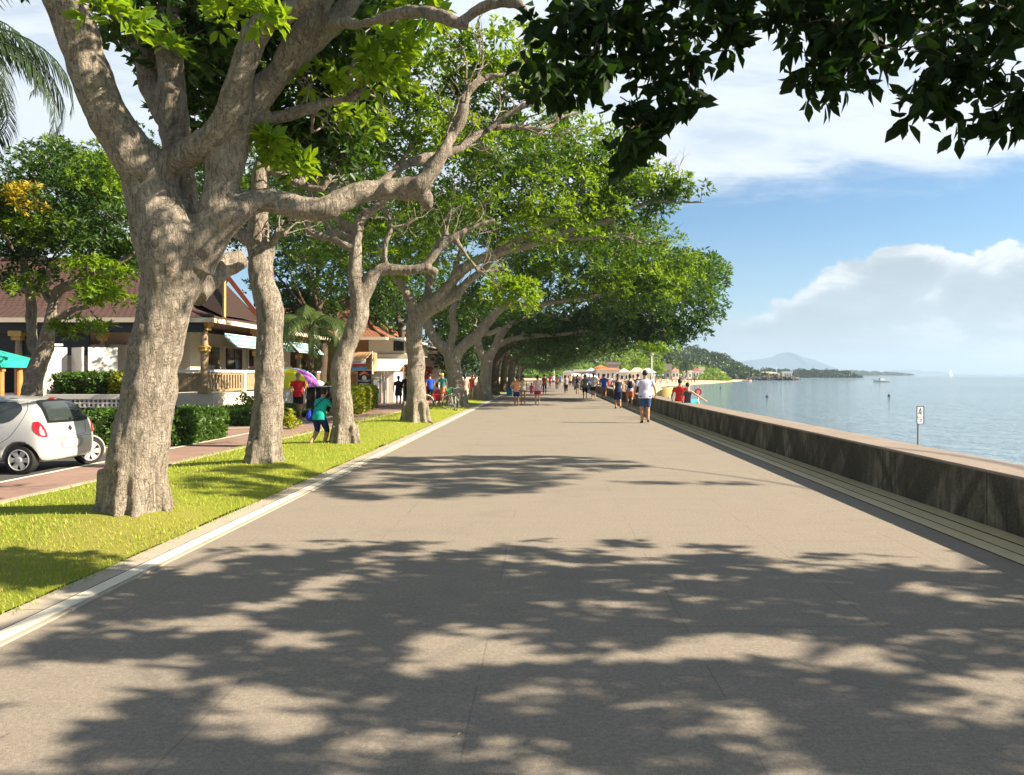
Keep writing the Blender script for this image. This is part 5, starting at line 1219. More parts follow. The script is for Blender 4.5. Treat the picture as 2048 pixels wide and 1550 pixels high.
    for sy in (-1, 1):
        for nm, poly in (('side_window', [(-1.30,.80),(-.62,.83),(-.44,.95),(-.42,1.06),(-.55,1.15),(-.8,1.165),(-1.30,1.17)]), ('side_window', [(-2.10,.80),(-1.38,.80),(-1.38,1.17),(-1.72,1.14)])):
            patch(nm, poly, (0, sy*3, 0), (1,0,0), (0,-sy,0), gl.m, .006)
        seam([(-1.34,.22),(-1.34,.6),(-1.34,.82),(-1.34,1.18)], (0,sy*3,0), (1,0,0), (0,-sy,0), o)
        seam([(-.78,.22),(-.72,.45),(-.50,.62),(-.36,.85),(-.34,1.05),(-.45,1.19)], (0,sy*3,0), (1,0,0), (0,-sy,0), o)
        seam([(-2.2,.22),(-2.2,.8)], (0,sy*3,0), (1,0,0), (0,-sy,0), o)
        bb = MB(); h = cast(Vector((-.98, sy*3, .73)), Vector((0,-sy,0)), .02); bb.ball(h, (.085, .018, .020), 10); bb.build('door_handle', paint.m, t, smooth=True)
        bb = MB(); bb.ball((-1.98, sy*.86, .86), (.07, .10, .065), 12); bb.build('wing_mirror', blk if sy > 0 else paint.m, t, smooth=True)
    # the wing mirror standing out past the far rear corner in the view
    red = NT('red_lamp'); red.bsdf((.50, .012, .02), .12, spec=.6, Coat_Weight=.5)
    for sy in (-1, 1):
        tl = patch('tail_light', [(-.615,.84),(-.545,.845),(-.475,.76),(-.425,.615),(-.47,.595),(-.56,.63),(-.625,.73)], (2, sy*2, 0), (1, -sy*-1*-1 if False else -sy, 0), (-1, -sy, 0), red.m, .008)
        patch('clear_lens', [(-.545,.73),(-.505,.72),(-.47,.635),(-.50,.625),(-.54,.66)], (2, sy*2, 0), (1, -sy, 0), (-1, -sy, 0), plain('pink_lens', (.75, .45, .45), .15, .05), .012, par=tl)
    patch('number_plate', [(-.20,.40),(.16,.40),(.16,.51),(-.20,.51)], (2,0,0), (0,1,0), (-1,0,0), plain('plate_white', (.75,.74,.72), .4, .04), .010, 3)
    patch('plate_recess', [(-.23,.375),(.25,.375),(.27,.535),(-.25,.535)], (2,0,0), (0,1,0), (-1,0,0), plain('recess_grey', (.30,.29,.27), .4, .05), .005, 3)
    patch('badge', [(-.045,.705),(0,.66),(.045,.705),(0,.75)], (2,0,0), (0,1,0), (-1,0,0), plain('badge_steel', (.12,.12,.13), .25, .1, metallic=.8), .012, 3)
    seam([(-.44,.80),(-.42,.66),(-.36,.59),(0,.575),(.36,.59),(.42,.66),(.44,.80)], (2,0,0), (0,1,0), (-1,0,0), o, nm='hatch_seam')
    seam([(-.56,.545),(-.30,.55),(0,.55),(.3,.55),(.56,.545)], (2,0,0), (0,1,0), (-1,0,0), o, nm='bumper_seam')
    bb = MB(); p0 = cast(Vector((2, .05, .86)), Vector((-1,0,0)), .02); p1 = cast(Vector((2, .34, .93)), Vector((-1,0,0)), .02); bb.bar(p0, p1, .008); bb.ball(p0, .02, 8); bb.build('wiper', blk, t)
    bb = MB(); bb.ball((-.33, 0, 1.215), (.03, .10, .018), 8); bb.build('brake_lamp', red.m, t, smooth=True)
    # wheels
    tyre = plain('tyre_rubber', (.016,.016,.016), .8, .2); rim = plain('silver_rim', (.62,.61,.58), .3, .08, metallic=.5)
    for wx, sy, ang in ((WX[0], -1, 0), (WX[0]+.05, 1, -58), (WX[1], -1, 0), (WX[1], 1, 0)):
        M = Matrix.Rotation(R(ang), 3, 'Z')@Matrix.Rotation(R(90*(1 if sy < 0 else -1)), 3, 'X')
        c = Vector((wx, sy*.665, .235))
        if ang: c = Vector((-.17, .735, .235)); M = Matrix.Rotation(R(58), 3, 'Z')@Matrix.Rotation(R(90), 3, 'X')
        bb = MB(); bb.lathe(c, [(.16,-.08),(.225,-.08),(.238,-.06),(.238,.06),(.225,.08),(.17,.085),(.165,.05)], 32, axis=M); w_ = bb.build('wheel', tyre, t, smooth=False)
        bb = MB(); bb.lathe(c, [(.168,.03),(.172,.088),(.160,.092),(.150,.06),(.150,.05)], 32, axis=M); bb.lathe(c, [(.04,.03),(.05,.085),(.035,.095),(.0,.096)], 14, axis=M)
        for i in range(6):
            a = i*math.pi/3; u = Vector((math.cos(a), math.sin(a), 0)); s_ = Vector((-math.sin(a), math.cos(a), 0))
            q = [c+M@(u*.03-s_*.026+Vector((0,0,.08))), c+M@(u*.03+s_*.026+Vector((0,0,.08))), c+M@(u*.158+s_*.048+Vector((0,0,.082))), c+M@(u*.158-s_*.048+Vector((0,0,.082)))]
            bb.slab(q, (M@Vector((0,0,-.02))))
        bb.build('rim', rim, w_)
        bb = MB(); bb.lathe(c, [(.0,.0),(.165,.0),(.165,.02),(.0,.02)], 24, axis=M); bb.build('brake_shadow', blk, w_)
    # flared wing round the turned wheel
    bb = MB(); pts = []; 
    for i in range(13):
        a = R(-12+ i*17); pts.append(Vector((-.17, .735, .235))+Matrix.Rotation(R(58), 3, 'Z')@Vector((math.cos(a)*.285, -.02, math.sin(a)*.285)))
    c = Vector((-.17, .735, .235)); M = Matrix.Rotation(R(58), 3, 'Z')@Matrix.Rotation(R(90), 3, 'X')
    bb.lathe(c, [(.02,-.46),(.16,-.44),(.24,-.36),(.285,-.22),(.30,-.08),(.295,.02),(.275,.035),(.262,.02),(.255,-.10),(.02,-.11)], 36, axis=M)
    bb.v = [(x, y, max(z, .17)) for x, y, z in bb.v]
    bb.build('wheel_arch', paint.m, t, smooth=True)
make_car()
# ---------------------------------------------------------------- people
SK = dict(tan=(.50,.27,.16), light=(.62,.38,.26), brown=(.30,.16,.09))
def skin_mat(k):
    n = 'skin_'+k
    if n in _mc: return _mc[n]
    m = NT(n); m.bsdf(SK[k], .5, spec=.35, Subsurface_Weight=.06); _mc[n] = m.m; return m.m
def cloth(col): return plain('cloth_%.2f_%.2f_%.2f' % col, col, .85, .14, 14, spec=.15, bump=.25)
def remeshed(b, vox): return evaluate(b.mesh('m'), [('REMESH', dict(mode='VOXEL', voxel_size=vox)), ('SMOOTH', dict(factor=.5, iterations=3))])
def loft(b, secs, n=14):
    """secs: (centre, rx, ry) stacked elliptical sections"""
    vs = []; k = len(secs)
    for c, rx, ry in secs:
        for j in range(n): a = 2*math.pi*j/n; vs.append(Vector(c)+Vector((rx*math.cos(a), ry*math.sin(a), 0)))
    fs = [(i*n+j, i*n+(j+1) % n, (i+1)*n+(j+1) % n, (i+1)*n+j) for i in range(k-1) for j in range(n)]+[tuple(range(n))[::-1], tuple((k-1)*n+j for j in range(n))]
    b.add(vs, fs)
def person(loc, label, H=1.72, rz=0, skin='tan', top=(.8,.8,.85), bottom=(.1,.15,.3), kind='shorts', sleeves='short', hair=(.02,.015,.012), hlen='short', shoes=(.05,.05,.05),
           stride=.22, swing=.25, lean=0.0, fem=False, pose='walk', bag=None, hat=None, width=1.0, group=None, arms=None, legs=None, vox=.014, cat='person'):
    """standing or walking figure facing +Y; legs/arms may be given joint by joint"""
    s = H/1.75; t = thing('person', loc, label, cat, group, rz); V = Vector
    pz = .93; hipw = .095*(1.08 if fem else 1); shw = (.165 if fem else .195)*width
    L0 = V((0, lean*.55, 0))
    def up(z): return V((0, lean*max(0, z-pz)*1.0, z))
    if legs is None:
        st = stride
        legs = [[V((-hipw, 0, pz)), V((-hipw-.005, st*.55+.03, .50)), V((-hipw, st*.9-.02, .075)), V((-hipw-.02, st*.9+.15, .03))],
                [V((hipw, 0, pz)), V((hipw+.005, -st*.25+.05, .49)), V((hipw, -st*1.05, .11)), V((hipw+.02, -st*1.05+.14, .045))]]
    sh = [up(1.41)+V((-shw, 0, 0)), up(1.41)+V((shw, 0, 0))]
    if arms is None:
        a_ = swing
        arms = [[sh[0], sh[0]+V((-.065, -a_*.35, -.27)), sh[0]+V((-.07, -a_*.55+.07, -.51)), sh[0]+V((-.06, -a_*.6+.10, -.60))],
                [sh[1], sh[1]+V((.065, a_*.30, -.27)), sh[1]+V((.07, a_*.85+.04, -.50)), sh[1]+V((.06, a_+.07, -.58))]]
    body = MB()
    tr = [(up(.82), .10*width, .085), (up(.90), .165*width, .115), (up(.98), .160*width, .110), (up(1.08), (.135 if fem else .150)*width, .095), (up(1.20), .155*width, .105), (up(1.32), (.165 if fem else .185)*width, .112), (up(1.41), .165*width, .095), (up(1.455), .09, .07), (up(1.50), .063, .066), (up(1.57), .060, .064)]
    loft(body, tr)
    hc = up(1.655)+V((0, .012, 0))
    body.ball(hc, (.084, .102, .120), 16); body.ball(hc+V((0, .092, -.012)), (.014, .02, .025), 8)
    for e in (-1, 1): body.ball(hc+V((e*.086, 0, -.01)), (.012, .022, .032), 8)
    body.ball(hc+V((0, .03, -.085)), (.045, .05, .04), 10)
    for j in legs:
        p, r = catmull(j[:3], [.088*width, .058*width, .041*width**.5], 6); body.tube(p, r, 12)
        q = (j[1]+j[2])/2+(j[1]-j[2])*.18; body.ball(q+V((0, -.014, 0)), (.050, .054, .12), 10)
        body.tube([j[2]+V((0, -.03, -.03)), j[2]*.5+j[3]*.5, j[3]], [.036, .036, .026], 10)
    for j in arms:
        p, r = catmull(j[:3], [.050, .040, .026], 6); body.tube(p, r, 10)
        d_ = (j[3]-j[2]); body.tube([j[2], j[2]+d_*.5, j[2]+d_*.75], [.026, .036, .030], 8, flat=.6)
    me = remeshed(body, vox)
    bm = bmesh.new(); bm.from_mesh(me)
    fg = MB()
    for j in arms:
        d_ = (j[3]-j[2]).normalized(); sd = V((0, 1, 0)) if abs(d_.y) < .8 else V((0, 0, -1)); sd = (sd-d_*sd.dot(d_)).normalized(); inn = d_.cross(sd)
        if inn.x*j[0].x > 0: inn = -inn
        k0 = j[2]+d_*.055
        for i, ln in enumerate((.072, .082, .078, .062)):
            a = k0+sd*(.026-.0175*i); fg.tube([a, a+d_*ln*.45+inn*.004, a+d_*ln*.75+inn*.018, a+d_*ln*.95+inn*.034], [.0095, .009, .008, .006], 6)
        a = j[2]+d_*.02+sd*.024; fg.tube([a, a+sd*.022+d_*.022, a+sd*.028+d_*.05+inn*.008], [.011, .010, .007], 6)
    bm.from_mesh(fg.mesh('f'))
    for f in bm.faces: f.smooth = True
    m3 = bpy.data.meshes.new('body'); bm.to_mesh(m3); bm.free(); m3.transform(Matrix.Scale(s, 4)); link_mesh('body', m3, skin_mat(skin), t)
    def out(b, nm, mat, vx=.016):
        me = remeshed(b, vx); me.transform(Matrix.Scale(s, 4)); return link_mesh(nm, me, mat, t, smooth=True)
    # eyes and mouth
    e = MB()
    for k_ in (-1, 1): e.ball((hc+V((k_*.030, .086, .012)))*s, (.013*s, .008*s, .008*s), 8)
    e.build('eyes', MBLK, t); e = MB(); e.ball((hc+V((0, .090, -.055)))*s, (.024*s, .008*s, .006*s), 8); e.build('mouth', plain('lip', (.35,.10,.08), .5), t)
    # top
    if top is not None:
        b = MB(); lo = .86 if kind != 'dress' else .80
        hw = .190*width; secs = [(up(lo-.03), hw, .145), (up(1.0), hw-.012, .136), (up(1.10), (.152 if fem else .168)*width, .112), (up(1.22), .172*width, .120), (up(1.33), (.178 if fem else .200)*width, .124)]
        if sleeves in ('tank', 'strap'): secs += [(up(1.39), .145*width, .108), (up(1.43), .10, .08)] if sleeves == 'tank' else [(up(1.36), .15*width, .11)]
        else: secs += [(up(1.42), .178*width, .106), (up(1.465), .095, .078)]
        loft(b, secs, 16)
        if sleeves in ('short', 'long'):
            for j in arms:
                p, r = catmull(j[:3], [.066, .060, .042], 6)
                k_ = 5 if sleeves == 'short' else 12; p[0] = np.array(V(p[0])*.96+up(1.41)*.04); b.tube(p[:k_], [q+.004 for q in r[:k_]], 12)
        out(b, 'shirt', cloth(top))
    if kind in ('shorts', 'pants', 'capri', 'briefs'):
        b = MB(); ext = {'shorts': 1.02, 'pants': 1.92, 'capri': 1.25, 'briefs': .35}[kind]
        loft(b, [(up(.84), .12*width, .10), (up(.90), .168*width, .122), (up(.98), .158*width, .112)], 14)
        for j in legs:
            p, r = catmull(j[:3], [.106*width, .074 if kind != 'shorts' else .088, .056], 8); k_ = max(2, int(8*ext)); b.tube(p[:k_], [q+.004 for q in r[:k_]], 12)
        out(b, {'shorts': 'shorts', 'pants': 'trousers', 'capri': 'cropped_trousers', 'briefs': 'short_shorts'}[kind], cloth(bottom))
    elif kind in ('skirt', 'dress'):
        b = MB(); loft(b, [(up(.60), .205*width, .17), (up(.75), .195*width, .155), (up(.90), .178*width, .130), (up(1.0), .160*width, .115)], 16); out(b, 'skirt', cloth(bottom if kind == 'skirt' else top))
    # hair
    b = MB(); b.ball(hc+V((0, -.018, .022)), (.094, .102, .110), 16)
    if hlen == 'bob': b.ball(hc+V((0, -.040, -.045)), (.082, .065, .10), 12)
    if hlen == 'long': b.tube([hc+V((0, -.05, .0)), hc+V((0, -.075, -.10)), hc+V((0, -.085, -.22))], [.075, .072, .045], 12, flat=.6)
    if hlen == 'pony': b.tube([hc+V((0, -.09, .05)), hc+V((0, -.15, .02)), hc+V((0, -.15, -.10)), hc+V((0, -.13, -.18))], [.026, .034, .03, .012], 10)
    me = remeshed(b, .012)
    bm = bmesh.new(); bm.from_mesh(me)       # cut away the face
    bmesh.ops.delete(bm, geom=[v for v in bm.verts if v.co.y > hc.y+.035 and v.co.z < hc.z+.058], context='VERTS')
    bm.to_mesh(me); bm.free(); me.transform(Matrix.Scale(s, 4)); link_mesh('hair', me, plain('hair_%.3f_%.3f' % hair[:2], hair, .5, .2), t, smooth=True)
    if hat:
        b = MB(); b.ball(hc+V((0, -.005, .045)), (.094, .108, .085), 14); b.ball(hc+V((0, .10, .035)), (.07, .07, .012), 10); out(b, 'cap', cloth(hat), .012)
    if shoes:
        for j in legs:
            b = MB(); a = j[2]+V((0, -.045, -.035)); b.tube([a, j[2]*.45+j[3]*.55+V((0, 0, -.012)), j[3]+V((0, .012, -.006))], [.046, .046, .034], 10, flat=.8); out(b, 'shoe', cloth(shoes), .012)
    if bag:
        kind_, col = bag
        if kind_ == 'backpack':
            b = MB(); loft(b, [(up(1.02)+V((0, -.19, 0)), .12, .06), (up(1.10)+V((0, -.20, 0)), .14, .085), (up(1.28)+V((0, -.19, 0)), .135, .08), (up(1.40)+V((0, -.16, 0)), .09, .05)], 12); out(b, 'backpack', cloth(col))
            b = MB()
            for k_ in (-1, 1): b.tube([up(1.36)+V((k_*.09, -.13, 0)), up(1.46)+V((k_*.10, -.02, 0)), up(1.36)+V((k_*.11, .12, 0)), up(1.15)+V((k_*.13, .11, 0))], [.014]*4, 6)
            b2 = b.mesh('s'); b2.transform(Matrix.Scale(s, 4)); link_mesh('straps', b2, cloth(col), t)
        if kind_ == 'shoulder':
            b = MB(); c = up(.98)+V((-.27, -.06, 0)); loft(b, [(c+V((0, 0, -.20)), .06, .08), (c+V((0, 0, -.12)), .12, .13), (c, .11, .13), (c+V((.03, 0, .13)), .05, .08)], 12); out(b, 'shoulder_bag', cloth(col))
            b = MB(); b.tube([c+V((.03, 0, .10)), up(1.22)+V((-.10, -.135, 0)), up(1.38)+V((.06, -.125, 0)), up(1.47)+V((.13, -.03, 0))], [.013]*4, 6); me = b.mesh('s'); me.transform(Matrix.Scale(s, 4)); link_mesh('strap', me, cloth((.03,.03,.08)), t)
        if kind_ == 'hand':
            b = MB(); c = arms[0][3]+V((0, .0, -.17)); loft(b, [(c+V((0, 0, -.12)), .05, .12), (c, .06, .13), (c+V((0, 0, .10)), .03, .09)], 10); out(b, 'hand_bag', cloth(col))
    return t
def PW(px, foot): q = G(px, foot); return (q.x, q.y, 0)
def ph(py_head, foot): return 1.6-(py_head-VY)/F*(CAMH*F/(foot-VY))
V = Vector
WALKG = 'people strolling on the promenade'
q = PW(1290, 846); person(q, 'man in pale lavender t-shirt and denim shorts walking away beside the seawall', 1.72, 0, 'tan', (.62,.62,.78), (.055,.10,.20), 'shorts', hair=(.012,.01,.01), shoes=(.02,.02,.02), stride=.05, swing=.14, width=1.24, arms=[[V((-.235,0,1.41)),V((-.33,-.02,1.15)),V((-.36,.05,.92)),V((-.35,.08,.84))],[V((.235,0,1.41)),V((.33,.0,1.15)),V((.37,.10,.93)),V((.36,.14,.85))]])
q = PW(1236, 817); person(q, 'woman in dark strappy top and loose navy culottes walking away', 1.62, 0, 'tan', (.02,.045,.09), (.02,.03,.08), 'capri', 'strap', hair=(.05,.03,.02), hlen='long', shoes=(.04,.03,.03), stride=.12, fem=True, group=WALKG)
q = PW(1260, 814); person(q, 'woman with a black backpack and orange shorts close to the seawall', 1.60, 0, 'light', (.35,.37,.5), (.72,.20,.08), 'shorts', 'tank', hair=(.04,.02,.015), hlen='bob', shoes=(.5,.3,.2), stride=.05, fem=True, bag=('backpack', (.015,.015,.03)), group=WALKG)
q = PW(1276, 808); person(q, 'person in black half hidden behind the man in the lavender t-shirt', 1.62, 0, 'light', (.02,.02,.02), (.02,.02,.025), 'capri', 'short', stride=.18, shoes=(.6,.55,.5), group=WALKG)
q = PW(1208, 798); person(q, 'man in a royal blue t-shirt and brown trousers', 1.62, 0, 'tan', (.03,.12,.55), (.30,.15,.07), 'pants', stride=.07, width=1.08, group=WALKG)
q = PW(1187, 797); person(q, 'man in a white t-shirt and black shorts wearing a pale cap', 1.66, 0, 'tan', (.80,.76,.78), (.03,.025,.03), 'shorts', stride=.10, hat=(.6,.5,.35), shoes=(.6,.5,.4), group=WALKG)
q = PW(1170, 797); person(q, 'woman in an olive grey top and wide black trousers', 1.60, 0, 'tan', (.22,.24,.17), (.015,.015,.02), 'capri', 'short', stride=.10, fem=True, hlen='bob', shoes=(.4,.25,.2), group=WALKG)
q = PW(1155, 788); person(q, 'man with a dark backpack and grey shorts', 1.58, 0, 'tan', (.14,.15,.18), (.20,.18,.18), 'shorts', stride=.06, bag=('backpack', (.03,.03,.05)), group=WALKG)
q = PW(1132, 786.5); person(q, 'slim woman in a grey top and black leggings', 1.52, 0, 'light', (.30,.32,.34), (.015,.015,.02), 'pants', 'tank', stride=.08, fem=True, hlen='pony', shoes=(.05,.05,.05), group=WALKG)
q = PW(1114, 779); person(q, 'woman in an orange top and dark trousers, farthest along on the left', 1.55, 0, 'tan', (.55,.28,.10), (.03,.03,.07), 'pants', 'short', stride=.1, fem=True, hlen='long', group=WALKG)
q = PW(1075, 809); person(q, 'woman in a pale pink top and crimson skirt', 1.55, 0, 'light', (.85,.55,.58), (.42,.02,.07), 'skirt', 'short', hair=(.06,.02,.015), hlen='bob', shoes=(.6,.3,.25), stride=.07, fem=True, width=1.05, group=WALKG)
q = PW(1046, 808); person(q, 'woman in a turquoise cap, cream top and black shorts', 1.56, 0, 'tan', (.70,.62,.50), (.02,.02,.02), 'briefs', 'tank', hat=(.03,.45,.42), stride=.07, fem=True, shoes=(.5,.3,.2), group=WALKG)
q = PW(1033, 811); person(q, 'man in a peach orange t-shirt and navy shorts', 1.50, 0, 'tan', (.85,.40,.22), (.02,.045,.20), 'shorts', stride=.08, shoes=(.5,.3,.25), width=1.1, group=WALKG)
q = PW(1089, 788); person(q, 'woman in a rust red top carrying a white and navy bag', 1.60, 0, 'tan', (.35,.10,.06), (.03,.04,.12), 'pants', hlen='long', fem=True, bag=('hand', (.5,.5,.7)), group=WALKG)
q = PW(1063, 796); person(q, 'small child in bright pink holding back beside the woman in the crimson skirt', 1.02, 0, 'light', (.80,.10,.30), (.6,.08,.25), 'skirt', 'short', hlen='bob', fem=True, vox=.018)
q = PW(930, 806); person(q, 'woman in a salmon pink top and white shorts under the trees', 1.55, 0, 'tan', (.80,.42,.36), (.70,.74,.68), 'shorts', hlen='bob', fem=True, stride=.05, shoes=(.5,.3,.2))
q = PW(943.5, 800); V = Vector
person(q, 'woman in a red vest with one hand raised to her head', 1.62, R(180), 'light', (.65,.10,.08), (.75,.7,.65), 'briefs', 'tank', hlen='long', fem=True, arms=[[V((-.165,0,1.41)),V((-.30,.02,1.58)),V((-.16,.0,1.78)),V((-.08,0,1.80))],[V((.165,0,1.41)),V((.22,.02,1.14)),V((.23,.06,.90)),V((.23,.09,.81))]])
q = PW(596, 836); person(q, 'man in a red t-shirt and black shorts walking past the rainbow umbrella', 1.66, R(8), 'tan', (.72,.03,.035), (.025,.02,.02), 'shorts', hair=(.30,.22,.28), stride=.10, shoes=(.35,.12,.08), width=1.0)
q = PW(572, 827); person((q[0], q[1]+1.6, 0), 'man in grey shorts standing behind the rainbow umbrella', 1.70, R(-5), 'tan', (.04,.05,.09), (.19,.17,.14), 'shorts', stride=.04, shoes=(.08,.08,.08))
# woman in teal, bending forward towards the third trunk
q = PW(637, 896)
person(q, 'woman in teal t-shirt stooping beside the third trunk with a blue shoulder bag', 1.30, R(-22), 'tan', (.015,.42,.36), (.015,.03,.16), 'capri', 'short', hair=(.03,.012,.01), hlen='bob', shoes=(.75,.65,.55), fem=True, lean=.36, width=1.22,
   legs=[[V((-.10,0,.90)),V((-.13,.10,.50)),V((-.13,-.20,.16)),V((-.13,-.14,.045))],[V((.10,0,.90)),V((.13,.22,.50)),V((.13,.06,.09)),V((.13,.22,.045))]],
   arms=[[V((-.18,.17,1.38)),V((-.26,.20,1.13)),V((-.20,.42,1.02)),V((-.16,.50,1.02))],[V((.18,.17,1.38)),V((.32,.28,1.16)),V((.42,.50,1.00)),V((.45,.58,.97))]],
   bag=('shoulder', (.035,.06,.55)), vox=.012)
q = PW(797, 812); person(q, 'woman in a loose black dress walking on the brick path', 1.52, 0, 'tan', (.015,.015,.017), (.015,.015,.017), 'skirt', 'short', hlen='bob', fem=True, stride=.08, shoes=(.8,.7,.65), width=1.1)
q = PW(814, 810); person(q, 'person in a black jumper with a white hem, beside the fourth trunk', 1.66, 0, 'light', (.012,.012,.02), (.03,.06,.10), 'pants', 'long', stride=.07, shoes=(.7,.7,.65))
q = (W(4, 0, 25).x-.1, 25.0, 0); person(q, 'man in a red and white shirt under the teal pavilion', 1.62, R(-80), 'tan', (.60,.05,.08), (.05,.05,.05), 'pants', 'long')
q = PW(861, 806); person(q, 'man in a bright blue shirt bending in the shade behind the bicycles', 1.62, R(20), 'tan', (.02,.08,.50), (.02,.02,.03), 'pants', 'short', lean=.3)
q = PW(885, 803); person(q, 'person in a yellow cap and teal shirt in the shade behind the bicycles', 1.65, R(160), 'tan', (.05,.20,.22), (.6,.2,.06), 'shorts', 'short', hat=(.75,.55,.02))
q = (G(874, 815).x, G(874, 815).y, -.28); person(q, 'woman in red crouching between the bicycles and the fifth trunk', 1.45, R(10), 'light', (.68,.06,.08), (.1,.1,.12), 'shorts', 'tank', hair=(.10,.05,.03), hlen='bob', fem=True,
   legs=[[V((-.10,0,.80)),V((-.13,.36,.72)),V((-.12,.18,.38)),V((-.12,.30,.32))],[V((.10,0,.80)),V((.14,.36,.72)),V((.12,.18,.38)),V((.12,.30,.32))]])
# two men sitting on the seawall, legs over the sea side
SITL = [[V((-.10,0,.93)),V((-.12,.42,.97)),V((-.12,.46,.50)),V((-.12,.60,.44))],[V((.10,0,.93)),V((.12,.42,.97)),V((.12,.46,.50)),V((.12,.60,.44))]]
person((5.02, 27.5, .60-.80), 'man in a red t-shirt sitting on the seawall looking out to sea', 1.62, R(-25), 'tan', (.80,.045,.03), (.05,.05,.06), 'shorts', width=1.12, legs=SITL, shoes=None,
   arms=[[V((-.21,0,1.41)),V((-.32,.02,1.15)),V((-.36,.12,.93)),V((-.36,.16,.86))],[V((.21,0,1.41)),V((.31,.06,1.16)),V((.22,.26,1.05)),V((.16,.33,1.03))]])
person((5.06, 26.2, .60-.80), 'man in a grey vest sitting on the seawall, one arm stretched along it', 1.50, R(-62), 'light', (.10,.11,.15), (.05,.45,.55), 'shorts', 'tank', width=1.1, legs=SITL, shoes=None,
   arms=[[V((-.20,0,1.41)),V((-.28,-.06,1.16)),V((-.26,-.08,.92)),V((-.26,-.06,.84))],[V((.20,0,1.41)),V((.40,.20,1.22)),V((.55,.44,1.04)),V((.58,.54,1.0))]])
# distant walkers in the shade and at the far end of the promenade
g1 = 'distant walkers at the far end of the promenade'
far_proto = []
cols = [((.75,.1,.1), (.1,.1,.15), 'red'), ((.8,.78,.75), (.15,.15,.2), 'white'), ((.1,.2,.5), (.3,.25,.2), 'blue'), ((.75,.5,.3), (.05,.05,.08), 'tan'), ((.05,.05,.06), (.3,.1,.1), 'black'), ((.7,.35,.45), (.2,.2,.25), 'pink')]
spots = [(1100,775),(1107,772),(1121,773),(1141,774),(1147,771),(1163,776),(1180,777),(1192,779)]
for i, (c1, c2, nm) in enumerate(cols):
    px, fy = spots[i]; q = PW(px, fy)
    far_proto.append(person(q, f'distant walker in {nm} near the vanishing point of the promenade', 1.6, 0, 'tan', c1, c2, 'shorts' if i % 2 else 'pants', fem=bool(i % 2), group=g1, vox=.025))
rr = random.Random(9)
for i in range(6, 8): q = PW(*spots[i]); dup(far_proto[i-4], q, f'distant walker in {cols[i-4][2]}, {"in line with the man in the white shirt" if i == 6 else "just left of the seawall"}')
shade = 'people sitting and standing in the deep shade of the row'
for i in range(9):
    k_ = i % 6; y = rr.uniform(48, 78); dup(far_proto[k_], (-5.2-rr.uniform(0, 2.2), y, 0), f'dim figure in {cols[k_][2]} in the deep shade behind the {("sixth", "seventh", "eighth")[i//3]} trunk', shade, rz=rr.uniform(-3, 3))
# ---------------------------------------------------------------- rainbow umbrella, cart, bicycles, sign, lamp
def umbrella(loc, r, cols, label, tilt=0.0, h=2.0, name='beach_umbrella', rise=.45, group=None, n=8, tdir=0.0):
    t = thing(name, loc, label, 'umbrella', group); M = Matrix.Rotation(tdir, 3, 'Z')@Matrix.Rotation(tilt, 3, 'X'); top = Vector((0, 0, h))
    for g in range(n):
        b = MB(); V_ = []; rows = 5
        for i in range(rows+1):
            f = i/rows; z = rise*r*(math.cos(f*1.35)-1)/(1-math.cos(1.35)); rad = r*math.sin(f*1.35)/math.sin(1.35)
            for j in range(4): a = 2*math.pi*(g+j/3)/n; V_.append(top+M@Vector((rad*math.cos(a), rad*math.sin(a), z)))
        b.add(V_, [(i*4+j, i*4+j+1, (i+1)*4+j+1, (i+1)*4+j) for i in range(rows) for j in range(3)]); b.build('canopy_panel', cols[g % len(cols)], t, smooth=True)
    b = MB(); b.bar((0, 0, 0), top+Vector((0, 0, .06)), .022, 8); b.build('pole', MSTEEL, t); return t
def cl(c): return plain('canvas_%.2f_%.2f_%.2f' % c, c, .7, .05)
YEL, BLU, PUR, CYA, WHI = cl((.85,.75,.02)), cl((.02,.12,.60)), cl((.50,.12,.55)), cl((.02,.55,.60)), cl((.8,.8,.75))
umbrella((W(582, 0, 29.5).x, 29.5, 0), 1.06, [CYA, BLU, YEL, CYA, BLU, YEL, YEL, PUR], 'rainbow striped sun umbrella standing beside the man in red', R(9), 1.86, rise=.62, tdir=.2)
CT = thing('black_cart', (W(640, 0, 31).x, 31, 0), 'black box shaped vending cart behind the rainbow umbrella', 'cart')
b = MB(); b.box((0, 0, .62), (1.0, .6, .9)); link_mesh('box', bevel(b.mesh('b'), .04), MBLK, CT)
b = MB(); b.box((-.1, -.31, .62), (.03, .02, .8)); b.box((.22, -.31, .70), (.06, .02, .08)); b.build('trim', MGREY, CT)
b = MB(); b.slab([(-.55, -.35, 1.08), (.55, -.35, 1.08), (.55, .35, 1.08), (-.55, .35, 1.08)], (0, 0, .04)); b.build('counter', MGREY, CT)
b = MB(); b.ball((-.1, 0, 1.22), (.28, .2, .13), 12); b.build('white_bundle', cl((.8,.8,.8)), CT, smooth=True)
for x in (-.38, .38):
    b = MB(); b.lathe((x, -.25, .1), [(.1, -.03), (.1, .03)], 14, axis=Matrix.Rotation(R(90), 3, 'X')); b.build('wheel', MBLK, CT)
CO = thing('cool_box', (G(1019, 794).x, G(1019, 794).y, 0), 'blue cool box on wheels standing at the kerb', 'cool box')
b = MB(); b.box((0, 0, .34), (.42, .5, .44)); link_mesh('body', bevel(b.mesh('b'), .05), cl((.03,.28,.50)), CO); b = MB(); b.box((0, 0, .60), (.44, .52, .07)); link_mesh('lid', bevel(b.mesh('b'), .02), cl((.05,.20,.32)), CO)
for x in (-.2, .2): b = MB(); b.lathe((x, 0, .08), [(.08, -.03), (.08, .03)], 12, axis=Matrix.Rotation(R(90), 3, 'Y')); b.build('wheel', WHI, CO)
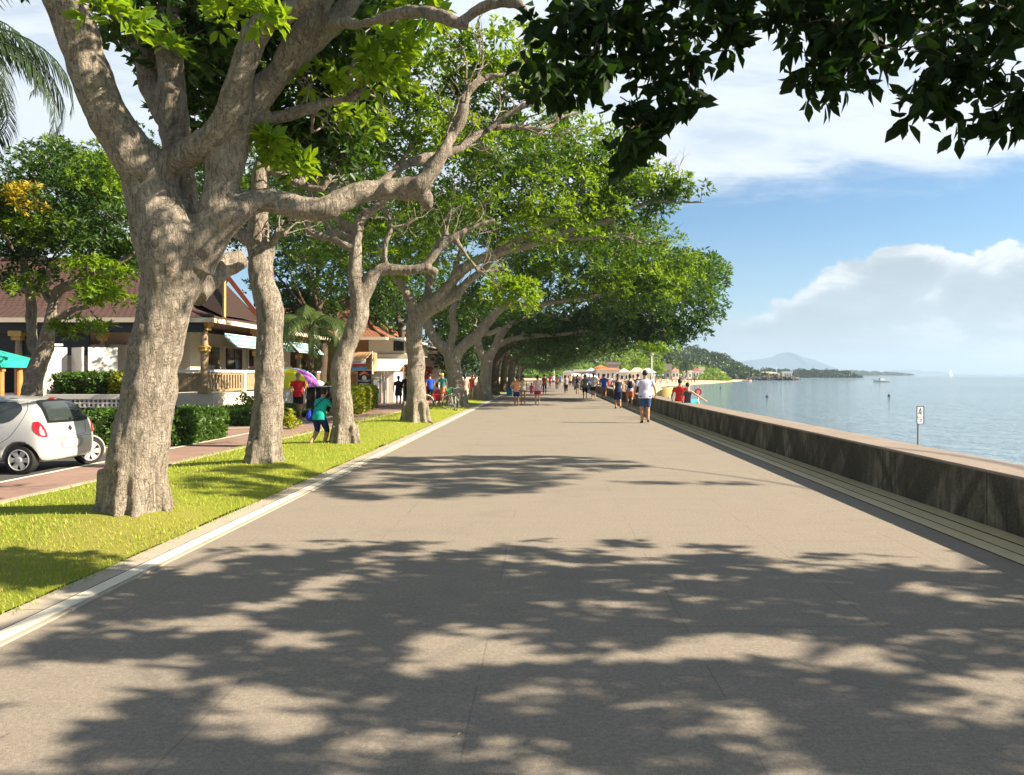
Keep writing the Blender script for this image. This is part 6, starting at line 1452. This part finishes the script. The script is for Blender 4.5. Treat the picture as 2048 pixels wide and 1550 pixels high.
def bicycle(loc, rz, frame, label, basket=None, group='bicycles parked at the fifth trunk'):
    t = thing('bicycle', loc, label, 'bicycle', group, rz)
    for x in (-.52, .52):
        b = MB(); p = [(x+.33*math.cos(a), 0, .34+.33*math.sin(a)) for a in [i*math.pi/12 for i in range(25)]]; b.tube(p, [.018]*25, 6); w_ = b.build('wheel', MBLK, t)
        b = MB(); p = [(x+.30*math.cos(a), 0, .34+.30*math.sin(a)) for a in [i*math.pi/12 for i in range(25)]]; b.tube(p, [.008]*25, 5)
        for i in range(14): a = i*math.pi/7; b.bar((x, .02*(-1)**i, .34), (x+.30*math.cos(a), 0, .34+.30*math.sin(a)), .003, 3)
        b.build('spokes', MGREY, w_)
        b = MB(); p = [(x+.37*math.cos(a), 0, .34+.37*math.sin(a)) for a in [R(20)+i*R(14) for i in range(10)]]; b.tube(p, [.024]*10, 6, flat=.3); b.build('mudguard', MSTEEL if basket else frame, t)
    b = MB(); A, B_, H_, S_ = Vector((-.52,0,.34)), Vector((-.08,0,.30)), Vector((.36,0,.82)), Vector((-.20,0,.78))
    for p, q, r in ((A, B_, .014), (A, S_, .012), (B_, S_, .018), (B_, H_-Vector((0,0,.08)), .020), (S_-Vector((0,0,.1)), H_, .018), (H_+Vector((-.02,0,.1)), Vector((.52,0,.34)), .016)): b.bar(p, q, r, 8)
    b.build('frame', frame, t)
    b = MB(); b.ball((-.22, 0, .90), (.13, .07, .035), 10); b.bar((-.20, 0, .78), (-.22, 0, .90), .012); b.build('saddle', MBLK, t, smooth=True)
    b = MB(); b.tube([(.22, -.28, 1.0), (.32, -.2, 1.03), (.35, 0, .98), (.32, .2, 1.03), (.22, .28, 1.0)], [.012]*5, 6); b.bar((.35, 0, .98), (.36, 0, .82), .014); b.build('handlebar', MGREY, t)
    b = MB(); b.bar((-.08, -.08, .30), (-.08, .08, .30), .03, 10); b.bar((-.08, .08, .30), (.03, .08, .18), .01); b.bar((-.08, -.08, .30), (-.19, -.08, .42), .01); b.build('crank', MGREY, t)
    if basket:
        b = MB(); b.slab([(.42, -.14, .78), (.62, -.14, .78), (.68, -.17, .98), (.40, -.17, .98)], (0, .30, 0)); b.build('basket', basket, t)
    return t
q = G(876, 822); bicycle((q.x, q.y, 0), R(8), plain('red_frame', (.60,.02,.03), .3, .1), 'red framed bicycle with green and white bundles on it', cl((.05,.4,.2)))
q = G(903, 821); bicycle((q.x+.05, q.y, 0), R(-68), plain('silver_frame', (.6,.6,.58), .3, .1), 'silver bicycle with a dark front basket nearest the fifth trunk', plain('dark_basket', (.05,.05,.06), .7, .2))
# shallow water sign on a post standing in the sea
SG = thing('water_sign', (W(1835, 0, 17).x, 17, -1.2), 'small white pictogram sign on a thin grey post standing in the sea', 'sign'); SZ = Vector(SG.location); SG.rotation_euler = (0, 0, R(24))
def sg(px, py): return W(px, py, 17)
b = MB(); b.bar((0, 0, 0), (.02, 0, 1.2+W(0, 846, 17).z), .022, 8); b.build('post', MGREY, SG)
b = MB(); w2 = .115; z0, z1 = sg(0, 848).z+1.2, sg(0, 812).z+1.2; cx = sg(1839, 0).x-SZ.x
b.box2((cx-w2, -.04, z0), (cx+w2, -.02, z1)); pl = link_mesh('plate', bevel(b.mesh('p'), .008), plain('sign_face', (.78,.74,.70), .5, .05), SG)
b = MB()
for a_ in ((cx-w2, z0, cx+w2, z0+.014), (cx-w2, z1-.014, cx+w2, z1), (cx-w2, z0+.014, cx-w2+.014, z1-.014), (cx+w2-.014, z0+.014, cx+w2, z1-.014)): b.box2((a_[0], -.048, a_[1]), (a_[2], -.039, a_[3]))
b.box2((cx-.085, -.047, z0+.155), (cx+.085, -.039, z0+.170)); b.build('border', MBLK, pl)
b = MB(); y_ = -.046
def stroke(pts, r): b.tube([(cx+x, y_, z0+z) for x, z in pts], [r]*len(pts), 5, flat=.5)
stroke([(.0,.375),(-.02,.33),(-.05,.27),(-.055,.245),(-.02,.25),(.0,.27)], .011); stroke([(.0,.27),(.015,.25),(.045,.245)], .012); stroke([(.0,.35),(.02,.31),(.035,.27)], .008); stroke([(-.02,.215),(.02,.212)], .008)
b.build('figure_pictogram', MBLK, pl)
b = MB(); stroke([(-.035,.11),(.01,.115),(.035,.10),(.03,.075),(0,.065),(-.03,.07)], .010); b.build('wave_pictogram', MBLK, pl)
# red and white float pole and boat like yellow parasol beyond the wall
RP = thing('warning_buoy_pole', (W(1396, 0, 32).x, 32, -1.2), 'thin white pole with a round red disc beyond the seated men', 'marker')
b = MB(); b.bar((0, 0, 0), (.0, 0, 2.0), .03, 8); b.build('pole', MSTEEL, RP)
b = MB(); b.lathe((0, 0, W(0, 784, 32).z+1.2), [(.16, -.02), (.16, .02)], 20, axis=Matrix.Rotation(R(90), 3, 'X')); b.build('disc', MSR, RP)
b = MB(); b.lathe((0, -.022, W(0, 784, 32).z+1.2), [(.08, -.01), (.08, .01)], 18, axis=Matrix.Rotation(R(90), 3, 'X')); b.build('disc_centre', plain('pink_paint', (.7,.35,.35), .5), RP)
umbrella((5.9, 38.5, -1.2), .85, [cl((.80,.62,.22))], 'pale yellow beach umbrella leaning just beyond the wall behind the man in lavender', R(38), 1.9, rise=.5, tdir=R(-90))
SL = thing('promenade_lamp', (W(1303, 0, 58).x, 58, -1.0), 'tall white lamp post with a square lantern beyond the seawall', 'lamp'); hh = W(0, 702, 58).z+1.0
b = MB(); b.lathe((0, 0, 0), [(.10, 0), (.10, .3), (.06, .4), (.055, hh-.35)], 12); b.build('pole', MSTEEL, SL)
b = MB(); b.lathe((0, 0, hh-.38), [(.07, 0), (.19, .06), (.21, .32), (.19, .36)], 8); b.build('lantern', plain('lantern_glass', (.75,.62,.42), .3), SL)
b = MB(); b.lathe((0, 0, hh-.02), [(.24, 0), (.16, .08), (.03, .16), (.02, .26)], 8); b.build('cap', plain('lantern_cap', (.55,.42,.28), .5), SL)
# lamp posts among the trees on the left edge path
for px, fy, lab in ((1108, 768, 'thin pale pole at the far left side of the promenade'),):
    q = G(px, fy); PL = thing('pole', (q.x, q.y, 0), lab, 'pole'); b = MB(); b.bar((0, 0, 0), (0, 0, 2.8), .06, 8); b.lathe((0, 0, 2.8), [(.12, 0), (.1, .15), (.02, .2)], 10); b.build('shaft', MSTEEL, PL)
# ---------------------------------------------------------------- beach, wooded hill, houses, breakwater, boats
def far_wood(name, prof, d, depth, label_kind, seed, leaf=LFAR, cl_r=5.5, L=1.5, per=12, nx=70, base=None, ybot=749, dens=1.0, jut=.0):
    """canopy of a distant wood: many crowns over the slope of the hill, one mass"""
    rng = np.random.default_rng(seed); xs = np.array([p[0] for p in prof]); ys = np.array([p[1] for p in prof]); cs = []; rs = []
    for _ in range(int(nx*dens)):
        px = rng.uniform(xs[0], xs[-1]); top = np.interp(px, xs, ys); f = rng.uniform(0, 1)**.8
        zt = CAMH+(VY-top)/F*d; z = -1+(zt+1)*(1-f*.92); dd = (430-170*(.5-math.asin(min(1, max(.02, 1-f*.92))**1.25)/math.pi)-2) if name == 'hillside_wood' else d-depth*.5*f
        r = cl_r*rng.uniform(.6, 1.3); cs.append(((px-VX)/F*d, dd, z-r*.45)); rs.append(r)
    cs = np.array(cs); rs = np.array(rs); P, ax = clump_rosettes(rng, cs, rs, per*4, .75)
    P[:, 2] = np.maximum(P[:, 2], -.6)
    A = rosettes(rng, P, ax, 4, L, .5, droop=.1); o = link_mesh(name, leaves_mesh(name, *A[:5], LEAF_LOW, A[5]), leaf); o['kind'] = 'stuff'; return o
LFH1 = mat_leaf('hill_leaf', (.028, .060, .020), (.075, .120, .028), (1.5, 1.5, .7), .2); LFH2 = mat_leaf('far_shore_leaf', (.03, .06, .03), (.06, .095, .04), (1.3, 1.3, .8), .15)
far_wood('hillside_wood', HPROF, 425, 150, '', 71, LFH1, 5.2, 1.5, 12, 620)
far_wood('shore_wood', [(1040, 728), (1100, 722), (1180, 726), (1260, 722), (1320, 728), (1362, 730), (1400, 735), (1440, 741)], 300, 30, '', 72, LF, 3.6, 1.1, 12, 120)
def far_tree(px, py, d, r, label, seed, leaf=LFH1, zb=0.0, ky=.8):
    q = W(px, py, d); rng = np.random.default_rng(seed); t = thing('shore_tree', (q.x, d, zb), label, 'tree', 'single trees standing out along the far shore')
    b = MB(); b.tube([(q.x, d, zb), (q.x+.1*r, d, (zb+q.z)/2), (q.x, d, q.z)], [r*.09, r*.07, r*.03], 7); b.build('trunk', MB3, t, world=True)
    cc = unit(rng.normal(size=(16, 3)))*rng.uniform(.35, .85, (16, 1))*np.array([r, r, r*ky])+np.array(q)
    P, ax = clump_rosettes(rng, cc, np.full(16, r*.42), 26, .8); P[:, 2] = np.maximum(P[:, 2], zb+.2); A = rosettes(rng, P, ax, 4, r*.17, .5, droop=.1)
    link_mesh('crown', leaves_mesh('crown', *A[:5], LEAF_LOW, A[5]), leaf, t, world=True)
for i, (px, py, d, r, lab) in enumerate([(1442, 722, 380, 5.0, 'tallest tree of the dark clump right of the wooded hill'), (1430, 733, 378, 5.2, 'round tree at the foot of the wooded hill'), (1455, 730, 372, 5.0, 'dark tree in the middle of the clump'), (1470, 736, 370, 4.2, 'lower tree at the right end of the clump'), (1450, 741, 360, 4, 'pale green tree in front of the clump'),
     (1386, 699, 418, 3.6, 'tree poking above the top of the wooded hill'), (1404, 705, 416, 3.4, 'second tree sticking up from the hill crest'), (1488, 742, 430, 3.5, 'small tree just before the row of masts'), (1371, 736, 250, 3.0, 'low green tree beside the beach houses'), (1240, 722, 210, 4.0, 'tall pale green tree behind the orange roofed house'), (1270, 724, 220, 4.4, 'feathery green tree left of the lamp post'), (1330, 728, 240, 4.5, 'spreading tree right of the lamp post'), (1312, 735, 200, 3.0, 'light green tree behind the white marquee')]):
    far_tree(px, py, d, r, lab, 80+i, LFH1 if i not in (4, 9, 10, 12) else LF, zb=.2)
# low far shore strip on the right of the hill
shore = [(-40, 430), (60, 430), (150, 560), (250, 700), (420, 1000), (700, 1500), (900, 2000), (955, 2120), (900, 2300), (500, 2300), (-600, 2300)]
b = MB(); b.slab([(x, y, -1.4) for x, y in shore], (0, 0, .9)); o = b.build('far_shore', MHILL); o['kind'] = 'structure'
far_wood('far_shore_trees', [(1475, 739), (1500, 737), (1540, 739), (1590, 741), (1640, 740.5), (1690, 742)], 640, 60, '', 73, LFH2, 4.2, 1.4, 10, 190)
far_wood('headland_trees', [(1600, 743), (1680, 741.5), (1720, 743.5), (1760, 745), (1800, 747.5)], 1900, 150, '', 74, LFH2, 9, 3.5, 8, 170)
# houses along the beach
def house(px0, px1, pyt, d, wall, roof, label, pyr=None, zb=0.0, name='beach_house', flat=False, win=3):
    x0, x1 = (px0-VX)/F*d, (px1-VX)/F*d; zt = CAMH+(VY-pyt)/F*d; zr = CAMH+(VY-(pyr or pyt-4))/F*d; dp = max(3.5, (x1-x0)*.7)
    t = thing(name, ((x0+x1)/2, d, zb), label, 'house', 'houses and sheds along the beach'); b = MB(); b.box2((x0, d, zb), (x1, d+dp, zt)); b.build('wall', wall, t, world=True)
    b = MB(); e = .35
    if flat: b.box2((x0-e, d-e*2, zt+.003), (x1+e, d+dp+e, zr))
    else:
        ym = d+dp/2; V_ = [(x0-e, d-e, zt), (x1+e, d-e, zt), (x1+e, d+dp+e, zt), (x0-e, d+dp+e, zt), (x0+dp*.3, ym, zr), (x1-dp*.3, ym, zr)]
        b.add(V_, [(0, 1, 5, 4), (1, 2, 5), (2, 3, 4, 5), (3, 0, 4), (3, 2, 1, 0)])
    b.build('roof', roof, t, world=True)
    for i in range(win):
        wv = ((i*37+int(px0))%5)*.03; xa = x0+(x1-x0)*(i+.22+wv)/win; xb = x0+(x1-x0)*(i+.70-wv)/win; h = (zt-zb)*(.8+wv)
        b = MB(); b.box2((xa, d-.05, zb+h*.35), (xb, d-.003, zb+h*.78)); b.build('window', MDARK, t, world=True)
OR = plain('orange_sheet', (.62, .19, .07), .7, .15, 1); GR = plain('grey_sheet', (.25, .24, .23), .7, .1, 1); RE = plain('dark_red_sheet', (.30, .10, .08), .7, .15, 1); WH = plain('white_sheet', (.75, .72, .66), .7, .05, 1); SA = plain('sand_wall', (.62, .52, .36), .8, .1, 1)
house(1193, 1240, 739.5, 172, WH, OR, 'long orange roofed beach restaurant', 735.5, name='beach_restaurant', win=5)
house(1192, 1212, 735, 178, OR, OR, 'orange shed behind the long orange roof', 730, win=2); house(1216, 1238, 729, 182, GR, GR, 'grey block house above the long orange roof', 724, flat=True, win=2)
house(1175, 1192, 742, 175, WH, WH, 'white hut left of the long orange roof', 735, win=2); house(1240, 1258, 744, 165, WH, WH, 'white tent roofed hut right of the long orange roof', 736, win=2)
house(1262, 1290, 743, 170, WH, SA, 'white house with sand coloured roof behind the man in lavender', 735, win=3); house(1284, 1310, 745, 160, WH, WH, 'white marquee behind the lamp post', 736, name='marquee', win=2)
house(1150, 1174, 744, 180, SA, WH, 'pale low stall by the far end of the promenade', 739, flat=True, win=3); house(1126, 1149, 745, 190, WH, GR, 'grey roofed stall beyond the last walkers', 740, win=3)
house(1331, 1341, 741, 235, GR, GR, 'tall grey tower block at the edge of the beach', 728, flat=True, name='beach_tower', win=1)
house(1345, 1358, 741, 262, WH, plain('pink_sheet', (.62,.22,.22), .7), 'small pink roofed house', 736, win=2); house(1358, 1384, 737, 300, WH, RE, 'brown roofed villa on the slope', 728, zb=1.5, win=3)
house(1386, 1398, 741, 285, WH, RE, 'maroon roofed beach house', 734, win=2); house(1398, 1407, 741, 288, WH, SA, 'cream flat roofed house next to the maroon roof', 734, flat=True, win=2)
house(1420, 1452, 746, 330, SA, SA, 'row of thatched beach bars', 742, name='beach_bar', win=6); house(1370, 1384, 744, 270, WH, WH, 'white low stall below the villa', 741, flat=True, win=2)
house(1508, 1560, 746.5, 420, WH, SA, 'pale boathouse by the masts', 743.5, name='boathouse', win=6); house(1568, 1584, 745.5, 424, WH, WH, 'white harbour hut near the end of the breakwater', 743, flat=True, win=3)
# white masts
for i, (px, top) in enumerate(((1482, 731), (1488, 733), (1493, 729), (1496.5, 728), (1519, 732), (1553, 733))):
    d = 400; q = W(px, top, d); t = thing('mast', (q.x, d, -.5), ['first', 'second', 'third', 'fourth', 'fifth', 'sixth'][i]+' white mast from the left above the breakwater', 'mast', 'white masts by the breakwater')
    b = MB(); b.bar((0, 0, 0), (0, 0, q.z+.5), .16, 6, .07); b.build('pole', MSTEEL, t); b = MB(); b.bar((-.5, 0, (q.z+.5)*.7), (.5, 0, (q.z+.5)*.7), .05, 4); b.build('crosstree', MSTEEL, t)
# breakwater of boulders
rb = random.Random(4); BW = thing('breakwater', (W(1545, 0, 330).x, 330, -1.2), 'dark boulder breakwater reaching into the sea', 'breakwater')
b = MB(); mrock = plain('rock', (.10, .085, .07), .9, .4, 1)
for i in range(420):
    u = rb.random(); px = 1493+104*u; d = 335+rb.uniform(-6, 6); x = (px-VX)/F*d; hz_ = (1.5 if u < .9 else 1.5*(1-u)*10)*(.35+.65*min(1, u*6))
    s = rb.uniform(.35, .9); M = Matrix.Rotation(rb.random()*3, 3, 'Z')@Matrix.Rotation(rb.random()*3, 3, 'X'); b.ball((x, d, -1.05+rb.random()*hz_), (s*1.2, s, s*.7), 5, M=M)
b.build('boulders', mrock, BW, world=True)['kind'] = 'stuff'
# beach umbrellas and people on the sand
def shore_point(k, back):
    i = min(len(WL)-2, int(k)); f = k-i; x = WL[i][0]*(1-f)+WL[i+1][0]*f; y = WL[i][1]*(1-f)+WL[i+1][1]*f; dd = min(26, 4+y*.09)
    s = back; z = -1+.28*min(1, s*3.5)+.45*max(0, min(1, (s-.28)/.72)); return (x-dd*s, y+dd*s*.42, z)
UC = [('white', cl((.82,.8,.76))), ('cream', cl((.75,.65,.45))), ('orange', cl((.75,.28,.08))), ('blue', cl((.05,.15,.55)))]
protos = []; nd = 0
for i in range(34):
    k = 3.6+i*.17+rb.uniform(-.1, .1); p = shore_point(k, rb.uniform(.75, 1.0)); c = [0, 0, 1, 2, 0, 3, 1][i % 7]
    where = 'near' if k < 4 else 'middle' if k < 7 else 'far'
    lab = f'{UC[c][0]} beach umbrella standing on the {where} stretch of sand'
    if c not in [q[0] for q in protos]:
        u_ = umbrella(p, 1.5, [UC[c][1]], lab, 0, 2.1, rise=.35, group=f'{UC[c][0]} umbrellas on the {where} sand', n=6); protos.append((c, u_))
    else: dup(dict(protos)[c], p, lab, f'{UC[c][0]} umbrellas on the {where} sand')
for i in range(96):
    k = 1.2+8.2*rb.random()**1.1; p = shore_point(k, rb.uniform(.12, .8)); c = rb.randrange(6)
    where = 'near' if k < 4 else 'middle' if k < 7 else 'far'
    dup(far_proto[c], p, f'tiny beachgoer in {cols[c][2]} on the {where} stretch of sand', f'{cols[c][2]} clad beachgoers on the {where} sand', rz=rb.uniform(-3, 3))
# bathers in the sea behind the seated men
for i, (px, py, c) in enumerate(((1337, 773, 3), (1364, 772, 5))):
    d = 52; q = W(px, py, d); dup(far_proto[c], (q.x, d, q.z-1.6), ('first bather in tan standing in the sea left of the man in the red t-shirt', 'bather in pink standing in the sea right of the man in the red t-shirt')[i], 'bathers beyond the seawall')
# boats
def boat(name, loc, L_, label, hullc, rz=0, cabin=True, sail=False):
    t = thing(name, loc, label, 'boat', None, rz); b = MB(); secs = [(-.5, .16, 0), (-.25, .2, -.02), (.1, .19, -.02), (.38, .09, .02), (.5, .01, .06)]
    for x, w_, z in secs: b.v += [(x*L_, -w_*L_, .12*L_+z*L_), (x*L_, -w_*L_*.6, -.02*L_), (x*L_, w_*L_*.6, -.02*L_), (x*L_, w_*L_, .12*L_+z*L_)]
    for i in range(4):
        for j in range(4): b.f.append((i*4+j, i*4+(j+1) % 4, (i+1)*4+(j+1) % 4, (i+1)*4+j))
    b.f.append((0, 1, 2, 3)); b.mi = [0]*len(b.f); b.build('hull', hullc, t)
    if cabin:
        b = MB(); b.box((-.02*L_, 0, .17*L_), (.26*L_, .2*L_, .11*L_)); b.build('cabin', MSTEEL, t); b = MB(); b.box((.115*L_, 0, .19*L_), (.02*L_, .18*L_, .06*L_)); b.build('windscreen', MDARK, t)
    if sail:
        b = MB(); b.bar((0, 0, .1*L_), (0, 0, 1.5*L_), .012*L_); b.build('mast', MSTEEL, t)
        b = MB(); b.add([(-.03*L_, 0, .2*L_), (-.45*L_, .05*L_, .2*L_), (-.03*L_, 0, 1.4*L_)], [(0, 1, 2)]); b.build('mainsail', MSTEEL, t); b = MB(); b.add([(.03*L_, 0, .25*L_), (.45*L_, -.03*L_, .15*L_), (.02*L_, 0, 1.25*L_)], [(0, 1, 2)]); b.build('jib', MSTEEL, t)
q = G(1763, 764, -1); boat('motor_boat', q, 5.6, 'small white motor boat speeding on the open water', MSTEEL, R(180))
q = G(1902, 752, -1); q = Vector(((1902-VX)/F*1250, 1250, -1)); boat('sailing_boat', q, 8.5, 'tiny white sailing boat on the horizon', MSTEEL, .5, False, True)
q = G(1494, 762.5, -1); boat('rowing_boat', q, 3.6, 'small pink and white rowing boat at the end of the sand', cl((.7,.45,.42)), 0, False)
for px, py, lab in ((1441, 777, 'dark bobbing buoy nearest the beach'), (1534, 795, 'small dark buoy in the middle of the bay'), (1778, 793, 'dark buoy left of the pictogram sign')):
    q = G(px, py, -1); t = thing('buoy', q, lab, 'buoy', 'dark buoys on the bay'); b = MB(); b.ball((0, 0, .08), .16, 10); b.build('float', MBLK, t, smooth=True); b = MB(); b.bar((0, 0, .2), (0, 0, .45), .03); b.build('stick', MBLK, t)
# ---------------------------------------------------------------- hazy air
hz = MB(); hz.box2((-7400, -600, -2.2), (7400, 7400, 180)); ho = hz.build('haze', None); ho['kind'] = 'stuff'
hm = bpy.data.materials.new('haze_air'); hm.use_nodes = True; ht = hm.node_tree; ht.nodes.clear()
hout = ht.nodes.new('ShaderNodeOutputMaterial'); hv = ht.nodes.new('ShaderNodeVolumePrincipled')
hv.inputs['Color'].default_value = (.56, .76, .98, 1); hv.inputs['Density'].default_value = .00026; hv.inputs['Anisotropy'].default_value = .2
ht.links.new(hv.outputs[0], hout.inputs['Volume']); ho.data.materials.append(hm)
scene.cycles.volume_bounces = 0; scene.cycles.max_bounces = 8; scene.cycles.transparent_max_bounces = 8
scene.cycles.use_denoising = True
for o_ in scene.objects:
    if o_.parent is None and o_.get('category') and not o_.get('kind') and any(w_ in o_.name for w_ in ('wall', 'pillar')): o_['kind'] = 'thing'
